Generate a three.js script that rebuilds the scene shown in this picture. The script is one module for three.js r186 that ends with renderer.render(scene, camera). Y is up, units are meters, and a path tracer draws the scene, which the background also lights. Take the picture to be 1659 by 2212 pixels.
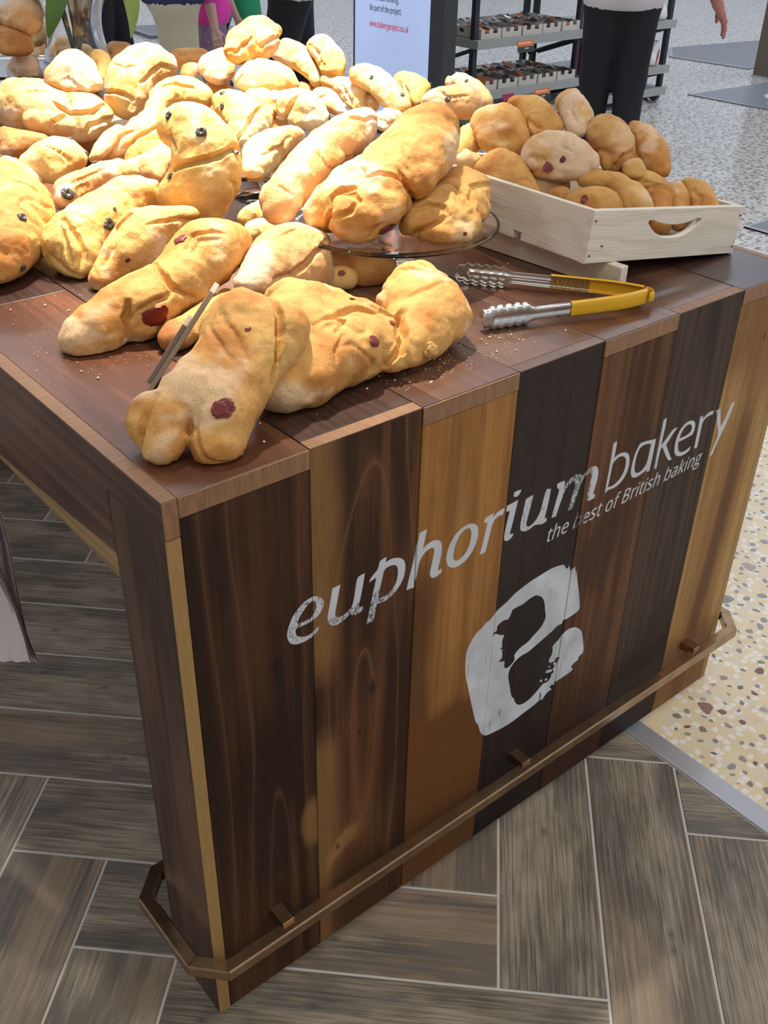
import * as THREE from 'three';
import { RoundedBoxGeometry } from 'three/addons/geometries/RoundedBoxGeometry.js';
import { mergeGeometries } from 'three/addons/utils/BufferGeometryUtils.js';
import { RectAreaLightUniformsLib } from 'three/addons/lights/RectAreaLightUniformsLib.js';

// ------------------------------------------------------------------ camera, light, exposure
const scene = new THREE.Scene();
scene.background = new THREE.Color(0x000000);
const camera = new THREE.PerspectiveCamera(53.716, 1659 / 2212, 0.05, 60);
camera.position.set(-0.3858, 1.4507, 0.8053);
camera.rotation.order = 'YXZ';
camera.rotation.set(-0.570247, -0.703165, 0.024081);
const renderer = new THREE.WebGLRenderer({ antialias: true });
renderer.toneMapping = THREE.LinearToneMapping;
renderer.toneMappingExposure = 1.0;
renderer.shadowMap.enabled = true;
RectAreaLightUniformsLib.init();

const CEIL = 4.2;
const PANEL_NITS = (x, z) => (x > 5 || z < -3 ? 9.5 : 7.4), PANEL_COLOR = 0xe9f1ff, NEAR_COLOR = 0xf6f3ee;
const PANELS = [];                                  // ceiling panels: x, z, width, depth
for (const x of [-2.6, 1.4, 5.4, 9.4, 13]) for (const z of [4.4, 1.3, -3.2, -7.6, -12.2]) PANELS.push([x, z, 2.4, 0.6]);
const SPOTS = [                                     // position, target, candela, half angle, softness
  [[0.98, 3.3, -1.35], [0.66, 1.0, -0.98], 140, 0.28, 1],
  [[0.72, 3.3, -0.98], [0.4, 0.92, -0.33], 54, 0.18, 1],
  [[0.3, 3.3, -1.25], [0.34, 0.92, -0.66], 16, 0.22, 1],
];
const SPOT_COLOR = 0xfff2df;

// ------------------------------------------------------------------ helpers
const names = new Map();
function numbered(n) { const k = names.get(n) || 0; names.set(n, k + 1); return k ? n + '_' + String(k).padStart(3, '0') : n; }
function tag(o, label, category, group, kind) {
  if (label) o.userData.label = label;
  if (category) o.userData.category = category;
  if (group) o.userData.group = group;
  if (kind) o.userData.kind = kind;
  return o;
}
function thing(name, label, category, group) { const g = new THREE.Group(); g.name = numbered(name); scene.add(g); return tag(g, label, category, group); }
function mesh(name, geo, mat, parent) {
  const m = new THREE.Mesh(geo, mat);
  m.name = parent === scene ? numbered(name) : name;
  m.castShadow = m.receiveShadow = true;
  parent.add(m);
  return m;
}
function struct(name) { const g = new THREE.Group(); g.name = name; g.userData.kind = 'structure'; scene.add(g); return g; }
let seedState = 12345;
const rnd = () => { seedState = (seedState * 1664525 + 1013904223) >>> 0; return seedState / 4294967296; };
const rr = (a, b) => a + (b - a) * rnd();
const mix = (a, b, t) => a + (b - a) * t;
const clamp = (v, a = 0, b = 1) => Math.min(b, Math.max(a, v));
const sstep = (a, b, v) => { const t = clamp((v - a) / (b - a)); return t * t * (3 - 2 * t); };
const mix3 = (a, b, t) => [mix(a[0], b[0], t), mix(a[1], b[1], t), mix(a[2], b[2], t)];
// value noise
function h2(ix, iy) { let h = Math.imul(ix, 374761393) + Math.imul(iy, 668265263) | 0; h = Math.imul(h ^ (h >>> 13), 1274126177); return ((h ^ (h >>> 16)) >>> 0) / 4294967296; }
function n2(x, y) {
  const ix = Math.floor(x), iy = Math.floor(y); let fx = x - ix, fy = y - iy; fx = fx * fx * (3 - 2 * fx); fy = fy * fy * (3 - 2 * fy);
  const a = h2(ix, iy), b = h2(ix + 1, iy), c = h2(ix, iy + 1), d = h2(ix + 1, iy + 1);
  return a + (b - a) * fx + (c - a) * fy + (a - b - c + d) * fx * fy;
}
function f2(x, y, o = 4) { let s = 0, a = 0.5, t = 0; for (let i = 0; i < o; i++) { s += a * n2(x, y); t += a; x = x * 2.03 + 17.1; y = y * 2.03 + 9.7; a *= 0.5; } return s / t; }
function h3(ix, iy, iz) { let h = Math.imul(ix, 374761393) + Math.imul(iy, 668265263) + Math.imul(iz, 2147483647 ^ 0x5bd1e995) | 0; h = Math.imul(h ^ (h >>> 13), 1274126177); h = Math.imul(h ^ (h >>> 15), 0x2c1b3c6d); return ((h ^ (h >>> 16)) >>> 0) / 4294967296; }
function n3(x, y, z) {
  const ix = Math.floor(x), iy = Math.floor(y), iz = Math.floor(z); let fx = x - ix, fy = y - iy, fz = z - iz;
  fx = fx * fx * (3 - 2 * fx); fy = fy * fy * (3 - 2 * fy); fz = fz * fz * (3 - 2 * fz);
  const l = (a, b, t) => a + (b - a) * t;
  return l(l(l(h3(ix, iy, iz), h3(ix + 1, iy, iz), fx), l(h3(ix, iy + 1, iz), h3(ix + 1, iy + 1, iz), fx), fy),
    l(l(h3(ix, iy, iz + 1), h3(ix + 1, iy, iz + 1), fx), l(h3(ix, iy + 1, iz + 1), h3(ix + 1, iy + 1, iz + 1), fx), fy), fz);
}
function f3(x, y, z, o = 3) { let s = 0, a = 0.5, t = 0; for (let i = 0; i < o; i++) { s += a * n3(x, y, z); t += a; x = x * 2.03 + 7.1; y = y * 2.03 + 3.7; z = z * 2.03 + 5.3; a *= 0.5; } return s / t; }
const toS = (v) => { v = clamp(v); return 255 * (v <= 0.0031308 ? v * 12.92 : 1.055 * Math.pow(v, 1 / 2.4) - 0.055); };
function tex(w, h, fn, color = true) {               // fn(u, v) -> [r, g, b] linear (colour) or a number (data)
  const d = new Uint8Array(w * h * 4);
  for (let y = 0; y < h; y++) for (let x = 0; x < w; x++) {
    const c = fn((x + 0.5) / w, (y + 0.5) / h), i = (y * w + x) * 4;
    if (color) { d[i] = toS(c[0]); d[i + 1] = toS(c[1]); d[i + 2] = toS(c[2]); } else { const v = clamp(c) * 255; d[i] = d[i + 1] = d[i + 2] = v; }
    d[i + 3] = 255;
  }
  const t = new THREE.DataTexture(d, w, h, THREE.RGBAFormat);
  t.wrapS = t.wrapT = THREE.RepeatWrapping; t.magFilter = THREE.LinearFilter; t.minFilter = THREE.LinearMipmapLinearFilter; t.generateMipmaps = true;
  if (color) t.colorSpace = THREE.SRGBColorSpace;
  t.needsUpdate = true;
  return t;
}
function canvasTex(w, h, draw) {
  const c = document.createElement('canvas'); c.width = w; c.height = h;
  draw(c.getContext('2d'), w, h);
  const t = new THREE.CanvasTexture(c); t.colorSpace = THREE.SRGBColorSpace; t.magFilter = THREE.LinearFilter;
  return t;
}
const lin = (r, g, b) => new THREE.Color().setRGB(r, g, b);
function std(color, rough = 0.6, o = {}) { return new THREE.MeshStandardMaterial({ color: Array.isArray(color) ? lin(...color) : color, roughness: rough, ...o }); }
// uv by the main direction of each face, in metres times scale; turn swaps u and v
function boxUV(g, su = 1, sv = su, swap = false, ou = 0, ov = 0) {
  if (g.index) g = g.toNonIndexed();
  const p = g.attributes.position, uv = new Float32Array(p.count * 2), A = new THREE.Vector3(), B = new THREE.Vector3(), C = new THREE.Vector3();
  for (let i = 0; i < p.count; i += 3) {
    A.fromBufferAttribute(p, i); B.fromBufferAttribute(p, i + 1); C.fromBufferAttribute(p, i + 2);
    const n = B.clone().sub(A).cross(C.clone().sub(A)), ax = Math.abs(n.x), ay = Math.abs(n.y), az = Math.abs(n.z);
    for (let k = 0; k < 3; k++) {
      const v = [A, B, C][k];
      let [a, b] = az >= ax && az >= ay ? [v.x, v.y] : ax >= ay ? [v.z, v.y] : [v.x, v.z];
      if (swap) [a, b] = [b, a];
      uv[(i + k) * 2] = a * su + ou; uv[(i + k) * 2 + 1] = b * sv + ov;
    }
  }
  g.setAttribute('uv', new THREE.BufferAttribute(uv, 2));
  return g;
}
function rbox(x0, x1, y0, y1, z0, z1, r = 0.0012) {
  const g = new RoundedBoxGeometry(x1 - x0, y1 - y0, z1 - z0, 1, r);
  g.translate((x0 + x1) / 2, (y0 + y1) / 2, (z0 + z1) / 2);
  return g;
}
function extr(points, depth, bevel = 0, holes = []) {
  const s = new THREE.Shape(points.map((p) => new THREE.Vector2(p[0], p[1])));
  for (const h of holes) s.holes.push(new THREE.Path(h.map((p) => new THREE.Vector2(p[0], p[1]))));
  return new THREE.ExtrudeGeometry(s, { depth, bevelEnabled: bevel > 0, bevelSize: bevel, bevelThickness: bevel, bevelOffset: -bevel, bevelSegments: 1, curveSegments: 12 });
}
function tube(points, r, seg = 24, rad = 8, closed = false) {
  return new THREE.TubeGeometry(new THREE.CatmullRomCurve3(points.map((p) => new THREE.Vector3(...p)), closed), seg, r, rad, closed);
}
// surface of a distance field on a grid
function surface(sdf, lo, hi, cell) {
  const nx = Math.ceil((hi[0] - lo[0]) / cell) + 1, ny = Math.ceil((hi[1] - lo[1]) / cell) + 1, nz = Math.ceil((hi[2] - lo[2]) / cell) + 1;
  const f = new Float32Array(nx * ny * nz), id = new Int32Array(nx * ny * nz).fill(-1), pos = [], tri = [];
  for (let k = 0, i = 0; k < nz; k++) for (let j = 0; j < ny; j++) for (let x = 0; x < nx; x++, i++) f[i] = sdf(lo[0] + x * cell, lo[1] + j * cell, lo[2] + k * cell);
  const sx = 1, sy = nx, sz = nx * ny, off = [0, sx, sy, sx + sy, sz, sz + sx, sz + sy, sz + sx + sy];
  const E = [[0, 1], [2, 3], [4, 5], [6, 7], [0, 2], [1, 3], [4, 6], [5, 7], [0, 4], [1, 5], [2, 6], [3, 7]];
  for (let k = 0; k < nz - 1; k++) for (let j = 0; j < ny - 1; j++) for (let x = 0; x < nx - 1; x++) {
    const b = x + j * sy + k * sz; let m = 0;
    for (let q = 0; q < 8; q++) if (f[b + off[q]] < 0) m |= 1 << q;
    if (m === 0 || m === 255) continue;
    let px = 0, py = 0, pz = 0, c = 0;
    for (const [p, q] of E) {
      if (((m >> p) & 1) === ((m >> q) & 1)) continue;
      const a = f[b + off[p]], t = a / (a - f[b + off[q]]);
      px += (p & 1) + t * ((q & 1) - (p & 1)); py += ((p >> 1) & 1) + t * (((q >> 1) & 1) - ((p >> 1) & 1)); pz += (p >> 2) + t * ((q >> 2) - (p >> 2)); c++;
    }
    id[b] = pos.length / 3;
    pos.push(lo[0] + (x + px / c) * cell, lo[1] + (j + py / c) * cell, lo[2] + (k + pz / c) * cell);
  }
  const quad = (a, b, c, d, flip) => { if (a < 0 || b < 0 || c < 0 || d < 0) return; if (flip) tri.push(a, c, b, a, d, c); else tri.push(a, b, c, a, c, d); };
  for (let k = 1; k < nz - 1; k++) for (let j = 1; j < ny - 1; j++) for (let x = 1; x < nx - 1; x++) {
    const b = x + j * sy + k * sz, s = f[b] < 0;
    if (s !== (f[b + sx] < 0)) quad(id[b], id[b - sy], id[b - sy - sz], id[b - sz], !s);
    if (s !== (f[b + sy] < 0)) quad(id[b], id[b - sz], id[b - sx - sz], id[b - sx], !s);
    if (s !== (f[b + sz] < 0)) quad(id[b], id[b - sx], id[b - sx - sy], id[b - sy], !s);
  }
  return { pos, tri };
}
function gradient(sdf, x, y, z, e) {
  const g = [sdf(x + e, y, z) - sdf(x - e, y, z), sdf(x, y + e, z) - sdf(x, y - e, z), sdf(x, y, z + e) - sdf(x, y, z - e)], l = Math.hypot(...g) || 1;
  return [g[0] / l, g[1] / l, g[2] / l];
}
// geometry of a field: smooth normals, uv by main direction in metres times uvs, optional vertex colours
function fieldGeometry(sdf, lo, hi, cell, uvs, colorFn, e = cell * 0.6) {
  const { pos, tri } = surface(sdf, lo, hi, cell), nv = pos.length / 3, nor = new Float32Array(nv * 3), col = colorFn ? new Float32Array(nv * 3) : null;
  for (let i = 0; i < nv; i++) {
    const x = pos[i * 3], y = pos[i * 3 + 1], z = pos[i * 3 + 2], g = gradient(sdf, x, y, z, e);
    nor.set(g, i * 3);
    if (col) col.set(colorFn(x, y, z), i * 3);
  }
  const n = tri.length, P = new Float32Array(n * 3), N = new Float32Array(n * 3), U = new Float32Array(n * 2), C = col ? new Float32Array(n * 3) : null;
  for (let t = 0; t < n; t += 3) {
    const s = [0, 0, 0];
    for (let k = 0; k < 3; k++) for (let q = 0; q < 3; q++) s[q] += nor[tri[t + k] * 3 + q];
    const ax = Math.abs(s[0]), ay = Math.abs(s[1]), az = Math.abs(s[2]), m = ay >= ax && ay >= az ? 1 : ax >= az ? 0 : 2;
    for (let k = 0; k < 3; k++) {
      const v = tri[t + k];
      for (let q = 0; q < 3; q++) { P[(t + k) * 3 + q] = pos[v * 3 + q]; N[(t + k) * 3 + q] = nor[v * 3 + q]; if (C) C[(t + k) * 3 + q] = col[v * 3 + q]; }
      U[(t + k) * 2] = (m === 0 ? pos[v * 3 + 2] : pos[v * 3]) * uvs; U[(t + k) * 2 + 1] = (m === 1 ? pos[v * 3 + 2] : pos[v * 3 + 1]) * uvs;
    }
  }
  const g = new THREE.BufferGeometry();
  g.setAttribute('position', new THREE.BufferAttribute(P, 3)); g.setAttribute('normal', new THREE.BufferAttribute(N, 3)); g.setAttribute('uv', new THREE.BufferAttribute(U, 2));
  if (C) g.setAttribute('color', new THREE.BufferAttribute(C, 3));
  return g;
}
const smin = (a, b, k) => { const h = Math.max(k - Math.abs(a - b), 0) / k; return Math.min(a, b) - h * h * k * 0.25; };
// smooth union of tapered capsules; nodes [x, y, z, r], bones [i, j]
function capsules(nodes, bones, k) {
  const B = bones.map(([i, j]) => { const a = nodes[i], b = nodes[j], d = [b[0] - a[0], b[1] - a[1], b[2] - a[2]]; return [...a, ...d, b[3] - a[3], 1 / Math.max(1e-9, d[0] * d[0] + d[1] * d[1] + d[2] * d[2])]; });
  return (x, y, z) => {
    let s = 1e9;
    for (const q of B) {
      const ux = x - q[0], uy = y - q[1], uz = z - q[2]; let t = (ux * q[4] + uy * q[5] + uz * q[6]) * q[8]; t = t < 0 ? 0 : t > 1 ? 1 : t;
      const dx = ux - t * q[4], dy = uy - t * q[5], dz = uz - t * q[6], d = Math.sqrt(dx * dx + dy * dy + dz * dz) - q[3] - t * q[7];
      s = s > 1e8 ? d : smin(s, d, k);
    }
    return s;
  };
}
function bounds(nodes, pad) {
  const lo = [1e9, 1e9, 1e9], hi = [-1e9, -1e9, -1e9];
  for (const n of nodes) for (let q = 0; q < 3; q++) { lo[q] = Math.min(lo[q], n[q] - n[3] - pad); hi[q] = Math.max(hi[q], n[q] + n[3] + pad); }
  return [lo, hi];
}

// ------------------------------------------------------------------ the hall: ceiling, walls, lamps
const X0 = -6, X1 = 15.5, Z0 = -15, Z1 = 6;
const wallMat = std([0.62, 0.64, 0.67], 0.8), ceilMat = std([0.7, 0.71, 0.73], 0.85);
{
  const box = (n, g, m) => { const o = mesh(n, g, m, scene); o.userData.kind = 'structure'; return o; };
  box('ceiling', rbox(X0 - 0.2, X1 + 0.2, CEIL, CEIL + 0.2, Z0 - 0.2, Z1 + 0.2, 0.01), ceilMat);
  box('wall_left', rbox(X0 - 0.2, X0, -0.1, CEIL, Z0, Z1, 0.01), wallMat);
  box('wall_right', rbox(X1, X1 + 0.2, -0.1, CEIL, Z0, Z1, 0.01), wallMat);
  box('wall_back', rbox(X0 - 0.2, X1 + 0.2, -0.1, CEIL, Z0 - 0.2, Z0, 0.01), wallMat);
  box('wall_front', rbox(X0 - 0.2, X1 + 0.2, -0.1, CEIL, Z1, Z1 + 0.2, 0.01), wallMat);
}
{
  const frameM = std([0.55, 0.55, 0.56], 0.4), glows = [PANEL_COLOR, NEAR_COLOR].map((c) => new THREE.MeshStandardMaterial({ color: 0xffffff, emissive: c, emissiveIntensity: 2.2, roughness: 0.6 }));
  for (const [x, z, w, d] of PANELS) {
    const t = thing('ceiling_light', 'flush white ceiling light panel of the hall, above the picture', 'ceiling light', 'ceiling light panels');
    t.position.set(x, CEIL, z);
    mesh('frame', extr([[-w / 2 - 0.04, -d / 2 - 0.04], [w / 2 + 0.04, -d / 2 - 0.04], [w / 2 + 0.04, d / 2 + 0.04], [-w / 2 - 0.04, d / 2 + 0.04]], 0.03, 0, [[[-w / 2, -d / 2], [-w / 2, d / 2], [w / 2, d / 2], [w / 2, -d / 2]]]).rotateX(Math.PI / 2), frameM, t);
    mesh('diffuser', new THREE.BoxGeometry(w, 0.012, d).translate(0, -0.012, 0), glows[x > 5 || z < -3 ? 0 : 1], t);
    const l = new THREE.RectAreaLight(x > 5 || z < -3 ? PANEL_COLOR : NEAR_COLOR, PANEL_NITS(x, z), w, d);
    l.position.set(0, -0.022, 0); l.rotation.x = -Math.PI / 2; t.add(l);
  }
  const black = std([0.03, 0.03, 0.032], 0.45), lens = new THREE.MeshStandardMaterial({ color: 0xffffff, emissive: SPOT_COLOR, emissiveIntensity: 4, roughness: 0.4 });
  for (const [p, q, cd, a, pen] of SPOTS) {
    const t = thing('spotlight', 'black cylindrical spotlight hanging over the bread counter, above the picture', 'spotlight', 'spotlights over the counter');
    t.position.set(...p);
    const dir = new THREE.Vector3(...q).sub(t.position).normalize(), quat = new THREE.Quaternion().setFromUnitVectors(new THREE.Vector3(0, -1, 0), dir);
    const can = mesh('housing', new THREE.LatheGeometry([[0, 0.2], [0.05, 0.2], [0.06, 0.19], [0.06, 0], [0.052, 0], [0.05, 0.02], [0, 0.02]].map((v) => new THREE.Vector2(...v)), 24), black, t); can.quaternion.copy(quat);
    const le = mesh('lens', new THREE.CylinderGeometry(0.048, 0.048, 0.004, 24), lens, t); le.quaternion.copy(quat); le.position.copy(dir).multiplyScalar(-0.01);
    mesh('drop_rod', new THREE.CylinderGeometry(0.008, 0.008, CEIL - p[1] - 0.15, 10).translate(0, (CEIL - p[1] + 0.15) / 2, 0), black, t);
    const l = new THREE.SpotLight(SPOT_COLOR, cd, 0, a, pen, 2);
    l.position.copy(dir).multiplyScalar(0.03); l.castShadow = true; l.shadow.radius = 2.5; l.shadow.mapSize.set(2048, 2048); t.add(l);
    l.target.position.copy(dir).multiplyScalar(2); t.add(l.target);
  }
}

// ------------------------------------------------------------------ the floor: wood-look tiles laid in herringbone, metal trim, terrazzo
const floor = struct('floor');
const EDGE = 0.941, TRIM = 0.987;
{
  const W = 0.168, D0 = 0.0845, S0 = 0.4145, GAP = 0.0048, R2 = Math.SQRT1_2;
  // weathered wood print of the tiles, three prints; v runs along the tile
  const prints = [0, 1, 2].map((k) => {
    const seed = 40 + k * 31, kn = [[0.05 + 0.03 * k, 0.21 + 0.1 * k], [0.11, 0.52 - 0.07 * k], [0.07, 0.61]];
    const height = (x, y) => {
      let wx = x, kk = 0;
      for (const [a, b] of kn) { const d = Math.hypot(x - a, (y - b) * 0.3), f = Math.exp(-(d * d) / 0.00022); wx += (x - a) * -0.75 * f; kk = Math.max(kk, Math.exp(-(((x - a) ** 2 + ((y - b) * 0.6) ** 2) / 0.00003))); }
      wx += 0.006 * (f2(x * 9 + seed, y * 2.2, 3) - 0.5);
      const t = Math.sqrt((wx - 0.085) ** 2 + (0.02 + 0.05 * f2(seed, y * 1.8, 2)) ** 2);
      const ring = 0.5 + 0.5 * Math.cos(t * 720 + 4 * f2(x * 4 + seed, y * 3, 2));
      const fine = n2(x * 520 + seed, y * 16), fine2 = n2(x * 1300, y * 40 + seed), patch = 0.55 * f2(x * 10 + seed, y * 3.4 + 3, 3) + 0.45 * f2(x * 34 + seed, y * 16, 4);
      return { ring: ring * sstep(0.38, 0.56, f2(x * 5 + seed * 2, y * 2.2, 2)), fine, fine2, patch, kk };
    };
    const map = tex(320, 1280, (u, v) => {
      const x = u * 0.168, y = v * 0.672, h = height(x, y), big = f2(x * 7 + seed * 3, y * 2.6, 3);
      let c = mix3([0.105, 0.085, 0.06], [0.34, 0.275, 0.198], clamp(0.3 + (h.patch - 0.5) * 2.3 + (h.fine - 0.5) * 0.75 + (h.fine2 - 0.5) * 0.45));
      c = mix3(c, [0.075, 0.063, 0.048], 0.42 * h.ring + 0.75 * h.kk);
      c = mix3(c, [0.28, 0.19, 0.12], 0.6 * sstep(0.5, 0.68, big));
      c = mix3(c, [0.085, 0.08, 0.07], 0.6 * sstep(0.55, 0.7, f2(x * 40 + seed, y * 5, 3)));
      return c;
    });
    const bump = tex(256, 1024, (u, v) => { const h = height(u * 0.168, v * 0.672); return clamp(0.6 - 0.45 * h.ring + 0.3 * (h.fine - 0.5) - 0.3 * h.kk); }, false);
    return new THREE.MeshStandardMaterial({ map, bumpMap: bump, bumpScale: 0.0014, roughness: 0.5 });
  });
  mesh('grout_bed', rbox(-3, EDGE + 0.02, -0.1, -0.0018, -3.4, 2.2, 0.0005), std([0.5, 0.47, 0.42], 0.85), floor);
  const L4 = 4 * W - GAP, W1 = W - GAP, rect = [[-L4 / 2, -W1 / 2], [L4 / 2, -W1 / 2], [L4 / 2, W1 / 2], [-L4 / 2, W1 / 2]];
  const tileGeo = (poly, ou, ov) => {                // polygon in the tile's own axes: x along, y across
    const g = extr(poly, 0.008, 0.0012).rotateX(-Math.PI / 2).translate(0, -0.0092, 0), p = g.attributes.position, uv = g.attributes.uv;
    for (let i = 0; i < p.count; i++) { const a = (p.getZ(i) + W / 2) / W, b = (p.getX(i) + L4 / 2) / L4; uv.setXY(i, ou ? 1 - a : a, ov ? 1 - b : b); }
    return g;
  };
  const full = [[0, 0], [1, 0], [0, 1], [1, 1]].map(([a, b]) => tileGeo(rect, a, b));
  const clipEdge = (poly, inside, cut) => {
    const out = [];
    poly.forEach((a, i) => { const b = poly[(i + 1) % poly.length], ia = inside(a), ib = inside(b); if (ia) out.push(a); if (ia !== ib) out.push(cut(a, b)); });
    return out;
  };
  let count = 0;
  const put = (cs, cd, along) => {                   // centre in s, d; along 's' or 'd'
    const x = (cs + cd) * R2, z = (cs - cd) * R2;
    if (x < -2.2 || x > 1.4 || z > 1.9 || z < -3.1) return;
    const ang = along === 's' ? -Math.PI / 4 : Math.PI / 4, ca = Math.cos(ang), sa = Math.sin(ang);
    const wx = (p) => x + ca * p[0] + sa * -p[1];    // the shape's y becomes -z, then the turn about y
    const inside = (p) => wx(p) < EDGE - 0.003;
    let geo, k = count++;
    if (rect.every(inside)) geo = full[(k * 5 + (k >> 1)) % 4];
    else {
      const poly = clipEdge(rect, inside, (a, b) => { const t = (EDGE - 0.003 - wx(a)) / (wx(b) - wx(a)); return [mix(a[0], b[0], t), mix(a[1], b[1], t)]; });
      if (poly.length < 3) return;
      let area = 0; poly.forEach((a, i) => { const b = poly[(i + 1) % poly.length]; area += a[0] * b[1] - a[1] * b[0]; });
      if (Math.abs(area) < 0.0008) return;
      geo = tileGeo(poly, k & 1, k & 2);
    }
    const m = mesh('tile', geo, prints[(k * 7 + (k >> 2)) % 3], floor);
    m.position.set(x, 0, z); m.rotation.y = ang;
  };
  for (let j = -18; j < 30; j++) for (let m = -4; m < 5; m++) {
    put(S0 - j * W + 8 * W * m - 2 * W, D0 + (j + 0.5) * W, 's');
    put(S0 + (j + 0.5) * W, D0 - j * W + 8 * W * m + 2 * W, 'd');
  }
}
// terrazzo
function cells(size, count, seed) {                  // jittered points for pebble shapes, wrapped
  const pts = [], n = Math.round(Math.sqrt(count));
  for (let i = 0; i < n; i++) for (let j = 0; j < n; j++) pts.push([(i + 0.15 + 0.7 * h2(i + seed, j)) / n, (j + 0.15 + 0.7 * h2(i, j + seed + 7)) / n, h2(i * 3 + seed, j * 5 + 1), h2(i * 7, j * 11 + seed)]);
  return { n, pts };
}
function terrazzo(size, per, chipShare, A, B) {
  const big = cells(1, per, 3), small = cells(1, per * 5, 19);
  const near = (c, u, v) => {
    const { n, pts } = c, i = Math.floor(u * n), j = Math.floor(v * n); let b = 9, b2 = 9, w = null;
    for (let a = -1; a < 2; a++) for (let e = -1; e < 2; e++) {
      const ii = (i + a + n) % n, jj = (j + e + n) % n, p = pts[ii * n + jj]; let dx = Math.abs(u - p[0]), dy = Math.abs(v - p[1]); dx = Math.min(dx, 1 - dx); dy = Math.min(dy, 1 - dy);
      const an = p[3] * 3.14, ca = Math.cos(an), sa = Math.sin(an), st = 1 + 0.7 * p[2], X = ((dx * ca + dy * sa) * st) * n, Y = (dy * ca - dx * sa) * n, d = Math.hypot(X, Y);
      if (d < b) { b2 = b; b = d; w = p; } else if (d < b2) b2 = d;
    }
    return [b, b2, w];
  };
  const greys = [[0.26, 0.25, 0.25], [0.16, 0.145, 0.14], [0.32, 0.27, 0.22], [0.22, 0.11, 0.09], [0.2, 0.19, 0.18], [0.36, 0.34, 0.34]];
  return tex(size, size, (u, v) => {
    let c = mix3(A, B, f2(u * 34, v * 34, 3));
    const [sb, sb2, sp] = near(small, u, v);
    if (sp[2] > 0.45 && sb2 - sb > 0.16 && sb < 0.52) c = mix3(c, sp[3] > 0.25 ? [0.78, 0.75, 0.7] : [0.6, 0.57, 0.53], 0.8);
    const [bb, bb2, bp] = near(big, u, v);
    if (bp[2] < chipShare && bb2 - bb > 0.14 + 0.25 * bp[3] && bb < 0.5) { c = greys[Math.floor(bp[3] * 97) % 6]; c = mix3(c, [c[0] * 1.25, c[1] * 1.25, c[2] * 1.25], f2(u * 300, v * 300, 2)); }
    return c;
  });
}
const terraNear = terrazzo(1024, 700, 0.05, [0.66, 0.52, 0.31], [0.74, 0.62, 0.42]), terraFar = terrazzo(1024, 1300, 0.6, [0.5, 0.48, 0.43], [0.58, 0.57, 0.54]);
const matNear = new THREE.MeshPhysicalMaterial({ map: terraNear, roughness: 0.3 }), matFar = new THREE.MeshPhysicalMaterial({ map: terraFar, roughness: 0.14 });
{
  const slab = (x0, x1, z0, z1, m, s) => mesh('terrazzo_slab', boxUV(rbox(x0, x1, -0.1, 0, z0, z1, 0.0004), s), m, floor);
  slab(TRIM - 0.002, 2.6, -1.9, 2.2, matNear, 1);
  slab(2.6, X1, Z0, Z1, matFar, 1); slab(TRIM - 0.002, 2.6, Z0, -1.9, matFar, 1); slab(TRIM - 0.002, 2.6, 2.2, Z1, matFar, 1);
  slab(X0, TRIM - 0.002, Z0, -3.4, matFar, 1); slab(X0, -3, -3.4, Z1, matFar, 1); slab(-3, TRIM - 0.002, 2.2, Z1, matFar, 1);
  // stone chips set flush in the near terrazzo
  const tones = [[0.26, 0.25, 0.26], [0.15, 0.14, 0.14], [0.31, 0.25, 0.2], [0.2, 0.09, 0.075], [0.22, 0.2, 0.18], [0.35, 0.34, 0.35], [0.24, 0.18, 0.15]].map((c) => std(c, 0.3));
  const shapes = [];
  for (let k = 0; k < 14; k++) {
    const n = 5 + (k % 4), pts = [], st = rr(0.5, 0.95);
    for (let i = 0; i < n; i++) { const a = (i + rr(-0.28, 0.28)) / n * 6.2832, r = rr(0.72, 1.05); pts.push([Math.cos(a) * r, Math.sin(a) * r * st]); }
    shapes.push(extr(pts, 0.002, 0).rotateX(-Math.PI / 2));
  }
  const chips = [];
  for (let tries = 0; tries < 60000 && chips.length < 3300; tries++) {
    const x = rr(TRIM + 0.012, 2.58), z = rr(-1.85, 0.9), r = 0.0052 + 0.0085 * Math.pow(rnd(), 1.5);
    if (x < 1.24 && z < 0.02 && z > -2.05) continue;
    if (f2(x * 5, z * 5, 2) < 0.36 * rnd()) continue;
    if (chips.every((c) => (c[0] - x) ** 2 + (c[1] - z) ** 2 > (c[2] + r + 0.0022) ** 2)) chips.push([x, z, r]);
  }
  chips.sort((a, b) => Math.hypot(a[0] + 0.4, a[1] - 0.8) - Math.hypot(b[0] + 0.4, b[1] - 0.8));
  const rest = [];
  const inView = (c) => c[0] > 1.0 && c[1] < 0.75;
  let made = 0;
  for (const [x, z, r] of chips) {
    const g = shapes[Math.floor(rnd() * shapes.length)], m = tones[Math.floor(rnd() * tones.length)], a = rnd() * 6.28;
    if (made < 290 && inView([x, z])) { const o = mesh('stone_chip', g, m, floor); o.position.set(x, -0.0016, z); o.scale.set(r, 1, r); o.rotation.y = a; made++; } else rest.push([x, z, r, a, g]);
  }
  const merged = mergeGeometries(rest.map(([x, z, r, a, g]) => g.clone().scale(r, 1, r).rotateY(a).translate(x, -0.0016, z)));
  mesh('stone_chips', merged, tones[0], floor).userData.kind = 'stuff';
}
{
  const brushed = tex(256, 256, (u, v) => { const n = 0.5 * n2(u * 90, v * 2) + 0.5 * n2(u * 240, v * 5 + 9); return [0.42 + 0.16 * n, 0.42 + 0.16 * n, 0.44 + 0.16 * n]; });
  const m = new THREE.MeshStandardMaterial({ map: brushed, metalness: 0.75, roughness: 0.42 });
  const o = mesh('trim_1', boxUV(rbox(EDGE, TRIM, -0.02, 0.0015, -3.4, 2.2, 0.0012), 8, 1), m, scene); o.userData.kind = 'structure';
}

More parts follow.
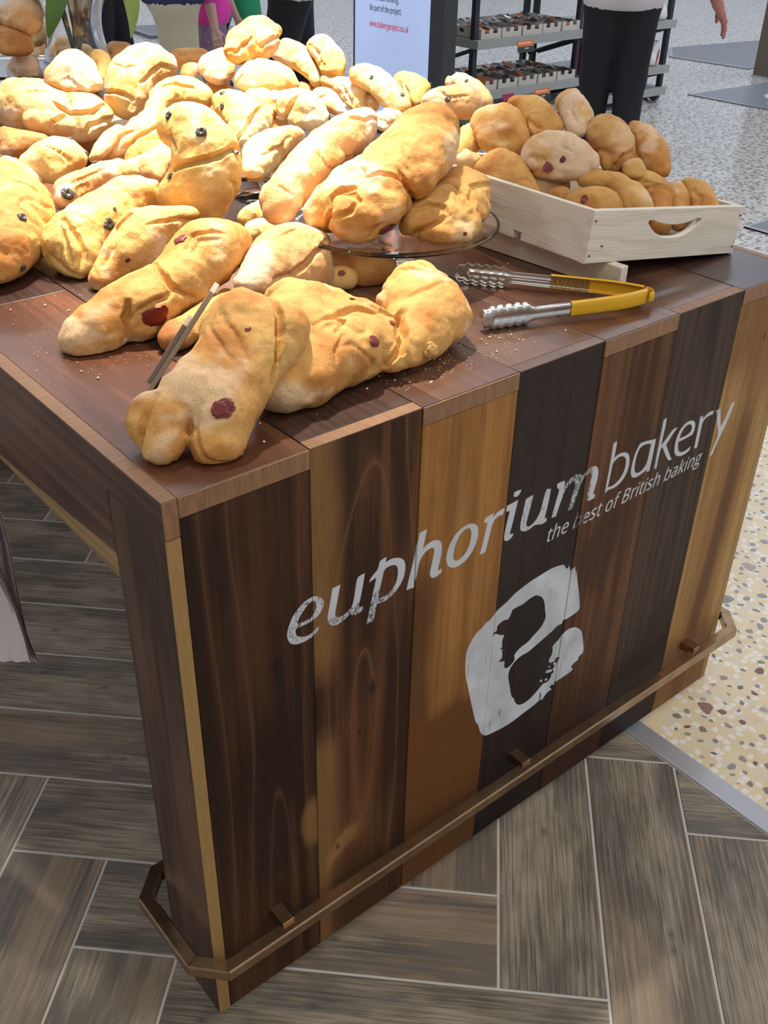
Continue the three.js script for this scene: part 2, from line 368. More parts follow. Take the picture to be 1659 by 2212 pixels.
// ------------------------------------------------------------------ the counter
const H = 0.9, LEN = 1.207, TH = 0.025, DEEP = 2.0;
const BX = [0.018, 0.186, 0.3546, 0.5221, 0.6921, 0.8604, 1.0266, 1.191];
const GLYPHS = [
[[292,1299,293,1317,299,1333,308,1353,324,1371,342,1383,363,1389,381,1385,396,1375,405,1361,406,1350,402,1336,394,1325,382,1317,364,1313,346,1313,322,1315,318,1312,318,1298,323,1289,331,1282,345,1276,361,1275,373,1278,381,1282,390,1288,387,1274,376,1267,363,1262,345,1260,326,1262,311,1267,299,1279],[323,1328,327,1338,338,1354,354,1369,369,1375,378,1372,383,1364,384,1351,379,1338,371,1327,356,1324,340,1324]],
[[433,1384,437,1385,449,1384,458,1385,454,1368,448,1336,441,1307,441,1294,446,1286,457,1282,475,1284,493,1295,499,1308,505,1341,510,1380,520,1385,536,1385,533,1363,525,1322,517,1290,518,1284,526,1282,532,1282,530,1269,518,1265,503,1264,493,1272,489,1279,478,1270,455,1261,436,1264,423,1274,417,1288,417,1306,424,1335]],
[[551,1348,552,1357,566,1369,579,1377,585,1401,595,1403,607,1405,605,1388,622,1392,643,1387,660,1377,671,1362,674,1341,670,1313,655,1287,629,1269,605,1262,588,1264,578,1267,573,1243,568,1215,543,1215,550,1241,559,1286,568,1324,574,1354,560,1351],[599,1365,595,1344,587,1312,583,1283,602,1279,622,1284,641,1301,648,1327,647,1353,640,1364,626,1371,609,1370]],
[[717,1435,727,1436,741,1436,737,1408,730,1377,747,1388,765,1390,783,1385,795,1376,800,1360,801,1339,796,1308,790,1281,798,1280,805,1282,803,1267,788,1262,773,1263,763,1272,760,1285,766,1314,773,1347,773,1360,766,1368,752,1369,734,1361,721,1343,715,1316,711,1288,707,1260,693,1263,680,1263,688,1302,700,1346,710,1397]],
[[820,1298,819,1315,824,1340,837,1364,856,1382,881,1390,904,1389,924,1379,935,1365,938,1342,935,1319,924,1294,907,1274,884,1263,862,1261,842,1267,828,1279],[846,1303,846,1320,853,1347,868,1371,888,1379,901,1375,909,1364,911,1343,905,1312,890,1291,871,1282,856,1284,848,1292]],
[[957,1369,958,1380,967,1385,983,1387,993,1386,992,1372,1005,1384,1020,1388,1036,1387,1031,1367,1014,1370,999,1364,991,1351,986,1326,979,1291,973,1264,950,1264,959,1299,967,1337,971,1365]],
[[1047,1389,1058,1390,1092,1392,1088,1373,1080,1325,1071,1285,1080,1280,1087,1280,1083,1268,1068,1262,1055,1265,1048,1276,1048,1293,1053,1329,1061,1367,1047,1369]],
[[1071,1411,1070,1423,1081,1426,1101,1423,1096,1410,1084,1404]],
[[1124,1381,1134,1384,1155,1385,1152,1362,1143,1321,1137,1288,1147,1277,1162,1278,1183,1290,1195,1310,1202,1349,1207,1377,1214,1383,1230,1377,1229,1346,1222,1303,1218,1279,1229,1278,1228,1265,1212,1261,1191,1268,1175,1273,1155,1265,1138,1265,1118,1275,1113,1287,1113,1308,1119,1344]],
[[1256,1372,1257,1384,1270,1386,1291,1382,1291,1366,1310,1380,1336,1388,1359,1381,1372,1371,1376,1375,1398,1390,1422,1388,1435,1379,1443,1362,1445,1333,1436,1293,1434,1281,1444,1281,1444,1266,1419,1263,1406,1270,1402,1284,1408,1318,1412,1355,1407,1369,1393,1371,1375,1358,1365,1337,1355,1305,1343,1263,1324,1265,1329,1290,1337,1330,1341,1356,1333,1366,1315,1364,1298,1350,1287,1324,1277,1293,1270,1265,1250,1268,1256,1301,1265,1340,1269,1359]],
[[1496,1439,1503,1441,1512,1443,1514,1414,1511,1384,1531,1391,1553,1390,1574,1381,1588,1367,1596,1342,1595,1310,1579,1283,1554,1269,1529,1267,1506,1271,1501,1266,1493,1264,1493,1292,1495,1333,1496,1386],[1509,1366,1507,1335,1505,1295,1502,1282,1526,1278,1551,1285,1572,1305,1579,1335,1574,1359,1561,1373,1538,1380,1520,1373]],
[[1635,1393,1661,1392,1689,1387,1708,1383,1717,1384,1718,1365,1717,1332,1716,1293,1713,1265,1698,1267,1698,1276,1678,1270,1657,1266,1634,1267,1619,1278,1611,1298,1611,1327,1618,1369],[1651,1381,1635,1373,1627,1350,1626,1322,1630,1297,1639,1284,1658,1279,1679,1287,1692,1305,1694,1334,1696,1371,1678,1378]],
[[1741,1441,1756,1445,1759,1416,1755,1378,1755,1346,1778,1364,1803,1390,1830,1387,1805,1365,1782,1338,1815,1289,1832,1266,1814,1267,1789,1298,1764,1336,1756,1332,1753,1310,1752,1262,1740,1262,1739,1302,1740,1357,1741,1405]],
[[1836,1299,1832,1320,1835,1352,1849,1377,1874,1390,1897,1391,1919,1382,1930,1368,1933,1347,1926,1329,1898,1326,1850,1326,1853,1306,1864,1284,1884,1276,1908,1276,1930,1284,1927,1269,1907,1262,1878,1262,1856,1272,1843,1283],[1853,1338,1855,1355,1869,1374,1889,1379,1905,1374,1914,1361,1913,1346,1903,1340,1880,1337]],
[[1950,1386,1967,1387,1969,1374,1985,1385,2006,1390,2027,1387,2024,1373,2000,1375,1982,1371,1971,1358,1971,1328,1971,1265,1953,1267,1953,1307,1953,1354]],
[[2041,1383,2063,1383,2075,1349,2089,1307,2108,1328,2124,1371,2130,1384,2146,1384,2140,1356,2118,1297,2099,1262,2084,1228,2077,1202,2060,1201,2070,1226,2085,1267,2083,1288,2064,1328]],
[[929,874,929,916,937,933,952,958,971,976,992,980,1002,992,1020,993,1044,1014,1095,1029,1116,1043,1145,1051,1194,1062,1221,1063,1256,1067,1288,1068,1322,1062,1346,1055,1352,1038,1364,1031,1369,1042,1380,1012,1386,1021,1400,1023,1401,1009,1409,1006,1421,960,1441,897,1458,830,1451,819,1419,814,1378,814,1376,802,1352,805,1329,793,1284,780,1248,769,1215,761,1196,764,1176,761,1157,753,1139,735,1134,708,1145,667,1164,597,1176,588,1186,559,1205,538,1228,530,1257,533,1281,543,1301,556,1313,565,1325,570,1335,564,1350,566,1359,579,1359,591,1370,593,1362,613,1376,623,1381,632,1389,651,1370,657,1365,646,1348,646,1334,657,1335,670,1346,683,1348,698,1343,720,1356,732,1372,735,1387,754,1407,762,1439,756,1458,746,1488,717,1499,685,1517,620,1515,602,1495,596,1495,582,1475,581,1459,568,1473,554,1463,545,1427,543,1383,542,1383,525,1370,539,1358,532,1372,513,1347,513,1328,491,1316,498,1319,525,1311,534,1312,497,1281,487,1238,484,1197,476,1146,474,1104,480,1071,485,1054,490,1032,513,1021,539,1012,572,1001,581,984,639,961,720,944,788,934,819],[1036,923,1040,930,1057,932,1059,952,1084,962,1104,954,1114,966,1120,984,1139,985,1166,982,1189,990,1220,993,1235,985,1258,966,1272,938,1279,899,1288,877,1281,855,1267,837,1233,821,1214,807,1186,805,1163,795,1153,783,1159,765,1153,755,1134,745,1118,747,1110,758,1110,782,1080,795,1095,803,1096,826,1091,830,1095,839,1081,845,1091,851,1087,875,1094,898,1075,906,1054,925]],
[[1361,631,1361,639,1369,640,1376,631,1373,624,1368,624]],
[[1337,632,1338,638,1344,636,1346,629,1342,628]],
[[1325,613,1328,624,1357,615,1362,607,1350,603]],
[[1326,582,1329,587,1338,583,1342,576,1333,574]],
[[1301,588,1302,595,1311,594,1314,586,1310,582]]];
// one plank of wood: colour at x across and y along, metres
function wood(x, y, P) {
  let wx = x, kk = 0, ring0 = 0;
  for (const [a, b, s] of P.knots || []) {
    const dx = x - a, dy = (y - b) * 0.42, d2 = dx * dx + dy * dy, f = Math.exp(-d2 / (s * s * 5));
    wx -= dx * 0.8 * f; ring0 += 26 * f * s; kk = Math.max(kk, Math.exp(-(dx * dx + dy * dy * 1.6) / (s * s * 0.32)));
  }
  wx += 0.012 * (f2(x * 5 + P.seed, y * 1.6, 3) - 0.5);
  const t = Math.sqrt((wx - P.xc) ** 2 + (P.dep + P.slope * (y - (P.y0 ?? 0.45)) + 0.012 * (f2(P.seed, y * 3, 2) - 0.5)) ** 2) + ring0 * 0.0016;
  const ph = t * P.freq + 1.1 * f2(x * 11 + P.seed, y * 2, 2), fr = ph - Math.floor(ph), line = Math.pow(1 - Math.min(fr, 1 - fr) * 2, P.sharp ?? 5), soft = 0.5 + 0.5 * Math.cos(ph * 6.283);
  const fine = n2(x * 620 + P.seed, y * 9), pore = n2(x * 1500 + P.seed, y * 34);
  const id = Math.floor(ph), lvar = h2(id + 31, P.seed | 0);
  const blotch = f2(x * 9 + P.seed * 1.7, y * 2.6, 4);
  const streak = f2(x * 70 + P.seed * 3, y * 1.3, 3);
  let c = mix3(P.dark, P.mid, clamp(0.5 + (blotch - 0.5) * 2.6 + (streak - 0.5) * 1.5 + (soft - 0.5) * 0.3 + (fine - 0.5) * 0.45));
  c = mix3(c, P.line, line * (P.amount ?? 0.6) * (0.3 + 0.7 * lvar));
  if (P.patch) c = P.patch(x, y, c, blotch, fine);
  const p = 1 - 0.22 * sstep(0.62, 0.9, pore) - 0.1 * fine;
  c = [c[0] * p, c[1] * p, c[2] * p];
  return mix3(c, [0.012, 0.008, 0.006], kk * 0.8);
}
const WALNUT = { dark: [0.04, 0.017, 0.0085], mid: [0.095, 0.042, 0.02], line: [0.24, 0.115, 0.045] };
const PLANKS = [
  { ...WALNUT, seed: 3, xc: 0.122, dep: 0.012, slope: 0.05, freq: 30, sharp: 16, amount: 0.42, dark: [0.03, 0.014, 0.008], mid: [0.085, 0.034, 0.016], knots: [[0.128, 0.615, 0.014], [0.155, 0.275, 0.006]],
    patch: (x, y, c, b, f) => { const d = Math.hypot((x - 0.178) * 2.4, (y - 0.292)); c = mix3(c, [0.3, 0.145, 0.05], 0.75 * sstep(0.062, 0.03, d + 0.03 * (b - 0.5))); return mix3(c, [0.26, 0.12, 0.04], 0.45 * sstep(0.03, 0.0, Math.abs(x - 0.182 + 0.02 * (b - 0.5)) + 0.02) * sstep(0.45, 0.8, y)); } },
  { ...WALNUT, seed: 11, xc: 0.272, dep: 0.004, slope: 0.11, y0: 0.36, freq: 26, sharp: 20, amount: 0.75, dark: [0.042, 0.018, 0.009], mid: [0.15, 0.06, 0.024], knots: [[0.285, 0.49, 0.012], [0.262, 0.42, 0.005], [0.222, 0.205, 0.006]],
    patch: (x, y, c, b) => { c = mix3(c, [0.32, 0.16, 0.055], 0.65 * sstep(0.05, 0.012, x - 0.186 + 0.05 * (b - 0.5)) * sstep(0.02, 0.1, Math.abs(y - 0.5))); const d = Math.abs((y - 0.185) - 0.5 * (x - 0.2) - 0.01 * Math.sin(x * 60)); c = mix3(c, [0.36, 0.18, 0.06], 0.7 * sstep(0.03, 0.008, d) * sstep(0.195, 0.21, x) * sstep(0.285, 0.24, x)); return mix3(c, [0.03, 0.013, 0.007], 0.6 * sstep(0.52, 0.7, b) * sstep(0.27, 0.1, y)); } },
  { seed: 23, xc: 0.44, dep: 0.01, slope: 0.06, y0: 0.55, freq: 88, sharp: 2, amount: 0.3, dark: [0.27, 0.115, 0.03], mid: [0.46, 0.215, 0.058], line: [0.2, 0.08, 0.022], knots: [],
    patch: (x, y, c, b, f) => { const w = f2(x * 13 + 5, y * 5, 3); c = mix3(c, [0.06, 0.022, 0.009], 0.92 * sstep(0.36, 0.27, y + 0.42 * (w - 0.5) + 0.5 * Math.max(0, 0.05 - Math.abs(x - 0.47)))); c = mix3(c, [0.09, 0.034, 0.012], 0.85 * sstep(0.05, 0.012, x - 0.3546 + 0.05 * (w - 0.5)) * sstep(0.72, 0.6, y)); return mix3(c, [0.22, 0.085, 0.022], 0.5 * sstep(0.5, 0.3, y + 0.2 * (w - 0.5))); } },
  { seed: 37, xc: 0.52, dep: 0.05, slope: 0.012, freq: 150, sharp: 3, amount: 0.5, dark: [0.016, 0.0095, 0.0085], mid: [0.034, 0.021, 0.0175], line: [0.05, 0.031, 0.025], knots: [[0.575, 0.79, 0.003]] },
  { seed: 51, xc: 0.80, dep: 0.02, slope: 0.03, freq: 60, sharp: 4, amount: 0.4, dark: [0.07, 0.027, 0.012], mid: [0.155, 0.065, 0.027], line: [0.22, 0.1, 0.04], knots: [[0.79, 0.8, 0.004], [0.754, 0.76, 0.003], [0.79, 0.72, 0.003]],
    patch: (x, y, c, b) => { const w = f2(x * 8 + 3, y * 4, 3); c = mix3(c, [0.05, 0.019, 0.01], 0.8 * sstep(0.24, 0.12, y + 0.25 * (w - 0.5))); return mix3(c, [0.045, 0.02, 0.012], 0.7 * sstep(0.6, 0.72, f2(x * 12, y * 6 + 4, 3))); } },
  { seed: 67, xc: 0.95, dep: 0.03, slope: 0.03, y0: 0.2, freq: 70, sharp: 3, amount: 0.45, dark: [0.026, 0.015, 0.0105], mid: [0.07, 0.043, 0.03], line: [0.105, 0.064, 0.04], knots: [[0.93, 0.82, 0.004], [0.95, 0.83, 0.008]],
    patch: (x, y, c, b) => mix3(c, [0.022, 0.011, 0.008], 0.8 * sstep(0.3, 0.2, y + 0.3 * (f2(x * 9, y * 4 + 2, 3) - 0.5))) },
  { seed: 83, xc: 1.2, dep: 0.03, slope: 0.02, freq: 60, sharp: 2, amount: 0.3, dark: [0.3, 0.15, 0.05], mid: [0.47, 0.28, 0.105], line: [0.25, 0.12, 0.045], knots: [[1.12, 0.8, 0.006]],
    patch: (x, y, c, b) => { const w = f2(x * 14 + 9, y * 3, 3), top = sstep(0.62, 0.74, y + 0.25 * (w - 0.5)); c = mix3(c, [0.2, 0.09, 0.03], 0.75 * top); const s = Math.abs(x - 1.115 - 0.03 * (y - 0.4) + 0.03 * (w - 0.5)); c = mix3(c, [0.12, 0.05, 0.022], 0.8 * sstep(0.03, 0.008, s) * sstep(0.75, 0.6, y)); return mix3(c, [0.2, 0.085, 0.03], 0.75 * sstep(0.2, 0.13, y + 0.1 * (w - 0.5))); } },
];
// lettering mask of the whole front, painted over the planks
const FW = 2048, FH = 1527;
const paint = (() => {
  const c = document.createElement('canvas'); c.width = FW; c.height = FH; const g = c.getContext('2d'), s = FW / LEN;
  g.fillStyle = '#000'; g.fillRect(0, 0, FW, FH); g.fillStyle = '#fff';
  for (const loops of GLYPHS) {
    g.beginPath();
    for (const l of loops) {
      const n = l.length / 2, X = (i) => l[((i + n) % n) * 2] / 2000 * s, Y = (i) => FH - l[((i + n) % n) * 2 + 1] / 2000 * s;
      for (let i = 0; i < n; i++) {                  // rounded through flat corners, sharp at real ones
        const ax = X(i) - X(i - 1), ay = Y(i) - Y(i - 1), bx = X(i + 1) - X(i), by = Y(i + 1) - Y(i), cs = (ax * bx + ay * by) / (Math.hypot(ax, ay) * Math.hypot(bx, by) + 1e-9);
        const mx = (X(i) + X(i - 1)) / 2, my = (Y(i) + Y(i - 1)) / 2, nx = (X(i) + X(i + 1)) / 2, ny = (Y(i) + Y(i + 1)) / 2;
        if (i === 0) g.moveTo(mx, my);
        if (cs > 0.55) g.quadraticCurveTo(X(i), Y(i), nx, ny); else { g.lineTo(X(i), Y(i)); g.lineTo(nx, ny); }
      }
      g.closePath();
    }
    g.fill('evenodd');
  }
  g.save();
  g.translate(0.6175 * s, FH - 0.5915 * s); g.transform(1, -0.011, -0.21, 1, 0, 0);
  g.font = Math.round(0.0352 * s) + 'px sans-serif'; const w = g.measureText('the best of British baking').width; g.scale(0.386 * s / w, 1);
  g.fillText('the best of British baking', 0, 0); g.restore();
  return g.getImageData(0, 0, FW, FH).data;
})();
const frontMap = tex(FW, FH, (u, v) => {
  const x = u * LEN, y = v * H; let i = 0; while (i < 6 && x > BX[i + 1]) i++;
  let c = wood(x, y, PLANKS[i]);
  const px = Math.min(FW - 1, Math.floor(u * FW)), py = FH - 1 - Math.min(FH - 1, Math.floor(v * FH)), a = paint[(py * FW + px) * 4] / 255;
  if (a > 0) {
    let k = a;
    const small = x > 0.6 && y < 0.622 && y > 0.575, logo = y < 0.56;
    const grit = n2(x * 1100, y * 420), grit2 = f2(x * 260, y * 120, 3), big = f2(x * 22 + 4, y * 14, 3);
    // the stencil is thin on the left letters, over the dark plank and where one small letter is nearly rubbed off
    let wear = logo ? 0.12 : 0.16;
    if (x < 0.21 && y < 0.69) wear = 0.5;
    if (x > 0.21 && x < 0.32 && y < 0.655 + 0.03 * (big - 0.5)) wear = 0.62;
    if (x > 0.645 && x < 0.708 && y > 0.62) wear = 0.66;
    if (x > 0.55 && x < 0.645 && !logo) wear = Math.max(wear, 0.34);
    if (small && x > 0.683 && x < 0.704) wear = 0.92;
    k *= 1 - sstep(1 - wear, 1.02 - wear * 0.55, 0.55 * grit + 0.45 * grit2 + 0.12 * (big - 0.5)) * 0.85;
    if (logo) { const st = n2(x * 330, y * 26 + x * 30); k *= 1 - 0.55 * sstep(0.86, 0.94, st) * sstep(0.35, 0.6, big); }
    const tone = 0.86 + 0.2 * (f2(x * 30 + y * 12, y * 22 - x * 9, 4) - 0.5) * (logo ? 2.2 : 1);
    c = mix3(c, [0.66 * tone, 0.68 * tone, 0.71 * tone], clamp(k));
  }
  return c;
});
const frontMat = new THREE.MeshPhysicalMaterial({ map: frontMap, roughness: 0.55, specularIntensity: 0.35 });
const plainWood = (P, w = 256, h = 1024, sx = 0.17, sy = 1.0) => tex(w, h, (u, v) => wood(u * sx, v * sy, P));
const topMaps = [
  { seed: 5, xc: 0.1, dep: 0.02, slope: 0.05, freq: 90, sharp: 2, amount: 0.3, dark: [0.1, 0.034, 0.016], mid: [0.21, 0.075, 0.034], line: [0.06, 0.02, 0.01] },
  { seed: 15, xc: 0.06, dep: 0.03, slope: 0.03, freq: 80, sharp: 2, amount: 0.4, dark: [0.026, 0.012, 0.01], mid: [0.06, 0.026, 0.02], line: [0.09, 0.042, 0.03] },
  { seed: 25, xc: 0.09, dep: 0.02, slope: 0.06, freq: 60, sharp: 3, amount: 0.4, dark: [0.085, 0.036, 0.02], mid: [0.18, 0.085, 0.048], line: [0.05, 0.022, 0.013], knots: [[0.06, 0.22, 0.008]] },
].map((P) => plainWood(P));
const topMats = topMaps.map((map) => new THREE.MeshPhysicalMaterial({ map, roughness: 0.34, clearcoat: 0.25, clearcoatRoughness: 0.3 }));
const edgeMap = tex(256, 64, (u, v) => { const n = 0.6 * n2(u * 90, v * 5) + 0.4 * n2(u * 240, v * 24); return mix3([0.18, 0.085, 0.038], [0.33, 0.17, 0.08], n); });
const endMat = new THREE.MeshStandardMaterial({ map: edgeMap, roughness: 0.5 });
const sapMap = tex(64, 512, (u, v) => { const n = f2(u * 40, v * 60, 3), s = f2(u * 3 + 8, v * 5, 3); return mix3(mix3([0.29, 0.16, 0.05], [0.4, 0.24, 0.085], n), [0.12, 0.05, 0.02], 0.7 * sstep(0.6, 0.72, s) * sstep(0.3, 0.1, v)); });
const sapMat = new THREE.MeshStandardMaterial({ map: sapMap, roughness: 0.55 });
const counter = thing('bread_counter', 'dark wood-plank bread counter with white lettering on its front', 'counter');
{
  for (let i = 0; i < 7; i++) {
    const x0 = BX[i] + 0.0006, x1 = BX[i + 1] - 0.0006, over = i % 2 === 0, z1 = [0, -0.0006, 0.0006, -0.0004, 0.0004, 0, 0.0005][i];
    const g = rbox(x0, x1, 0.0008, over ? H - TH - 0.0008 : H - 0.0012, -0.02, z1, 0.0011), p = g.attributes.position, uv = g.attributes.uv;
    for (let k = 0; k < p.count; k++) uv.setXY(k, p.getX(k) / LEN, p.getY(k) / H);
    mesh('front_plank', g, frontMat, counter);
    // the board ends that show: the top boards end on the front, or the front planks end in the top
    const m = topMats[[0, 1, 2, 2, 0, 2, 1][i]], zf = over ? 0.0008 : -0.0202, cuts = [zf - (over ? 0.0015 : 0), -[0.62, 0.9, 0.74, 0.5, 0.83, 0.56, 0.7][i], -1.42, -DEEP];
    for (let k = 0; k < 3; k++) mesh('top_board', boxUV(rbox(x0, x1, H - TH, H + [0, 0.0004, 0.0008, 0.0003, 0.0006, 0, 0.0004][i], cuts[k + 1] + 0.0006, cuts[k] - 0.0004, 0.0012), 1 / 0.17, 1, false, i * 0.37 + k * 0.2, i * 0.21 + k * 0.41), k === 1 ? topMats[(i + 1) % 3] : m, counter);
    if (over) mesh('end_grain', boxUV(rbox(x0, x1, H - TH, H - 0.0005, -0.0012, 0.0012, 0.0006), 4, 8, false, i * 0.3), endMat, counter);
    else mesh('end_grain', boxUV(rbox(x0, x1, H - 0.0014, H + 0.0004, -0.0197, -0.0003, 0.0006), 4, 8, false, i * 0.3), i === 3 ? topMats[2] : endMat, counter);
  }
  // side: a leg panel at each front end and a long apron with a pale sapwood edge
  const legMap = plainWood({ seed: 91, xc: 0.07, dep: 0.012, slope: 0.04, freq: 75, sharp: 3, amount: 0.45, dark: [0.055, 0.026, 0.015], mid: [0.15, 0.078, 0.044], line: [0.05, 0.022, 0.012], knots: [[0.06, 0.45, 0.006], [0.075, 0.68, 0.004]] }, 192, 1024, 0.15, 1);
  const legMat = new THREE.MeshStandardMaterial({ map: legMap, roughness: 0.5 });
  const apP = { seed: 71, xc: 0.05, dep: 0.03, slope: 0.03, freq: 55, sharp: 3, amount: 0.4, dark: [0.07, 0.032, 0.019], mid: [0.17, 0.088, 0.05], line: [0.055, 0.025, 0.014], knots: [[0.12, 0.32, 0.006]] };
  const apMap = tex(192, 1024, (u, v) => { const a = u * 0.18, b = v; let c = wood(a, b, apP); const lim = 0.036 - 0.07 * (b - 0.1) + 0.01 * (f2(b * 9, 2, 3) - 0.5); return mix3(c, mix3([0.36, 0.23, 0.095], [0.25, 0.14, 0.06], sstep(0.5, 0.75, n2(a * 400, b * 8))), sstep(lim + 0.003, lim - 0.002, a)); });
  const apMat = new THREE.MeshStandardMaterial({ map: apMap, roughness: 0.5 });
  for (const [xa, xb, s] of [[0, 0.018, 1], [1.191, 1.207, -1]]) {
    const leg = mesh('leg_panel', boxUV(rbox(xa, xb, 0, 0.852, -0.13, -0.0016, 0.001), 1 / 0.15, 1, false, 0.95, 0), legMat, counter);
    mesh('edge_strip', boxUV(rbox(xa, xb, 0, 0.852, -0.0016, 0.0004, 0.0005), 20, 1), sapMat, leg);
    const g = extr([[0.0004, 0.8535], [0.0004, H - 0.0008], [-DEEP, H - 0.0008], [-DEEP, 0.73], [-0.131, 0.73], [-0.131, 0.8535]], xb - xa - 0.001, 0.0008).rotateY(-Math.PI / 2);
    g.translate(xb - 0.0005, 0, 0);
    const p = g.attributes.position, uv = g.attributes.uv;
    for (let k = 0; k < p.count; k++) uv.setXY(k, (p.getY(k) - 0.73) / 0.18, -p.getZ(k));
    const ap = mesh('apron', g, apMat, counter);
    mesh('edge_strip', boxUV(rbox(xa, xb, H - 0.0012, H + 0.0005, -DEEP, 0, 0.0006), 8, 4, true), endMat, ap);
    mesh('end_grain', boxUV(rbox(xa, xb, 0.8535, H - 0.0006, -0.0008, 0.0012, 0.0005), 6, 6), endMat, ap);
  }
  const inner = std([0.07, 0.045, 0.03], 0.7);
  mesh('inner_panel', rbox(0.018, 1.191, 0, H - TH, -0.13, -0.112, 0.001), inner, counter);
  mesh('rear_wall', boxUV(rbox(0.0, LEN, 0, H - TH, -DEEP, -DEEP + 0.13, 0.001), 1 / 0.17, 1), topMats[2], counter);
  // foot rail of square bronze tube
  const bronzeMap = tex(128, 128, (u, v) => mix3([0.24, 0.15, 0.08], [0.46, 0.3, 0.17], f2(u * 9, v * 9, 4)));
  const bronze = new THREE.MeshStandardMaterial({ map: bronzeMap, metalness: 0.95, roughness: 0.25 });
  const path = [[0.03, -0.172], [0.004, -0.172], [-0.031, -0.138], [-0.031, -0.004], [0.004, 0.034], [1.203, 0.034], [1.238, -0.004], [1.238, -0.138], [1.203, -0.172], [1.177, -0.172]], RY = 0.145, HW = 0.0105;
  const rail = new THREE.Group(); rail.name = 'foot_rail'; counter.add(rail);
  const off = path.map((p, i) => {                   // mitre direction at each corner
    const a = path[Math.max(0, i - 1)], b = path[Math.min(path.length - 1, i + 1)], d0 = i ? [p[0] - a[0], p[1] - a[1]] : [b[0] - p[0], b[1] - p[1]], d1 = i < path.length - 1 ? [b[0] - p[0], b[1] - p[1]] : d0;
    const n0 = [-d0[1] / Math.hypot(...d0), d0[0] / Math.hypot(...d0)], n1 = [-d1[1] / Math.hypot(...d1), d1[0] / Math.hypot(...d1)], m = [n0[0] + n1[0], n0[1] + n1[1]], l = m[0] * m[0] + m[1] * m[1], k = 2 / l;
    return [m[0] * k, m[1] * k];
  });
  for (let i = 0; i < path.length - 1; i++) {
    const V = [], c = 0.0022, ring = (q, e) => {
      const s = [[-HW, -HW + c], [-HW, HW - c], [-HW + c, HW], [HW - c, HW], [HW, HW - c], [HW, -HW + c], [HW - c, -HW], [-HW + c, -HW]], dx = path[i + 1][0] - path[i][0], dz = path[i + 1][1] - path[i][1], l = Math.hypot(dx, dz), g = e * 0.0003 / l;
      return s.map(([a, b]) => [path[q][0] + off[q][0] * a + dx * g, RY + b, path[q][1] + off[q][1] * a + dz * g]);
    };
    const A = ring(i, 1), B = ring(i + 1, -1), tri = (a, b, d) => V.push(...a, ...b, ...d);
    for (let k = 0; k < 8; k++) { const n = (k + 1) % 8; tri(A[k], B[k], A[n]); tri(A[n], B[k], B[n]); }
    for (let k = 1; k < 7; k++) { tri(A[0], A[k], A[k + 1]); tri(B[0], B[k + 1], B[k]); }
    const g = new THREE.BufferGeometry(); g.setAttribute('position', new THREE.Float32BufferAttribute(V, 3)); g.computeVertexNormals();
    mesh('rail_segment', boxUV(g, 6), bronze, rail);
  }
  for (const x of [0.108, 0.604, 1.088]) mesh('bracket', boxUV(rbox(x - 0.01, x + 0.01, RY - 0.002, RY + 0.0165, -0.002, 0.032, 0.001), 6), bronze, rail);
}
// crumbs and flour spilled on the boards
{
  const g = new THREE.IcosahedronGeometry(1, 0), m = std([0.75, 0.6, 0.4], 0.9), spots = [];
  for (let i = 0; i < 620; i++) {
    const k = rnd(); let x, z;
    if (k < 0.4) { x = rr(0.36, 0.62); z = -0.045 - 0.07 * rnd() + 0.02 * (x - 0.4); } else if (k < 0.75) { x = rr(0.02, 0.2); z = rr(-0.62, -0.3); } else { x = rr(0.02, 0.9); z = rr(-0.45, -0.03); }
    spots.push([x, z, rnd() < 0.08 ? rr(0.0008, 0.002) : rr(0.0003, 0.0008)]);
  }
  const o = new THREE.InstancedMesh(g, m, spots.length), M = new THREE.Matrix4();
  spots.forEach(([x, z, r], i) => o.setMatrixAt(i, M.makeScale(r, r * 0.7, r).setPosition(x, H + 0.0009 + r * 0.4, z)));
  o.name = 'bread_crumbs'; o.castShadow = o.receiveShadow = true; scene.add(o);
  tag(o, 'bread crumbs and flour specks scattered on the counter boards', 'crumbs', null, 'stuff');
}

// ------------------------------------------------------------------ bread
const crustMap = tex(1024, 1024, (u, v) => {
  const w = (a, b) => f2(a, b, 3), s = 1; let k = 0.9 + 0.1 * n2(u * 380, v * 380) - 0.1 * n2(u * 130, v * 130);
  const dust = sstep(0.5, 0.68, f2(u * 26, v * 26, 4)) * (0.45 + 0.55 * n2(u * 300, v * 300));
  const freck = sstep(0.8, 0.9, n2(u * 95 + 5, v * 95)) * 0.22;
  const c = [k, k * (0.965 - 0.02 * n2(u * 40, v * 40)), k * (0.9 - 0.08 * n2(u * 55, v * 55))];
  return mix3([c[0] - freck * 0.5, c[1] - freck * 0.8, c[2] - freck], [1, 0.99, 0.97], dust * 0.75);
});
const crustBump = tex(1024, 1024, (u, v) => {
  const r = 1 - Math.abs(2 * f2(u * 22 + 3, v * 22, 3) - 1), cr = Math.pow(r, 14);
  return clamp(0.6 + 0.34 * (f2(u * 70, v * 70, 3) - 0.5) + 0.3 * (n2(u * 300, v * 300) - 0.5) - 0.3 * cr * sstep(0.5, 0.7, f2(u * 9, v * 9, 2)));
}, false);
const crust = new THREE.MeshStandardMaterial({ map: crustMap, bumpMap: crustBump, bumpScale: 0.0012, vertexColors: true, roughness: 0.72 });
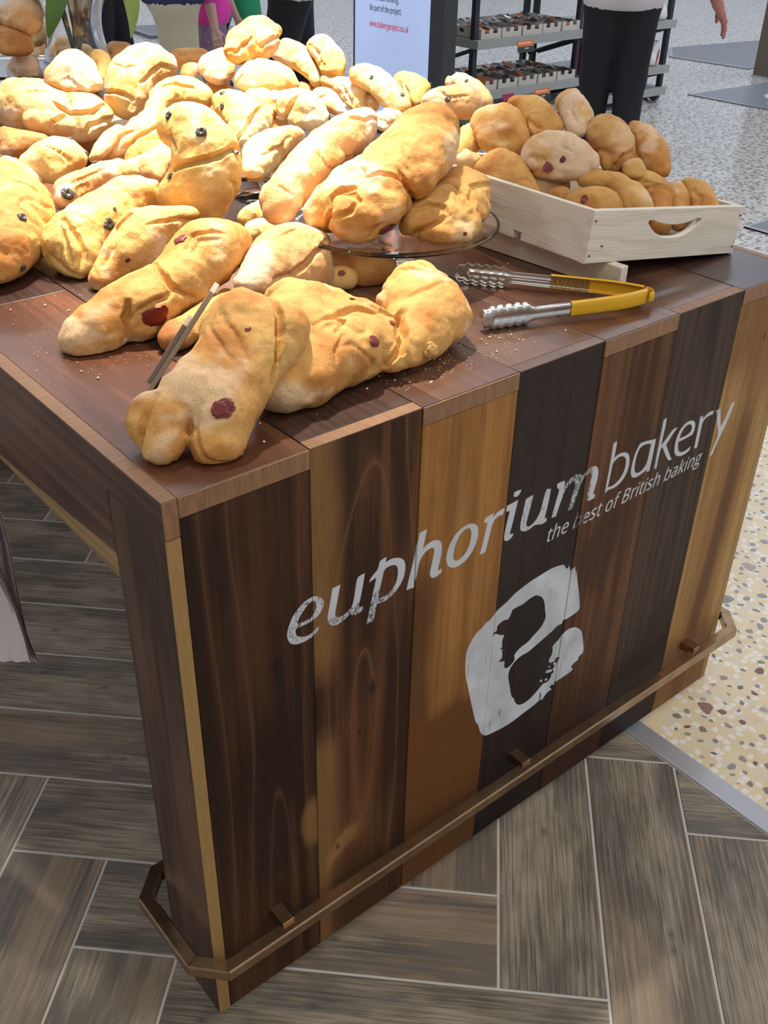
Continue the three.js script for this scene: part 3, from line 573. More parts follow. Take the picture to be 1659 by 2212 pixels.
const TONES = {                                      // crust, baked patches, dusting, share of dusting
  gold: [[0.66, 0.36, 0.105], [0.54, 0.225, 0.045], [0.82, 0.6, 0.39], 0.42],
  yellow: [[0.74, 0.49, 0.16], [0.6, 0.3, 0.07], [0.82, 0.66, 0.43], 0.3],
  pale: [[0.74, 0.52, 0.24], [0.62, 0.33, 0.1], [0.82, 0.69, 0.52], 0.55],
  flour: [[0.66, 0.38, 0.16], [0.54, 0.26, 0.085], [0.78, 0.585, 0.42], 0.75],
  brown: [[0.55, 0.27, 0.075], [0.38, 0.14, 0.03], [0.7, 0.47, 0.28], 0.3],
};
const tomatoMat = std([0.15, 0.012, 0.008], 0.3), oliveMat = std([0.045, 0.042, 0.034], 0.45), nutMat = std([0.5, 0.27, 0.08], 0.7);
const LOAVES = [
  ['foot-shaped golden loaf with split toes at the near table corner','gold',1,0,[392,1991,-274,77,410,1980,-248,77,436,1978,-234,77,361,1974,-256,76,379,1962,-230,76,332,1956,-238,76,349,1945,-212,76,302,1938,-221,75,320,1927,-196,75,262,1922,-211,75,287,1920,-198,75,222,1905,-202,74,246,1903,-189,74,271,1901,-175,74,231,1884,-167,74,256,1882,-153,74,304,1908,-173,74,405,1960,-216,75,229,1865,-139,70,190,1898,-205,68,324,1917,-177,67,388,2002,-294,69,375,1943,-199,67,120,1874,-199,62,288,1890,-151,61,207,1886,-181,60,345,1925,-182,61,277,1940,-234,59,428,1999,-274,61,237,1924,-225,58,366,1993,-288,60,170,1890,-201,57,215,1846,-118,57,139,1882,-203,56,472,1985,-234,59,336,1976,-269,57,107,1855,-179,50,196,1838,-115,49,201,1827,-98,49,189,1828,-105,46,96,1876,-213,45,90,1867,-202,44,100,1846,-169,43,119,1854,-172,43,94,1837,-159,41,293,1959,-258,42,103,1885,-223,40,112,1845,-162,40],[['tomato',0.106,0.956,-0.045,0.0134],['tomato',0.174,1.011,-0.097,0.0036]],[[3,4,164,1900,-140,159,1865,-146,151,1840,-140],[7,4,111,1936,-199,70,1904,-178,58,1862,-172,56,1819,-166],[11,4,456,2054,-281,435,2046,-198,412,2010,-161,382,1960,-134,355,1915,-117],[4,3,47,1826,-174,57,1801,-154,77,1794,-140],[3,4,299,2020,-276,276,2005,-197,281,1983,-159],[3,4,331,2041,-274,319,2014,-191,310,1984,-148]]],
  ['long twisted tomato loaf running behind the foot-shaped loaf to the tongs','gold',1,0,[616,1929,-388,82,641,1926,-380,82,666,1922,-372,83,691,1919,-363,83,703,1911,-338,83,580,1921,-359,81,605,1917,-351,81,629,1914,-343,82,653,1911,-335,82,716,1903,-313,83,666,1903,-310,82,728,1894,-288,83,558,1911,-327,80,581,1908,-319,81,606,1904,-311,81,630,1901,-303,81,679,1895,-286,82,642,1893,-279,81,691,1886,-261,82,716,1883,-253,82,536,1901,-297,79,559,1898,-289,80,583,1895,-280,80,607,1891,-272,80,655,1885,-255,81,619,1883,-248,80,503,1893,-271,78,526,1890,-263,79,549,1886,-255,79,573,1883,-246,79,585,1875,-223,79,482,1883,-243,78,505,1880,-234,78,528,1877,-226,78,551,1873,-218,78,463,1873,-215,77,485,1870,-207,77,632,1875,-225,80,667,1876,-231,77,508,1867,-198,72,432,1865,-192,66,628,1940,-426,71,740,1880,-244,70,512,1904,-305,67,653,1937,-418,69,766,1890,-275,61,778,1881,-250,59,691,1939,-428,55,989,1907,-347,88,986,1898,-315,88,945,1893,-296,87,984,1888,-283,87,943,1884,-265,86,904,1879,-248,82,947,1903,-328,78,981,1879,-251,76,1027,1898,-317,71,865,1870,-217,65,951,1873,-231,64,837,1864,-198,56,1051,1910,-360,57,921,1867,-211,54,1015,1924,-408,54,810,1863,-194,49,919,1911,-354,51,886,1891,-286,50,1045,1891,-294,50,1055,1919,-394,51,972,1919,-387,49,1020,1874,-237,47,1047,1925,-415,48,857,1880,-250,44,892,1861,-192,41,783,1857,-176,39,1042,1881,-262,41,898,1904,-329,39,941,1918,-380,40,873,1859,-185,36,1082,1906,-350,38,978,1865,-205,36,999,1867,-214,36,1080,1901,-333,37,809,1853,-166,32,828,1874,-231,33,959,1863,-197,33,855,1857,-177,31,756,1856,-172,30,939,1860,-190,31,765,1859,-183,29,1096,1914,-380,30,920,1858,-182,28,774,1863,-193,27,848,1886,-268,28,792,1851,-159,26,810,1872,-223,26,891,1914,-364,27],[['tomato',0.341,0.959,-0.084,0.0107],['tomato',0.392,0.963,-0.107,0.0058],['nut',0.425,0.932,-0.072,0.0118],['tomato',0.359,0.991,-0.145,0.0046]],[[6,4,572,1967,-249,636,1969,-252,706,1968,-258,746,1958,-239,785,1939,-242],[11,4.5,785,1942,-252,826,1916,-238,797,1908,-179,766,1883,-153,728,1851,-161],[4,3,614,1968,-250,642,1958,-224,598,1950,-202],[4,4,953,1954,-420,967,1989,-372,1007,1991,-327,1043,1963,-296],[3,4,896,1959,-267,950,1969,-255,1042,1956,-280],[4,3,609,1943,-189,568,1927,-163,564,1911,-150]]],
  ['pinkish flour-dusted loaf with a folded flap, behind the foot-shaped loaf','flour',1,0,[881,1919,-820,88,924,1909,-825,89,831,1913,-789,86,883,1900,-795,87,919,1886,-791,85,788,1911,-767,79,812,1899,-763,76,843,1892,-766,75,756,1907,-748,69,923,1927,-851,72,862,1876,-752,57,715,1906,-728,52,1000,1910,-861,56,841,1940,-831,53,986,1901,-841,54,970,1928,-875,54,959,1865,-778,50,893,1946,-864,49,876,1866,-746,48,982,1889,-823,49,972,1874,-796,49,992,1923,-878,48,897,1861,-748,47,768,1886,-727,45,814,1940,-818,45,865,1946,-851,46,690,1906,-717,43,924,1861,-758,45,781,1936,-797,43,721,1922,-751,40,743,1928,-769,40,743,1887,-717,38,940,1947,-888,41,962,1942,-892,39,783,1877,-721,36,997,1880,-816,38,803,1872,-723,35,665,1907,-707,33,823,1867,-725,34,754,1937,-786,33,718,1887,-707,30,696,1922,-740,29,1041,1907,-874,32,1033,1920,-892,31,1026,1898,-854,31,925,1957,-895,28,1003,1939,-907,29,967,1851,-761,27],[],[[9,4,1021,1934,-815,937,1944,-731,879,1927,-711,813,1912,-688,748,1915,-680],[3,3,817,1995,-767,874,2000,-787,935,1991,-796]]],
  ['long slipper-shaped loaf with a torn end of red tomato, nearest the left table edge','gold',1,0,[625,1966,-852,83,596,1947,-834,83,555,1930,-822,82,401,1883,-805,80,659,1973,-854,83,371,1875,-806,78,433,1890,-805,78,464,1897,-805,77,516,1913,-810,78,263,1845,-804,73,328,1869,-811,70,570,1950,-844,70,541,1911,-800,69,292,1852,-803,67,581,1928,-812,68,622,1945,-824,69,694,1980,-856,69,489,1895,-795,64,234,1838,-805,60,490,1916,-821,62,304,1872,-821,54,585,1969,-866,55,216,1829,-801,51,382,1853,-776,50,721,1978,-846,52,649,1995,-887,49,413,1861,-776,47,390,1905,-835,45,359,1898,-835,45,730,1987,-858,48,670,1951,-820,47,614,1988,-885,45,691,1959,-827,46,421,1912,-835,43,364,1845,-772,42,444,1868,-775,42,524,1944,-848,42,453,1919,-835,41,635,1996,-892,42,697,2001,-885,42,234,1817,-782,39,280,1874,-831,39,378,1906,-840,39,684,2002,-890,41,275,1823,-776,38,409,1913,-840,38,352,1846,-777,38,507,1882,-774,38],[['tomato',0.196,0.94,-0.363,0.0184],['tomato',0.277,1.009,-0.419,0.0101]],[[10,4,337,1921,-753,315,1884,-744,314,1828,-744],[8,4,464,1970,-835,446,1964,-770,460,1932,-736,517,1894,-735],[6,4,324,1866,-742,354,1901,-734,414,1915,-733,451,1923,-734],[4,4,537,2005,-794,580,2029,-821,637,2039,-808,664,2027,-791],[3,4,532,1995,-776,582,2019,-794,642,2021,-788]]],
  ['brown loaf half hidden under the slipper-shaped loaf','brown',0,0,[453,1837,-676,38,436,1836,-671,37,491,1843,-690,36,474,1842,-686,35,419,1835,-667,33,530,1849,-706,34,509,1844,-695,33,548,1850,-710,31,560,1853,-716,31,571,1855,-722,30,506,1849,-702,29,582,1858,-728,29,405,1829,-656,28,402,1834,-663,27,517,1852,-708,27,594,1860,-734,27,546,1855,-718,26,418,1826,-654,24,605,1862,-740,25,624,1864,-745,24,441,1826,-657,23,636,1866,-751,24,448,1847,-690,21,479,1832,-671,21,468,1830,-666,20,430,1824,-652,20,431,1846,-686,20,458,1827,-661,20,607,1858,-731,20,458,1849,-696,19,486,1853,-706,19,562,1861,-731,19,441,1848,-691,18,496,1833,-675,18,469,1852,-701,17,390,1836,-665,17,557,1844,-701,17,424,1847,-687,16,497,1855,-711,17,546,1842,-696,17,569,1847,-707,17,386,1832,-659,16,573,1864,-737,17,580,1849,-713,16,526,1859,-721,16,535,1839,-690,16,414,1845,-682,15,389,1828,-652,15],[],[]],
  ['narrow loaf with an orange baked top, behind the slipper-shaped loaf','gold',1,0,[634,1916,-1234,80,615,1903,-1222,72,656,1923,-1232,72,594,1896,-1224,65,683,1936,-1239,65,576,1883,-1213,61,555,1877,-1215,58,700,1935,-1229,57,529,1863,-1210,52,722,1942,-1227,50,656,1943,-1268,46,711,1949,-1246,46,504,1850,-1204,45,602,1917,-1254,45,744,1948,-1226,43,626,1937,-1274,42,639,1944,-1278,41,491,1844,-1202,39,629,1889,-1191,39,766,1954,-1225,39,643,1895,-1194,39,669,1950,-1271,39,595,1876,-1190,38,612,1931,-1271,38,656,1902,-1197,38,741,1955,-1240,38,670,1908,-1200,37,616,1882,-1188,36,561,1863,-1189,36,683,1915,-1203,36,575,1904,-1247,35,478,1837,-1199,33,692,1956,-1270,34,562,1897,-1244,33,548,1856,-1187,33,494,1837,-1189,32,783,1954,-1214,33,683,1957,-1275,32,549,1891,-1241,31,515,1843,-1187,30,535,1849,-1184,29,791,1954,-1209,29,536,1884,-1238,28,705,1921,-1201,29,482,1830,-1187,28,461,1824,-1190,28,466,1831,-1197,27,502,1836,-1184,27],[['tomato',0.27,0.942,-0.58,0.0042]],[[7,4,601,1989,-1228,561,1950,-1239,517,1915,-1194,474,1872,-1179],[6,3,629,1967,-1172,718,1967,-1184,821,1953,-1192]]],
  ['large round olive loaf cut off by the left frame edge','gold',1,0,[382,1959,-1671,119,397,1944,-1632,119,345,1945,-1617,117,361,1929,-1579,117,314,1923,-1548,115,280,1908,-1500,114,329,1907,-1512,108,259,1891,-1453,104,393,1924,-1576,105,308,1937,-1584,101,296,1892,-1465,94,406,1983,-1750,91,327,1968,-1675,74,453,1969,-1727,73,461,1941,-1646,68,211,1873,-1397,63,300,1958,-1639,66,364,1982,-1731,67,449,1984,-1769,68,382,1899,-1506,65,208,1900,-1459,62,468,1953,-1685,67,454,1928,-1608,65,222,1911,-1490,61,237,1921,-1521,59,205,1887,-1428,58,251,1932,-1554,58,251,1866,-1391,56,330,1880,-1444,56,278,1869,-1403,55,224,1864,-1380,53,420,1906,-1537,55,448,1916,-1570,54,366,1888,-1473,51,444,2005,-1833,53,305,1871,-1415,48,256,1945,-1588,46,467,2002,-1833,47,400,2004,-1813,44,497,1970,-1745,42,421,2008,-1834,42,303,1978,-1695,40,379,2000,-1792,40,182,1858,-1356,35,331,1987,-1733,38,493,1984,-1788,39,502,1949,-1682,38,495,1936,-1643,37],[['olive',0.172,0.989,-0.715,0.0077],['olive',0.144,0.928,-0.676,0.0063],['olive',0.209,1.036,-0.879,0.0067]],[[3,4,378,2051,-1579,426,2033,-1560,459,1992,-1529]]],
  ['lumpy yellow olive loaf right of the large round one','yellow',1,0,[525,1905,-1415,88,492,1891,-1403,87,469,1876,-1385,86,559,1920,-1427,83,585,1927,-1428,78,466,1860,-1357,73,620,1941,-1441,73,655,1956,-1455,69,701,1970,-1464,66,503,1913,-1445,63,514,1882,-1373,62,729,1977,-1466,59,454,1891,-1427,55,681,1971,-1477,56,477,1906,-1445,53,540,1889,-1372,51,750,1977,-1454,53,527,1928,-1464,50,501,1867,-1350,49,557,1897,-1378,49,428,1861,-1381,47,573,1904,-1384,47,431,1877,-1409,45,598,1950,-1472,46,544,1935,-1471,46,431,1854,-1364,44,456,1838,-1318,43,607,1919,-1397,42,561,1943,-1477,41,633,1964,-1487,41,437,1838,-1330,38,488,1852,-1327,38,779,1984,-1456,38,642,1933,-1410,38,651,1971,-1495,38,677,1948,-1424,37,770,1976,-1441,37,578,1950,-1484,36,659,1940,-1417,35,669,1979,-1503,35,705,1955,-1425,35,481,1845,-1316,32,767,1992,-1482,34,789,1984,-1449,33,726,1993,-1507,33,733,1962,-1426,32,481,1922,-1475,31,498,1929,-1482,31],[['olive',0.289,0.968,-0.674,0.0094],['olive',0.309,0.985,-0.686,0.0036]],[[8,4,451,1964,-1380,461,1934,-1322,464,1891,-1290,441,1841,-1278],[7,4,436,1950,-1358,420,1894,-1311,421,1848,-1296],[5,4,390,1867,-1353,408,1829,-1308]]],
  ['tall twisted yellow loaf studded with black olives, in the middle of the pile','yellow',1,0,[918,2136,-1319,91,912,2108,-1315,92,918,2093,-1287,91,908,2063,-1294,92,897,2033,-1300,92,886,2003,-1305,93,914,2048,-1266,88,914,2161,-1348,84,870,1997,-1341,84,924,2078,-1260,82,902,2078,-1322,82,903,2018,-1272,81,928,2123,-1279,80,908,2176,-1377,78,880,2018,-1334,77,857,1984,-1362,77,902,2182,-1404,71,897,1989,-1266,68,844,1971,-1383,66,938,2110,-1240,59,891,2169,-1429,59,898,2120,-1368,54,932,2178,-1298,51,882,1967,-1284,52,924,2201,-1340,49,871,1963,-1308,51,923,2025,-1226,49,938,2162,-1271,48,861,1960,-1331,49,933,2055,-1219,47,892,2152,-1413,47,941,2155,-1257,45,894,2145,-1399,45,931,2195,-1313,44,929,2036,-1216,44,890,2186,-1446,45,943,2147,-1244,43,921,2208,-1354,43,876,2043,-1364,43,889,2099,-1377,42,944,2094,-1213,41,941,2075,-1210,40,885,2080,-1373,41,825,1957,-1415,42,902,2209,-1422,40,881,2062,-1369,40,895,1963,-1248,39,869,2032,-1374,40],[['olive',0.423,1.111,-0.693,0.0073],['olive',0.441,1.096,-0.628,0.0086],['olive',0.403,1.026,-0.666,0.0059],['olive',0.479,1.066,-0.594,0.0058]],[[10,4.5,816,2068,-1325,846,2110,-1234,900,2128,-1198,987,2134,-1215],[8,4,833,2162,-1433,830,2167,-1353,824,2133,-1314],[4,4,917,2056,-1174,936,2039,-1172,937,1991,-1193]]],
  ['slim floury olive loaf lying across the top of the lumpy yellow one','flour',0,0,[602,1961,-1680,44,619,1962,-1690,44,637,1963,-1699,42,654,1964,-1709,41,672,1965,-1719,40,588,1955,-1665,38,690,1967,-1729,39,708,1968,-1739,38,726,1969,-1749,36,745,1970,-1759,35,763,1971,-1770,35,797,1969,-1783,35,830,1968,-1797,33,782,1972,-1780,33,574,1949,-1651,31,816,1971,-1794,32,850,1969,-1807,30,818,1965,-1787,29,865,1966,-1810,29,852,1964,-1801,28,773,1965,-1765,26,867,1961,-1803,27,879,1964,-1813,26,590,1973,-1690,24,617,1976,-1708,24,604,1947,-1662,24,882,1959,-1806,25,659,1977,-1729,23,600,1975,-1698,23,579,1970,-1681,22,635,1977,-1718,23,897,1956,-1808,24,894,1961,-1815,24,649,1952,-1689,22,621,1948,-1671,22,677,1978,-1739,22,572,1963,-1668,21,721,1979,-1761,22,667,1953,-1698,21,912,1953,-1811,22,639,1949,-1681,21,695,1979,-1750,21,909,1958,-1818,21,739,1980,-1772,20,670,1979,-1738,20,685,1954,-1708,20,732,1959,-1736,20,714,1980,-1760,19],[['olive',0.289,0.984,-0.814,0.0106],['olive',0.379,1.005,-0.891,0.0048]],[[5,3,601,1994,-1651,689,1994,-1697,798,1996,-1761]]],
  ['stubby floury loaf below the knotted loaf at the left','yellow',0,0,[709,1983,-2007,71,731,1987,-2003,69,687,1980,-2012,64,750,1986,-1992,57,664,1977,-2017,52,650,1977,-2025,44,734,2006,-2042,43,769,1986,-1981,43,684,1961,-1974,42,706,1964,-1969,40,712,2003,-2047,38,763,2005,-2026,38,728,1967,-1964,37,715,1964,-1964,36,752,2009,-2041,35,636,1977,-2033,35,661,1961,-1988,34,694,1999,-2048,34,681,1996,-2047,33,667,1957,-1976,32,668,1992,-2047,31,778,2001,-2009,30,750,1971,-1960,29,627,1977,-2038,29,642,1962,-1998,28,727,2014,-2063,26,659,1992,-2052,25,788,1985,-1970,25,776,1978,-1961,25,768,1974,-1957,25,735,2018,-2067,24,644,1958,-1990,24,789,1997,-1995,24,646,1989,-2051,24,781,2009,-2025,24,788,2001,-2004,23,760,1970,-1954,23,739,1963,-1950,23,684,1949,-1951,23,790,1993,-1986,23,618,1978,-2044,22,633,1962,-2004,22,744,2021,-2071,22,671,1945,-1951,21,627,1966,-2015,21,778,2017,-2043,21,706,1952,-1946,20,717,2014,-2069,21],[['olive',0.39,1.019,-1.012,0.005],['olive',0.405,1.001,-0.982,0.005]],[[4,3,671,2034,-1976,707,2019,-1947,731,1987,-1933]]],
  ['flat golden loaf at the left edge under the stubby floury one','gold',0,0,[544,1955,-2027,55,551,1948,-2015,52,530,1959,-2035,48,565,1943,-2007,47,575,1939,-1999,41,587,1938,-1996,35,593,1934,-1990,32,514,1945,-2013,30,504,1949,-2020,30,520,1941,-2007,30,569,1968,-2048,30,578,1958,-2030,30,524,1973,-2058,30,563,1972,-2055,29,525,1937,-2000,29,541,1930,-1986,29,555,1973,-2057,29,574,1964,-2042,28,549,1929,-1984,28,547,1974,-2058,28,539,1974,-2060,27,515,1967,-2049,26,508,1958,-2035,26,557,1928,-1983,26,533,1930,-1988,26,587,1954,-2023,26,602,1930,-1982,25,593,1950,-2016,24,573,1926,-1979,22,562,1924,-1976,20,608,1926,-1976,19,601,1949,-2014,18,517,1980,-2070,17,495,1953,-2027,17,490,1947,-2018,17,535,1981,-2071,17,608,1942,-2002,17,610,1939,-1996,17,615,1929,-1979,17,616,1925,-1974,17,575,1980,-2069,17,581,1977,-2062,17,589,1966,-2044,17,607,1945,-2008,17,527,1982,-2073,16,579,1923,-1972,16,493,1941,-2007,16,509,1933,-1994,16],[],[]],
  ['pale knotted loaf with a small rolled knob, upper left of the pile','pale',1,0,[953,2010,-2876,95,984,2010,-2858,95,1014,2009,-2840,95,1030,2004,-2811,95,977,1993,-2804,94,1030,1987,-2753,94,1077,1981,-2707,94,1107,1980,-2689,94,1138,1980,-2671,94,1053,1986,-2740,91,1007,1987,-2767,91,954,1993,-2817,90,931,1994,-2830,86,1107,1991,-2728,84,915,2000,-2858,83,983,2021,-2898,83,1138,1991,-2709,83,1154,1974,-2643,82,1108,1963,-2633,80,892,2000,-2872,69,877,2000,-2881,60,960,2033,-2952,60,1177,1968,-2611,58,1063,1953,-2624,55,1025,1959,-2665,54,1030,2037,-2933,55,983,2038,-2960,55,1084,2014,-2820,54,1193,2001,-2717,53,1009,1959,-2674,52,1046,2037,-2924,53,1108,2008,-2786,53,1048,1953,-2633,51,1069,2031,-2890,52,956,1965,-2723,50,1192,1979,-2640,50,994,1959,-2683,49,1186,2007,-2741,50,1085,2025,-2861,50,929,2022,-2929,49,941,1966,-2732,48,1062,2037,-2916,49,1033,1953,-2642,48,979,1959,-2692,46,1155,2013,-2779,47,1154,1957,-2588,46,1131,1952,-2584,46,1109,1946,-2579,46],[],[[11,4.5,1011,2035,-2668,1033,2015,-2632,1048,2006,-2601,1080,2004,-2570,1137,2007,-2570,1194,2021,-2589],[8,4.5,1048,2006,-2601,1011,1988,-2617,982,1972,-2632,973,1942,-2641],[8,4,1080,2071,-2682,1064,2047,-2639,1057,2021,-2610],[6,5,1077,1920,-2559,1094,1959,-2538,1163,1973,-2546,1249,1977,-2578],[4,4,930,2068,-2771,976,2075,-2757,1027,2072,-2713]]],
  ['flat brown loaf under the knotted loaf at the left','brown',0,0,[798,1906,-2662,57,810,1903,-2646,54,792,1913,-2680,50,827,1906,-2641,49,839,1906,-2634,45,850,1906,-2626,39,864,1909,-2624,36,773,1891,-2643,34,771,1897,-2659,32,823,1922,-2681,32,798,1928,-2712,32,875,1909,-2616,31,814,1891,-2616,30,814,1925,-2694,31,785,1888,-2628,30,778,1888,-2633,30,830,1922,-2676,30,806,1928,-2707,30,773,1913,-2692,29,785,1922,-2706,28,838,1922,-2671,28,769,1903,-2674,27,882,1909,-2611,28,797,1885,-2613,27,790,1885,-2618,26,821,1891,-2611,26,845,1922,-2666,26,893,1913,-2612,25,861,1919,-2648,25,900,1913,-2607,24,853,1922,-2661,24,839,1894,-2606,22,829,1891,-2605,22,757,1885,-2641,21,863,1900,-2603,21,853,1897,-2603,20,880,1919,-2635,20,908,1913,-2602,20,758,1881,-2633,19,803,1938,-2731,19,871,1922,-2648,19,756,1888,-2648,18,846,1894,-2601,18,887,1919,-2630,18,790,1931,-2725,18,914,1916,-2604,18,835,1931,-2695,17,811,1938,-2726,17],[],[]],
  ['broad floury loaf leaning in front of the glass vase','flour',0,0,[1167,2124,-2778,83,1140,2119,-2782,72,1173,2115,-2750,71,1181,2141,-2819,68,1185,2110,-2732,61,1113,2115,-2785,56,1192,2101,-2705,47,1210,2137,-2790,46,1154,2142,-2834,45,1138,2097,-2725,43,1127,2097,-2731,42,1214,2146,-2812,42,1086,2111,-2789,39,1111,2097,-2741,39,1155,2093,-2704,39,1138,2137,-2831,39,1219,2159,-2848,39,1216,2132,-2774,39,1213,2163,-2864,39,1144,2093,-2710,38,1202,2163,-2871,37,1175,2155,-2860,36,1203,2097,-2686,35,1100,2097,-2747,34,1096,2120,-2807,34,1122,2133,-2828,32,1217,2119,-2737,32,1161,2088,-2689,31,1221,2128,-2758,31,1191,2164,-2877,30,1217,2114,-2725,29,1089,2098,-2754,29,1218,2110,-2713,27,1106,2129,-2825,26,1209,2092,-2671,26,1078,2098,-2760,24,1236,2159,-2839,24,1118,2084,-2703,23,1070,2111,-2799,23,1236,2150,-2812,23,1108,2084,-2709,22,1158,2155,-2870,22,1237,2145,-2799,22,1167,2084,-2674,22,1073,2098,-2763,22,1236,2172,-2879,22,1097,2084,-2716,21,1066,2102,-2778,21],[],[[5,4,1079,2111,-2722,1104,2120,-2705,1121,2099,-2681]]],
  ['yellow loaf peeking out right of the floury one before the vase','yellow',0,0,[1459,2111,-3146,42,1451,2103,-3124,40,1444,2095,-3103,37,1437,2087,-3082,35,1456,2116,-3166,33,1452,2119,-3178,29,1427,2078,-3064,28,1420,2073,-3052,25,1472,2108,-3128,25,1449,2122,-3189,24,1479,2114,-3141,23,1461,2098,-3100,23,1417,2067,-3038,23,1468,2103,-3113,22,1483,2122,-3166,22,1434,2103,-3136,21,1427,2073,-3047,21,1431,2097,-3121,21,1477,2125,-3180,21,1427,2092,-3106,20,1454,2089,-3079,20,1410,2062,-3026,20,1424,2086,-3091,20,1443,2122,-3194,20,1433,2076,-3051,18,1447,2084,-3067,18,1435,2108,-3154,18,1404,2059,-3023,18,1404,2057,-3014,17,1435,2111,-3162,17,1407,2065,-3036,17,1470,2127,-3193,17,1487,2127,-3182,17,1435,2113,-3171,16,1417,2081,-3079,16,1440,2078,-3055,16,1413,2076,-3065,16,1397,2054,-3011,15,1435,2116,-3180,15,1407,2067,-3045,15,1397,2051,-3003,14,1482,2108,-3121,13,1391,2048,-3000,12,1461,2130,-3209,13,1464,2130,-3207,13,1467,2130,-3205,13,1486,2111,-3128,13,1407,2070,-3053,12],[],[]],
  ['long pale loaf curling over at its top end, right of the vase','pale',1,0,[1407,2077,-2748,100,1380,2051,-2727,98,1445,2103,-2766,96,1477,2120,-2775,94,1513,2129,-2769,88,1353,2025,-2706,86,1543,2128,-2754,74,1412,2112,-2797,61,1418,2050,-2705,59,1336,2043,-2739,57,1440,2068,-2718,53,1434,2130,-2811,53,1450,2138,-2816,54,1374,2086,-2779,53,1347,2060,-2757,52,1331,1990,-2672,51,1553,2155,-2790,52,1573,2128,-2738,52,1514,2102,-2729,51,1488,2094,-2730,51,1513,2155,-2811,51,1392,2024,-2684,50,1466,2147,-2821,49,1493,2155,-2821,48,1407,2033,-2687,48,1456,2076,-2722,48,1313,2008,-2705,47,1318,1999,-2691,47,1356,1998,-2670,47,1472,2085,-2726,47,1315,2025,-2727,45,1371,2007,-2673,45,1386,2104,-2798,45,1358,2078,-2775,45,1550,2163,-2806,44,1533,2102,-2718,41,1573,2154,-2780,40,1560,2110,-2718,38,1330,1972,-2650,34,1345,1981,-2653,33,1294,2008,-2716,30,1426,2033,-2677,30,1536,2172,-2827,30,1307,1981,-2675,29,1437,2147,-2836,29,1420,2139,-2831,29,1404,2130,-2827,29,1586,2119,-2717,29],[],[[10,4,1399,2084,-2637,1448,2105,-2662,1486,2122,-2681,1531,2138,-2681,1591,2117,-2689],[8,4,1283,2039,-2763,1286,2056,-2662,1314,2048,-2633,1344,2024,-2621],[4,4,1334,2144,-2753,1355,2137,-2689,1415,2143,-2675]]],
  ['small brown loaf at the back, left of the pyramid of rolls','brown',0,0,[1888,2087,-3097,44,1910,2089,-3089,43,1876,2087,-3104,42,1865,2087,-3111,40,1921,2089,-3082,40,1902,2092,-3101,38,1936,2092,-3079,38,1947,2092,-3072,37,1854,2087,-3118,36,1955,2092,-3067,33,1967,2094,-3066,28,1884,2076,-3066,25,1867,2074,-3071,24,1934,2103,-3114,24,1903,2101,-3128,23,1872,2098,-3141,23,1926,2080,-3052,23,1834,2078,-3105,23,1892,2076,-3061,23,1875,2074,-3065,23,1859,2073,-3076,22,1943,2103,-3109,23,1926,2103,-3120,22,1894,2101,-3133,22,1932,2080,-3048,22,1842,2076,-3093,22,1915,2078,-3053,22,1889,2101,-3137,22,1898,2076,-3057,22,1853,2073,-3080,21,1883,2101,-3140,21,1837,2076,-3097,21,1846,2092,-3137,21,1937,2081,-3045,21,1912,2103,-3129,21,1866,2098,-3144,21,1957,2103,-3100,21,1903,2076,-3054,20,1848,2073,-3083,20,1962,2103,-3096,20,1858,2096,-3143,20,1943,2081,-3041,19,1840,2087,-3127,19,1968,2103,-3093,19,1923,2105,-3128,18,1951,2105,-3110,18,1974,2103,-3089,18,1834,2082,-3118,18],[],[]],
  ['brown loaf at the back just right of the vase','brown',0,0,[1687,2088,-3430,40,1703,2090,-3430,36,1715,2092,-3432,34,1671,2081,-3416,33,1728,2094,-3434,31,1683,2095,-3451,29,1741,2096,-3435,25,1695,2100,-3459,25,1678,2076,-3401,21,1667,2088,-3437,21,1705,2102,-3462,21,1712,2102,-3460,21,1718,2102,-3457,21,1688,2078,-3404,21,1653,2069,-3392,21,1666,2071,-3393,19,1700,2080,-3405,19,1710,2082,-3408,18,1653,2077,-3411,18,1754,2098,-3437,18,1719,2084,-3411,18,1728,2104,-3460,18,1734,2104,-3458,18,1741,2103,-3455,18,1658,2084,-3428,17,1650,2072,-3400,17,1673,2098,-3461,16,1652,2079,-3417,16,1729,2087,-3414,16,1667,2093,-3450,15,1692,2105,-3474,15,1682,2103,-3471,14,1760,2098,-3435,14,1698,2107,-3478,14,1750,2106,-3459,13,1738,2089,-3417,13,1757,2103,-3449,13,1745,2091,-3421,12,1645,2062,-3377,12,1679,2071,-3388,12,1754,2106,-3457,12,1654,2064,-3379,12,1688,2073,-3391,11,1641,2065,-3384,11,1658,2089,-3441,11,1767,2100,-3439,11,1705,2109,-3482,11,1708,2109,-3481,11],[],[]],
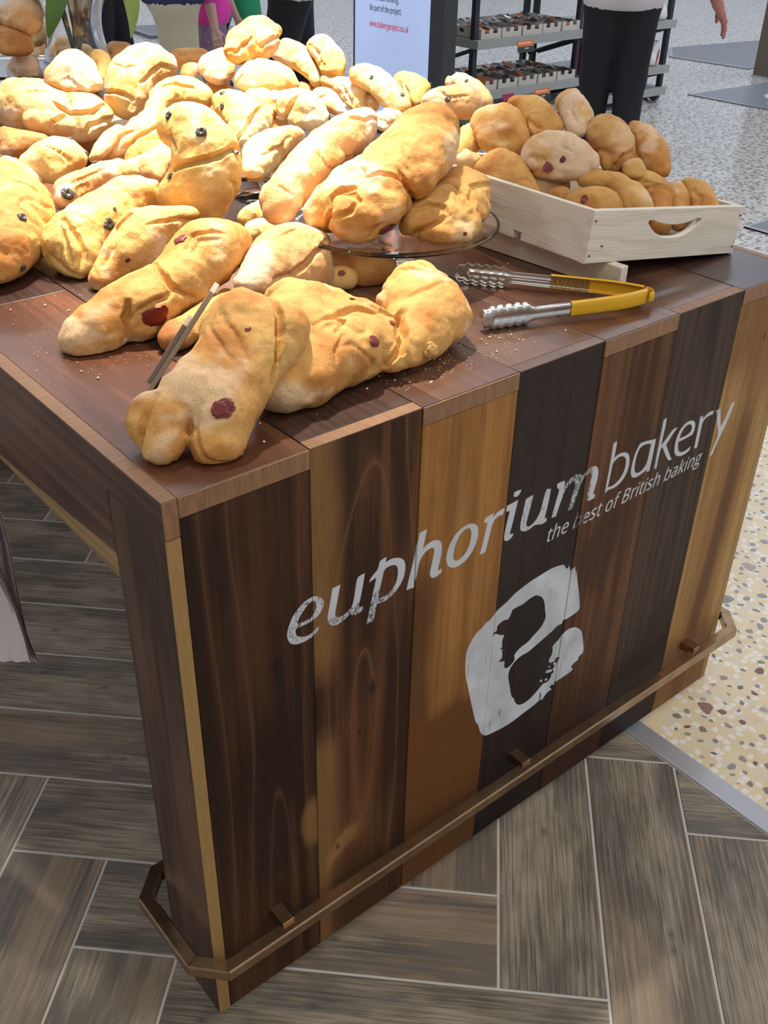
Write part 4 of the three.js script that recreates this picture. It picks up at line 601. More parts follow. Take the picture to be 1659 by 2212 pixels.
  ['craggy yellow loaf slanting down left of the tall olive loaf','yellow',1,0,[1174,1949,-2251,74,1145,1942,-2248,70,1201,1965,-2273,69,1196,1948,-2242,61,1116,1934,-2246,59,1502,2074,-2413,58,1229,1981,-2295,56,1409,2069,-2428,58,1443,2077,-2436,57,1478,2075,-2422,54,1388,2061,-2416,52,1095,1935,-2255,49,1526,2065,-2382,50,1180,1932,-2216,48,1477,2084,-2444,50,1077,1927,-2248,46,1169,1967,-2287,45,1257,1997,-2318,45,1366,2054,-2405,45,1526,2073,-2404,46,1151,1924,-2214,42,1365,2062,-2425,42,1162,1924,-2209,40,1246,1998,-2323,41,1527,2056,-2360,41,1539,2056,-2355,41,1345,2046,-2393,40,1265,2006,-2332,39,1139,1959,-2284,38,1285,2014,-2342,38,1315,2030,-2367,38,1276,2005,-2327,37,1056,1928,-2258,35,1196,1983,-2309,35,1122,1917,-2211,34,1234,1964,-2258,34,1215,1991,-2318,34,1492,2057,-2374,35,1512,2091,-2453,35,1049,1920,-2245,33,1324,2038,-2382,34,1306,2021,-2352,33,1242,1972,-2272,33,1038,1920,-2250,32,1133,1916,-2206,32,1110,1952,-2280,31,1434,2060,-2398,32,1397,2079,-2454,32],[['olive',0.559,0.975,-1.092,0.0046]],[[8,3.5,1079,1939,-2199,1139,1977,-2188,1181,1989,-2189,1308,1989,-2307],[5,3,1362,2104,-2400,1436,2115,-2395,1497,2093,-2353],[5,3,1041,1954,-2238,1097,1985,-2222,1149,1999,-2203]]],
  ['floury loaf tucked below the craggy yellow one','flour',0,0,[1039,1968,-2243,28,1024,1961,-2237,26,1065,1979,-2248,25,1050,1972,-2241,25,1012,1955,-2227,25,997,1948,-2221,24,1073,1983,-2251,23,989,1944,-2218,23,1051,1975,-2254,22,982,1941,-2215,21,1081,1986,-2254,21,1092,1990,-2252,21,971,1934,-2205,21,963,1931,-2203,21,956,1928,-2200,20,1059,1978,-2257,20,1005,1954,-2236,19,949,1924,-2198,18,1080,1984,-2241,17,981,1938,-2203,17,1100,1994,-2256,17,941,1921,-2195,15,1103,1994,-2251,15,1041,1974,-2268,14,1099,1991,-2243,14,1067,1977,-2230,14,1060,1974,-2227,14,1052,1970,-2224,14,1044,1967,-2221,14,1037,1963,-2218,14,1029,1960,-2215,14,1022,1956,-2213,14,1014,1953,-2210,14,1007,1949,-2207,14,999,1946,-2204,14,992,1942,-2202,14,1071,1985,-2268,14,1033,1970,-2265,13,1014,1960,-2251,13,994,1950,-2238,13,975,1940,-2225,13,938,1920,-2200,13,1101,1996,-2268,13,1090,1992,-2270,12,1049,1977,-2271,12,1106,1994,-2246,12,1079,1988,-2271,12,1025,1967,-2262,12,1060,1920,-1950,52,1077,1927,-1949,48,1050,1919,-1963,47,1091,1934,-1953,45,1041,1917,-1976,41,1106,1941,-1957,40,1027,1913,-1983,37,1017,1912,-1997,34,1054,1909,-1911,32,1120,1948,-1962,32,1011,1911,-2006,31,1068,1916,-1915,29,1044,1905,-1914,29,1076,1935,-1987,29,1028,1918,-2005,28,1086,1939,-1984,28,1004,1910,-2014,28,1029,1906,-1947,27,1038,1904,-1923,26,1082,1923,-1919,26,1059,1930,-1998,25,1022,1905,-1955,25,1070,1934,-1996,25,1031,1903,-1932,24,998,1909,-2023,24,1101,1946,-1989,23,1096,1930,-1923,23,1114,1940,-1933,22,1042,1925,-2009,22,1043,1900,-1893,21,1103,1934,-1924,21,1053,1929,-2007,21,1139,1958,-1973,21,1108,1949,-1991,21,998,1911,-2034,20,1009,1903,-1973,20,1119,1953,-1988,20,991,1908,-2032,19,1132,1957,-1982,19,1022,1920,-2025,19,1003,1902,-1982,18,1012,1901,-1958,17,1043,1898,-1883,17,1060,1908,-1892,17,1126,1956,-1991,17,1006,1915,-2037,17,992,1911,-2043,17,1138,1956,-1961,17],[],[]],
  ['roll crowning the pyramid of rolls','gold',0,0,[1782,2270,-2301,84,1731,2265,-2273,79,1825,2277,-2328,72,1697,2263,-2258,70,1657,2256,-2233,61,1762,2293,-2330,47,1788,2296,-2345,47,1742,2243,-2244,46,1809,2252,-2282,46,1825,2298,-2363,46,1886,2287,-2370,46,1777,2244,-2259,44,1613,2245,-2202,42,1666,2240,-2213,42,1736,2290,-2315,42,1685,2238,-2217,40,1881,2277,-2350,41,1842,2259,-2306,41,1852,2301,-2380,40,1795,2243,-2262,39,1703,2236,-2220,38,1872,2299,-2385,39,1710,2288,-2300,37,1678,2280,-2276,37,1866,2267,-2329,38,1648,2273,-2254,33,1619,2234,-2189,32,1916,2284,-2377,33,1606,2256,-2215,31,1637,2232,-2193,30,1618,2265,-2232,30,1715,2230,-2215,29,1900,2302,-2401,30,1586,2248,-2196,25,1920,2300,-2406,26,1733,2228,-2218,24,1830,2244,-2278,25,1936,2282,-2381,25,1838,2313,-2394,24,1790,2312,-2372,24,1596,2231,-2178,23,1763,2309,-2356,23,1747,2305,-2343,23,1575,2239,-2180,22,1766,2230,-2233,23,1649,2226,-2188,22,1828,2313,-2391,23,1847,2248,-2289,22],[],[[8,4,1553,2238,-2194,1600,2255,-2163,1656,2279,-2177,1692,2293,-2194],[4,4,1722,2258,-2192,1799,2279,-2219,1958,2266,-2364]]],
  ['pale roll leaning on the right side of the pyramid','pale',0,0,[2029,2187,-2422,53,2033,2182,-2402,52,2037,2177,-2382,52,2042,2172,-2362,49,2038,2162,-2332,44,2036,2152,-2302,44,2027,2143,-2278,39,2011,2186,-2436,39,2050,2163,-2322,37,2025,2133,-2250,35,1998,2181,-2430,34,2017,2123,-2227,33,2027,2196,-2458,31,2067,2192,-2409,31,2041,2201,-2464,31,1996,2176,-2414,30,2039,2143,-2269,29,1986,2181,-2439,29,2016,2118,-2213,28,2071,2187,-2389,29,2009,2162,-2355,28,2067,2178,-2358,28,2065,2202,-2445,27,2069,2197,-2425,27,2013,2157,-2336,27,1994,2171,-2399,26,1999,2166,-2380,25,2008,2108,-2191,24,2003,2162,-2360,24,2008,2157,-2340,24,2053,2153,-2288,24,2071,2202,-2441,24,2015,2113,-2200,23,2012,2152,-2321,23,2011,2147,-2307,23,2010,2142,-2292,23,2006,2127,-2250,23,2061,2207,-2466,23,2067,2207,-2462,23,1993,2166,-2384,22,1997,2161,-2365,21,2003,2108,-2195,20,2060,2158,-2298,21,2008,2103,-2177,20,1974,2180,-2449,19,2043,2138,-2250,19,2015,2196,-2467,18,2068,2163,-2308,18],[],[]],
  ['baked roll at the far right shoulder of the pyramid','gold',0,0,[2044,2186,-2137,53,2064,2202,-2184,52,2078,2213,-2223,50,2038,2179,-2109,45,2085,2220,-2253,46,2069,2198,-2160,42,2029,2171,-2087,40,2084,2224,-2273,39,2017,2170,-2101,34,2075,2223,-2283,32,2008,2170,-2110,30,2027,2185,-2156,30,2068,2191,-2127,29,2011,2173,-2124,28,2030,2189,-2170,27,2102,2218,-2214,27,2053,2208,-2232,27,2040,2196,-2193,26,2099,2214,-2199,26,2018,2160,-2052,25,2113,2229,-2259,26,2013,2177,-2137,25,2056,2212,-2247,25,2096,2211,-2184,25,2042,2172,-2073,24,2065,2188,-2113,24,2060,2215,-2262,24,2043,2200,-2208,24,2114,2226,-2239,24,2089,2203,-2155,23,2009,2159,-2061,22,2116,2236,-2296,23,2117,2233,-2275,23,2028,2164,-2055,21,2055,2180,-2090,21,2108,2236,-2305,21,2121,2236,-2291,20,2062,2184,-2099,20,2086,2199,-2141,20,2001,2159,-2070,19,2062,2222,-2298,19,2103,2235,-2310,19,2070,2226,-2308,17,1997,2158,-2075,17,2099,2235,-2315,17,2082,2231,-2314,17,2012,2181,-2156,16,2021,2188,-2179,15],[],[[5,4,2044,2231,-2283,2014,2214,-2185,1980,2180,-2112]]],
  ['floury roll on the left side of the pyramid','flour',0,0,[1683,2149,-2464,63,1665,2149,-2478,50,1713,2169,-2499,41,1700,2146,-2439,40,1667,2130,-2420,38,1704,2168,-2506,36,1715,2154,-2451,35,1690,2138,-2424,34,1654,2130,-2431,34,1642,2145,-2485,34,1721,2165,-2481,33,1652,2152,-2500,32,1641,2133,-2452,31,1645,2130,-2438,30,1695,2168,-2513,30,1637,2137,-2466,29,1680,2164,-2512,28,1738,2180,-2516,28,1666,2160,-2512,26,1737,2177,-2505,25,1676,2126,-2403,22,1658,2119,-2396,22,1649,2118,-2403,22,1728,2154,-2440,22,1748,2188,-2533,21,1734,2184,-2532,21,1719,2180,-2530,21,1704,2138,-2414,20,1734,2161,-2459,19,1629,2144,-2495,19,1649,2115,-2392,18,1744,2188,-2536,18,1729,2184,-2535,18,1715,2180,-2534,18,1624,2140,-2488,18,1735,2165,-2470,18,1718,2146,-2425,18,1640,2118,-2410,18,1699,2134,-2407,18,1690,2130,-2403,18,1623,2137,-2477,18,1738,2158,-2444,18,1633,2148,-2503,17,1741,2173,-2490,17,1653,2160,-2522,17,1713,2142,-2418,16,1623,2125,-2445,16,1636,2118,-2413,16],[],[]],
  ['domed pale roll at the front of the pyramid','pale',0,0,[1686,2159,-2117,65,1669,2159,-2127,62,1698,2155,-2102,62,1715,2155,-2092,62,1649,2152,-2122,57,1727,2152,-2077,56,1735,2148,-2064,50,1633,2153,-2131,49,1748,2148,-2057,45,1748,2142,-2041,38,1649,2139,-2090,38,1724,2175,-2138,38,1612,2149,-2135,37,1665,2172,-2162,36,1703,2178,-2158,36,1720,2178,-2149,36,1736,2174,-2131,35,1691,2178,-2165,34,1654,2136,-2079,33,1666,2136,-2072,33,1678,2136,-2065,33,1690,2136,-2058,33,1653,2169,-2161,33,1716,2181,-2160,33,1753,2171,-2113,32,1749,2174,-2124,32,1756,2138,-2028,32,1678,2178,-2172,31,1757,2168,-2102,31,1617,2136,-2100,30,1761,2164,-2092,30,1621,2133,-2090,28,1629,2133,-2085,28,1694,2132,-2048,28,1703,2132,-2043,27,1711,2132,-2038,26,1609,2136,-2105,26,1637,2166,-2162,26,1760,2135,-2018,26,1719,2132,-2033,26,1769,2164,-2087,25,1773,2154,-2059,24,1773,2161,-2076,24,1592,2146,-2139,23,1624,2162,-2161,23,1772,2151,-2051,22,1601,2137,-2110,22,1616,2159,-2157,21],[],[[4,3,1630,2207,-2129,1592,2176,-2116,1572,2138,-2132]]],
  ['small floury roll behind the craggy yellow loaf','flour',0,0,[1763,2075,-2838,26,1748,2071,-2837,26,1774,2080,-2843,23,1755,2071,-2831,22,1771,2075,-2833,21,1782,2082,-2844,19,1732,2067,-2835,16,1732,2064,-2829,14,1758,2080,-2854,14,1737,2071,-2844,14,1763,2069,-2820,14,1739,2062,-2818,14,1734,2062,-2821,13,1793,2086,-2849,13,1772,2084,-2857,13,1764,2082,-2856,13,1748,2077,-2855,13,1743,2075,-2852,13,1758,2067,-2817,12,1782,2078,-2831,12,1777,2086,-2860,11,1753,2080,-2857,11,1768,2069,-2816,11,1752,2065,-2815,11,1745,2062,-2814,11,1793,2084,-2843,10,1776,2073,-2823,10,1790,2082,-2838,10,1774,2071,-2819,10,1783,2088,-2862,10,1785,2088,-2861,10,1788,2088,-2859,10,1791,2088,-2857,10,1747,2062,-2812,10,1787,2080,-2834,9,1721,2062,-2830,9,1801,2089,-2850,9,1734,2058,-2809,8,1798,2086,-2845,8,1719,2062,-2832,8,1724,2060,-2823,7,1731,2058,-2811,7,1735,2073,-2852,7,1721,2064,-2836,7,1769,2086,-2865,7,1761,2084,-2864,7,1745,2080,-2863,7,1760,2065,-2809,7],[],[]],
  ['dark roll in shade under the pyramid','brown',0,0,[1696,2051,-2492,27,1703,2051,-2485,26,1692,2053,-2502,23,1712,2054,-2483,22,1690,2055,-2510,20,1714,2052,-2475,20,1684,2043,-2479,19,1719,2052,-2471,18,1691,2059,-2522,17,1688,2043,-2474,17,1682,2045,-2486,16,1704,2059,-2509,16,1723,2052,-2467,15,1689,2061,-2530,15,1709,2059,-2505,15,1724,2056,-2479,14,1693,2043,-2470,14,1713,2060,-2501,14,1702,2046,-2468,14,1700,2061,-2520,13,1728,2052,-2462,13,1724,2058,-2484,13,1680,2047,-2494,13,1687,2062,-2538,12,1680,2049,-2500,12,1697,2044,-2466,12,1725,2060,-2490,12,1728,2056,-2474,12,1681,2052,-2512,11,1674,2037,-2469,11,1732,2053,-2458,11,1720,2062,-2501,11,1681,2054,-2518,10,1709,2046,-2461,10,1725,2062,-2496,10,1735,2053,-2456,10,1685,2064,-2546,10,1711,2046,-2459,9,1679,2037,-2465,9,1733,2057,-2470,9,1737,2053,-2454,9,1704,2044,-2460,9,1698,2065,-2534,8,1713,2046,-2457,8,1681,2037,-2463,8,1672,2039,-2477,8,1701,2065,-2532,8,1721,2064,-2507,8,1978,2065,-2237,24,1982,2063,-2227,23,1977,2067,-2245,22,1969,2062,-2240,19,1995,2067,-2228,16,1979,2057,-2212,14,1960,2060,-2242,14,1980,2072,-2260,13,1970,2057,-2221,13,1993,2071,-2242,13,1984,2059,-2214,12,1989,2073,-2252,12,1985,2075,-2262,12,1991,2063,-2219,12,1965,2064,-2250,11,1965,2056,-2225,11,1975,2070,-2259,11,1972,2055,-2213,11,1994,2073,-2248,11,1990,2075,-2258,10,1961,2056,-2229,10,1986,2077,-2268,10,2004,2070,-2226,9,1959,2056,-2231,9,1970,2068,-2257,9,1976,2053,-2203,9,1952,2058,-2243,9,1956,2056,-2233,9,1971,2053,-2207,9,2004,2072,-2232,8,2001,2068,-2222,8,1984,2076,-2270,8,2000,2073,-2242,8,1952,2056,-2237,8,1999,2065,-2219,7,1981,2055,-2205,7,2003,2073,-2240,7,1986,2078,-2274,7,2009,2072,-2228,7,1958,2062,-2250,7,1965,2053,-2213,7,1988,2059,-2210,7,2005,2073,-2237,6,1948,2056,-2241,6,1971,2051,-2202,6,1979,2074,-2268,6,1996,2063,-2215,6,1962,2052,-2215,6],[],[]],
  ['long white-floured loaf lying below the pyramid','pale',1,0,[1695,2071,-1864,73,1681,2075,-1883,68,1704,2064,-1839,65,1668,2079,-1902,62,1654,2079,-1912,55,1718,2060,-1820,53,1718,2094,-1904,43,1731,2057,-1802,40,1655,2052,-1847,39,1735,2083,-1863,40,1664,2049,-1832,39,1740,2076,-1841,38,1731,2094,-1895,38,1713,2098,-1917,38,1736,2091,-1882,38,1691,2045,-1804,36,1704,2098,-1924,36,1674,2045,-1817,36,1646,2056,-1863,36,1681,2098,-1940,33,1637,2060,-1878,32,1650,2090,-1943,32,1678,2041,-1804,31,1672,2098,-1946,31,1632,2078,-1928,31,1744,2068,-1819,31,1700,2102,-1936,30,1709,2045,-1791,28,1623,2067,-1906,28,1628,2060,-1885,27,1663,2097,-1953,26,1701,2041,-1788,25,1741,2106,-1917,24,1619,2059,-1891,22,1736,2049,-1780,21,1633,2045,-1845,21,1732,2109,-1933,22,1749,2057,-1789,21,1643,2037,-1821,21,1727,2045,-1778,21,1754,2102,-1898,21,1758,2091,-1866,21,1723,2109,-1940,20,1750,2106,-1911,20,1753,2064,-1804,20,1741,2109,-1927,20,1634,2041,-1836,19,1758,2094,-1875,20,1603,2085,-1965,46,1597,2091,-1984,43,1590,2093,-1995,38,1623,2094,-1972,35,1587,2099,-2012,31,1636,2096,-1970,28,1584,2069,-1939,27,1583,2101,-2021,27,1594,2071,-1939,26,1581,2071,-1948,26,1619,2102,-1995,26,1613,2080,-1945,25,1577,2077,-1964,25,1610,2104,-2009,24,1574,2080,-1973,24,1623,2085,-1952,24,1577,2101,-2026,23,1604,2074,-1938,23,1616,2104,-2005,23,1571,2082,-1982,22,1629,2104,-1995,21,1570,2088,-1996,20,1649,2102,-1974,20,1606,2107,-2019,20,1573,2104,-2035,19,1570,2093,-2009,19,1639,2105,-1988,19,1580,2107,-2038,18,1573,2107,-2042,18,1578,2060,-1923,17,1568,2069,-1950,15,1603,2110,-2028,15,1596,2110,-2033,15,1572,2060,-1928,15,1659,2105,-1974,15,1642,2094,-1958,15,1590,2110,-2038,15,1588,2063,-1923,14,1572,2058,-1921,14,1623,2080,-1938,14,1629,2110,-2010,14,1568,2063,-1937,13,1570,2109,-2052,14,1649,2107,-1989,14,1636,2088,-1949,13,1620,2077,-1933,13,1561,2074,-1969,13,1620,2113,-2024,12],[],[[9,4,1675,2138,-1843,1632,2103,-1844,1611,2060,-1856,1654,2009,-1885],[4,4,1599,2101,-1923,1598,2062,-1897,1616,2037,-1858]]],
  ['yellow folded olive loaf left of the white-floured loaf','yellow',1,0,[1499,2054,-1998,70,1498,2043,-1967,70,1513,2038,-1945,69,1483,2028,-1930,68,1500,2065,-2029,66,1493,2070,-2048,61,1469,2034,-1953,57,1486,2076,-2068,53,1447,2008,-1892,44,1479,2081,-2087,44,1550,2042,-1941,43,1544,2058,-1990,43,1454,2039,-1975,41,1440,2013,-1910,40,1534,2032,-1918,39,1512,2022,-1901,39,1454,2045,-1990,38,1545,2069,-2022,37,1497,2017,-1894,36,1461,2007,-1884,35,1558,2053,-1967,36,1455,2050,-2005,35,1426,1998,-1875,34,1546,2074,-2038,35,1532,2085,-2077,35,1483,2012,-1887,34,1559,2058,-1983,33,1455,2055,-2020,33,1473,2087,-2107,33,1511,2091,-2105,32,1547,2079,-2054,32,1455,2060,-2036,31,1432,2019,-1928,30,1526,2091,-2097,30,1547,2085,-2070,30,1432,2024,-1942,28,1519,2016,-1882,22,1448,2066,-2055,22,1412,1987,-1855,22,1447,1997,-1864,21,1580,2052,-1956,22,1568,2074,-2026,21,1541,2026,-1900,21,1504,2011,-1876,21,1412,1998,-1883,20,1449,2071,-2070,20,1504,2096,-2125,21,1468,2002,-1866,20],[['olive',0.73,1.061,-1.034,0.0055],['olive',0.716,1.041,-1.016,0.0064]],[[9,4,1539,2092,-1910,1461,2062,-1876,1415,2024,-1857,1404,1967,-1881]]],
  ['pale loaf resting on the rear glass stand','pale',0,0,[1306,2005,-1579,62,1336,2011,-1600,60,1376,2015,-1621,57,1279,1995,-1552,52,1258,1988,-1533,48,1416,2019,-1644,49,1451,2019,-1656,46,1238,1981,-1516,43,1476,2020,-1668,41,1284,2019,-1594,37,1314,2024,-1615,35,1502,2022,-1681,35,1313,1990,-1555,33,1358,1998,-1584,33,1354,2028,-1637,32,1329,2027,-1625,32,1403,2031,-1661,32,1521,2019,-1683,32,1504,2016,-1671,30,1263,2012,-1575,29,1369,2031,-1648,29,1292,1983,-1536,28,1429,2007,-1626,29,1413,2004,-1616,29,1398,2002,-1605,29,1382,1999,-1595,28,1337,1991,-1565,28,1251,2004,-1557,27,1538,2022,-1694,27,1385,2034,-1659,26,1229,1968,-1491,24,1208,1981,-1505,24,1257,1973,-1509,24,1272,1976,-1518,24,1473,2031,-1687,25,1219,1989,-1522,22,1556,2019,-1696,24,1202,1977,-1497,22,1539,2016,-1684,24,1480,2010,-1650,23,1213,1971,-1490,22,1454,2034,-1685,23,1225,1993,-1531,21,1445,2035,-1684,22,1464,2007,-1639,22,1231,1997,-1539,21,1205,1972,-1490,20,1436,2036,-1683,21],[],[[4,4,1264,2020,-1498,1355,2026,-1545,1467,2039,-1619]]],
  ['pointed pale roll right of the white-floured loaf','pale',0,0,[1856,2082,-1900,37,1860,2077,-1886,36,1856,2088,-1913,35,1863,2071,-1871,34,1867,2065,-1856,31,1849,2090,-1924,30,1849,2096,-1937,29,1871,2063,-1848,28,1845,2099,-1946,25,1877,2087,-1902,23,1877,2093,-1915,23,1835,2077,-1899,21,1871,2057,-1835,21,1866,2098,-1934,20,1881,2084,-1893,20,1836,2071,-1887,20,1839,2069,-1878,20,1843,2066,-1870,20,1850,2060,-1853,20,1873,2098,-1930,18,1843,2063,-1864,18,1850,2057,-1847,18,1878,2057,-1831,18,1854,2055,-1839,18,1838,2102,-1956,18,1832,2080,-1908,18,1866,2101,-1941,18,1884,2082,-1885,17,1884,2079,-1878,17,1884,2076,-1872,17,1884,2073,-1865,17,1832,2082,-1914,17,1843,2060,-1857,16,1832,2085,-1921,16,1878,2054,-1825,15,1854,2052,-1832,15,1832,2088,-1927,15,1856,2107,-1960,15,1866,2104,-1947,15,1831,2091,-1934,14,1885,2062,-1840,14,1888,2071,-1857,14,1888,2068,-1850,14,1863,2107,-1956,13,1831,2096,-1947,13,1888,2065,-1844,12,1866,2107,-1954,12,1884,2101,-1931,12],[],[]],
  ['split pale roll between the pyramid and the seeded roll','pale',0,0,[1992,2078,-1866,52,1996,2076,-1841,47,1997,2085,-1893,46,2003,2092,-1920,43,2003,2095,-1940,41,2006,2101,-1974,38,1994,2070,-1809,34,2006,2104,-1994,35,1965,2062,-1841,34,2012,2102,-1962,33,1971,2063,-1830,32,2009,2110,-2029,32,2009,2113,-2050,30,2020,2095,-1891,29,2005,2115,-2077,29,2020,2092,-1872,28,2020,2089,-1852,27,1964,2065,-1860,27,2015,2111,-2017,28,2023,2098,-1905,27,2002,2118,-2104,28,1972,2072,-1881,27,1999,2114,-2089,27,2002,2112,-2062,27,2012,2117,-2065,26,2017,2085,-1839,25,2026,2102,-1919,25,1972,2060,-1811,24,2009,2119,-2092,25,1987,2089,-1949,24,1975,2075,-1894,24,1981,2082,-1922,23,2015,2082,-1826,22,1978,2079,-1908,22,2029,2105,-1933,22,1989,2063,-1783,21,1986,2092,-1969,21,2025,2113,-1999,21,2029,2108,-1953,21,2012,2079,-1813,19,1947,2053,-1838,19,2003,2071,-1792,19,1998,2067,-1785,18,2029,2114,-1993,18,2032,2108,-1947,18,1989,2098,-2003,18,1986,2095,-1989,17,1973,2057,-1793,17],[],[[7,4,1972,2117,-1966,1939,2076,-1858,1938,2034,-1840],[6,3,2037,2121,-1898,1979,2097,-1795,1960,2056,-1782]]],
  ['long olive roll pointing at the display board','pale',0,0,[2007,2150,-1755,50,2002,2141,-1727,48,2009,2163,-1802,48,2011,2159,-1783,47,1998,2133,-1700,46,1994,2124,-1673,44,2007,2167,-1822,44,1991,2116,-1646,43,1999,2171,-1847,42,1994,2111,-1628,38,1989,2170,-1857,35,1986,2103,-1608,33,1997,2107,-1611,31,1992,2174,-1872,31,2024,2147,-1720,30,1984,2098,-1595,29,1976,2102,-1618,28,2020,2138,-1693,27,1977,2127,-1706,27,1979,2170,-1868,28,1982,2149,-1780,27,2036,2160,-1757,27,1995,2103,-1598,26,2034,2156,-1743,26,1980,2144,-1766,26,1973,2119,-1680,26,2037,2177,-1825,26,2016,2130,-1666,25,1978,2140,-1752,25,2039,2173,-1806,26,2039,2165,-1771,26,1983,2094,-1583,25,2025,2180,-1856,25,1976,2136,-1738,25,1970,2110,-1653,24,1979,2153,-1799,24,1974,2131,-1725,24,2042,2177,-1820,24,2041,2169,-1786,24,2030,2181,-1851,24,1977,2157,-1819,23,1966,2101,-1628,22,1982,2174,-1882,23,1987,2094,-1578,22,1994,2099,-1585,22,2034,2181,-1845,22,2022,2184,-1876,21,1975,2152,-1804,21],[['olive',0.984,1.091,-0.882,0.0046],['olive',0.995,1.067,-0.8,0.0046]],[[5,3,2006,2193,-1729,1973,2162,-1663,1984,2146,-1616]]],
  ['curled yellow roll under the display board','yellow',0,0,[2157,2122,-1707,45,2161,2128,-1727,42,2165,2135,-1748,39,2141,2112,-1688,37,2163,2137,-1762,35,2162,2140,-1776,31,2176,2126,-1698,30,2184,2133,-1715,30,2125,2102,-1670,28,2152,2113,-1677,28,2166,2146,-1797,27,2166,2120,-1686,26,2173,2147,-1790,25,2188,2139,-1736,24,2187,2142,-1750,24,2132,2103,-1662,23,2165,2149,-1811,23,2132,2115,-1709,23,2141,2106,-1665,22,2141,2124,-1735,22,2134,2118,-1719,21,2119,2096,-1654,21,2189,2145,-1760,21,2187,2148,-1775,20,2120,2105,-1687,19,2195,2133,-1704,19,2186,2151,-1789,18,2122,2108,-1696,17,2139,2127,-1749,17,2157,2149,-1819,17,2141,2130,-1760,17,2193,2130,-1694,17,2190,2151,-1785,17,2143,2133,-1770,16,2201,2143,-1735,16,2145,2136,-1780,16,2147,2139,-1791,15,2202,2140,-1721,15,2187,2127,-1687,15,2149,2143,-1801,15,2109,2089,-1642,14,2110,2098,-1674,14,2108,2095,-1665,14,2204,2143,-1731,14,2182,2124,-1681,13,2162,2114,-1666,13,2180,2156,-1822,13,2203,2146,-1745,13],[['olive',1.099,1.069,-0.84,0.0047],['olive',1.052,1.043,-0.815,0.0047]],[[6,3,2147,2169,-1760,2119,2139,-1726,2100,2110,-1678]]],
  ['white olive loaf left of the wooden tray','flour',0,0,[2039,2147,-1357,53,2055,2143,-1344,53,2023,2147,-1365,51,2067,2140,-1333,51,2004,2151,-1380,49,2079,2137,-1321,45,1988,2151,-1387,42,1976,2152,-1392,37,2091,2133,-1309,35,1964,2152,-1397,31,2075,2160,-1372,31,2021,2130,-1330,30,1993,2134,-1349,29,2103,2151,-1341,29,2037,2126,-1317,29,2035,2164,-1396,29,2047,2164,-1391,29,2059,2164,-1386,29,2071,2163,-1381,29,2099,2154,-1349,29,2091,2157,-1359,29,2009,2130,-1335,28,2056,2123,-1302,28,1981,2134,-1354,28,2001,2131,-1339,27,2025,2127,-1322,27,2049,2123,-1305,27,1973,2137,-1363,27,2087,2160,-1367,27,2041,2123,-1309,26,2011,2165,-1407,26,2064,2123,-1298,25,2023,2168,-1408,25,2031,2168,-1405,25,1966,2138,-1367,23,1949,2150,-1398,23,2072,2122,-1294,23,2111,2147,-1331,22,2003,2165,-1411,22,1957,2141,-1377,21,1987,2163,-1411,20,2111,2136,-1306,20,2080,2122,-1291,20,2092,2125,-1291,19,2115,2144,-1323,19,1995,2166,-1414,18,2103,2130,-1298,18,2115,2141,-1317,18],[['olive',0.994,1.081,-0.665,0.0061]],[[4,3,1972,2185,-1365,1991,2168,-1330,2048,2168,-1294]]],
  ['pale crescent loaf behind the white olive loaf','pale',0,0,[2210,2172,-1438,30,2205,2175,-1453,30,2199,2178,-1467,28,2211,2167,-1418,28,2193,2181,-1482,27,2208,2152,-1374,27,2211,2158,-1390,26,2213,2164,-1407,26,2186,2181,-1488,24,2204,2166,-1424,24,2201,2143,-1352,24,2211,2149,-1363,22,2199,2137,-1336,21,2179,2180,-1494,22,2198,2134,-1328,19,2181,2183,-1503,19,2172,2180,-1500,19,2190,2131,-1326,18,2226,2182,-1455,18,2191,2134,-1334,18,2173,2183,-1509,18,2216,2184,-1473,18,2226,2176,-1435,18,2190,2166,-1436,17,2211,2187,-1487,16,2182,2172,-1462,16,2165,2180,-1506,16,2224,2185,-1466,16,2184,2169,-1451,16,2189,2187,-1505,16,2197,2157,-1402,15,2214,2187,-1484,15,2228,2173,-1423,15,2186,2166,-1439,15,2227,2185,-1463,15,2161,2180,-1509,15,2225,2158,-1378,14,2189,2163,-1428,14,2178,2172,-1465,14,2218,2187,-1481,14,2226,2161,-1386,14,2191,2142,-1361,14,2166,2183,-1515,14,2192,2145,-1369,14,2181,2169,-1454,14,2233,2182,-1449,14,2228,2164,-1395,14,2209,2190,-1499,14],[['olive',1.092,1.096,-0.72,0.0036]],[]],
  ['small pale roll between the two stands','pale',0,0,[1894,2055,-1587,34,1906,2057,-1584,31,1918,2059,-1581,28,1928,2061,-1579,25,1938,2063,-1578,21,1889,2061,-1603,20,1875,2048,-1581,20,1875,2044,-1572,20,1911,2067,-1603,20,1882,2057,-1599,19,1879,2044,-1569,19,1877,2054,-1593,18,1889,2046,-1567,17,1899,2065,-1606,17,1906,2067,-1606,17,1872,2050,-1587,17,1918,2068,-1603,16,1906,2049,-1566,16,1899,2048,-1566,16,1923,2068,-1600,16,1928,2068,-1597,16,1933,2068,-1594,16,1945,2062,-1573,16,1940,2068,-1590,15,1920,2053,-1566,15,1911,2049,-1563,14,1928,2055,-1566,13,1882,2063,-1612,12,1948,2070,-1590,12,1887,2065,-1614,12,1935,2057,-1566,11,1877,2059,-1606,11,1865,2036,-1560,11,1950,2068,-1584,11,1863,2044,-1579,10,1863,2042,-1575,10,1863,2040,-1570,10,1863,2038,-1566,10,1892,2067,-1615,10,1872,2056,-1600,10,1862,2046,-1584,10,1952,2062,-1569,10,1882,2040,-1558,10,1875,2038,-1559,10,1906,2071,-1615,10,1914,2072,-1616,10,1867,2052,-1594,9,1896,2069,-1617,9],[],[]],
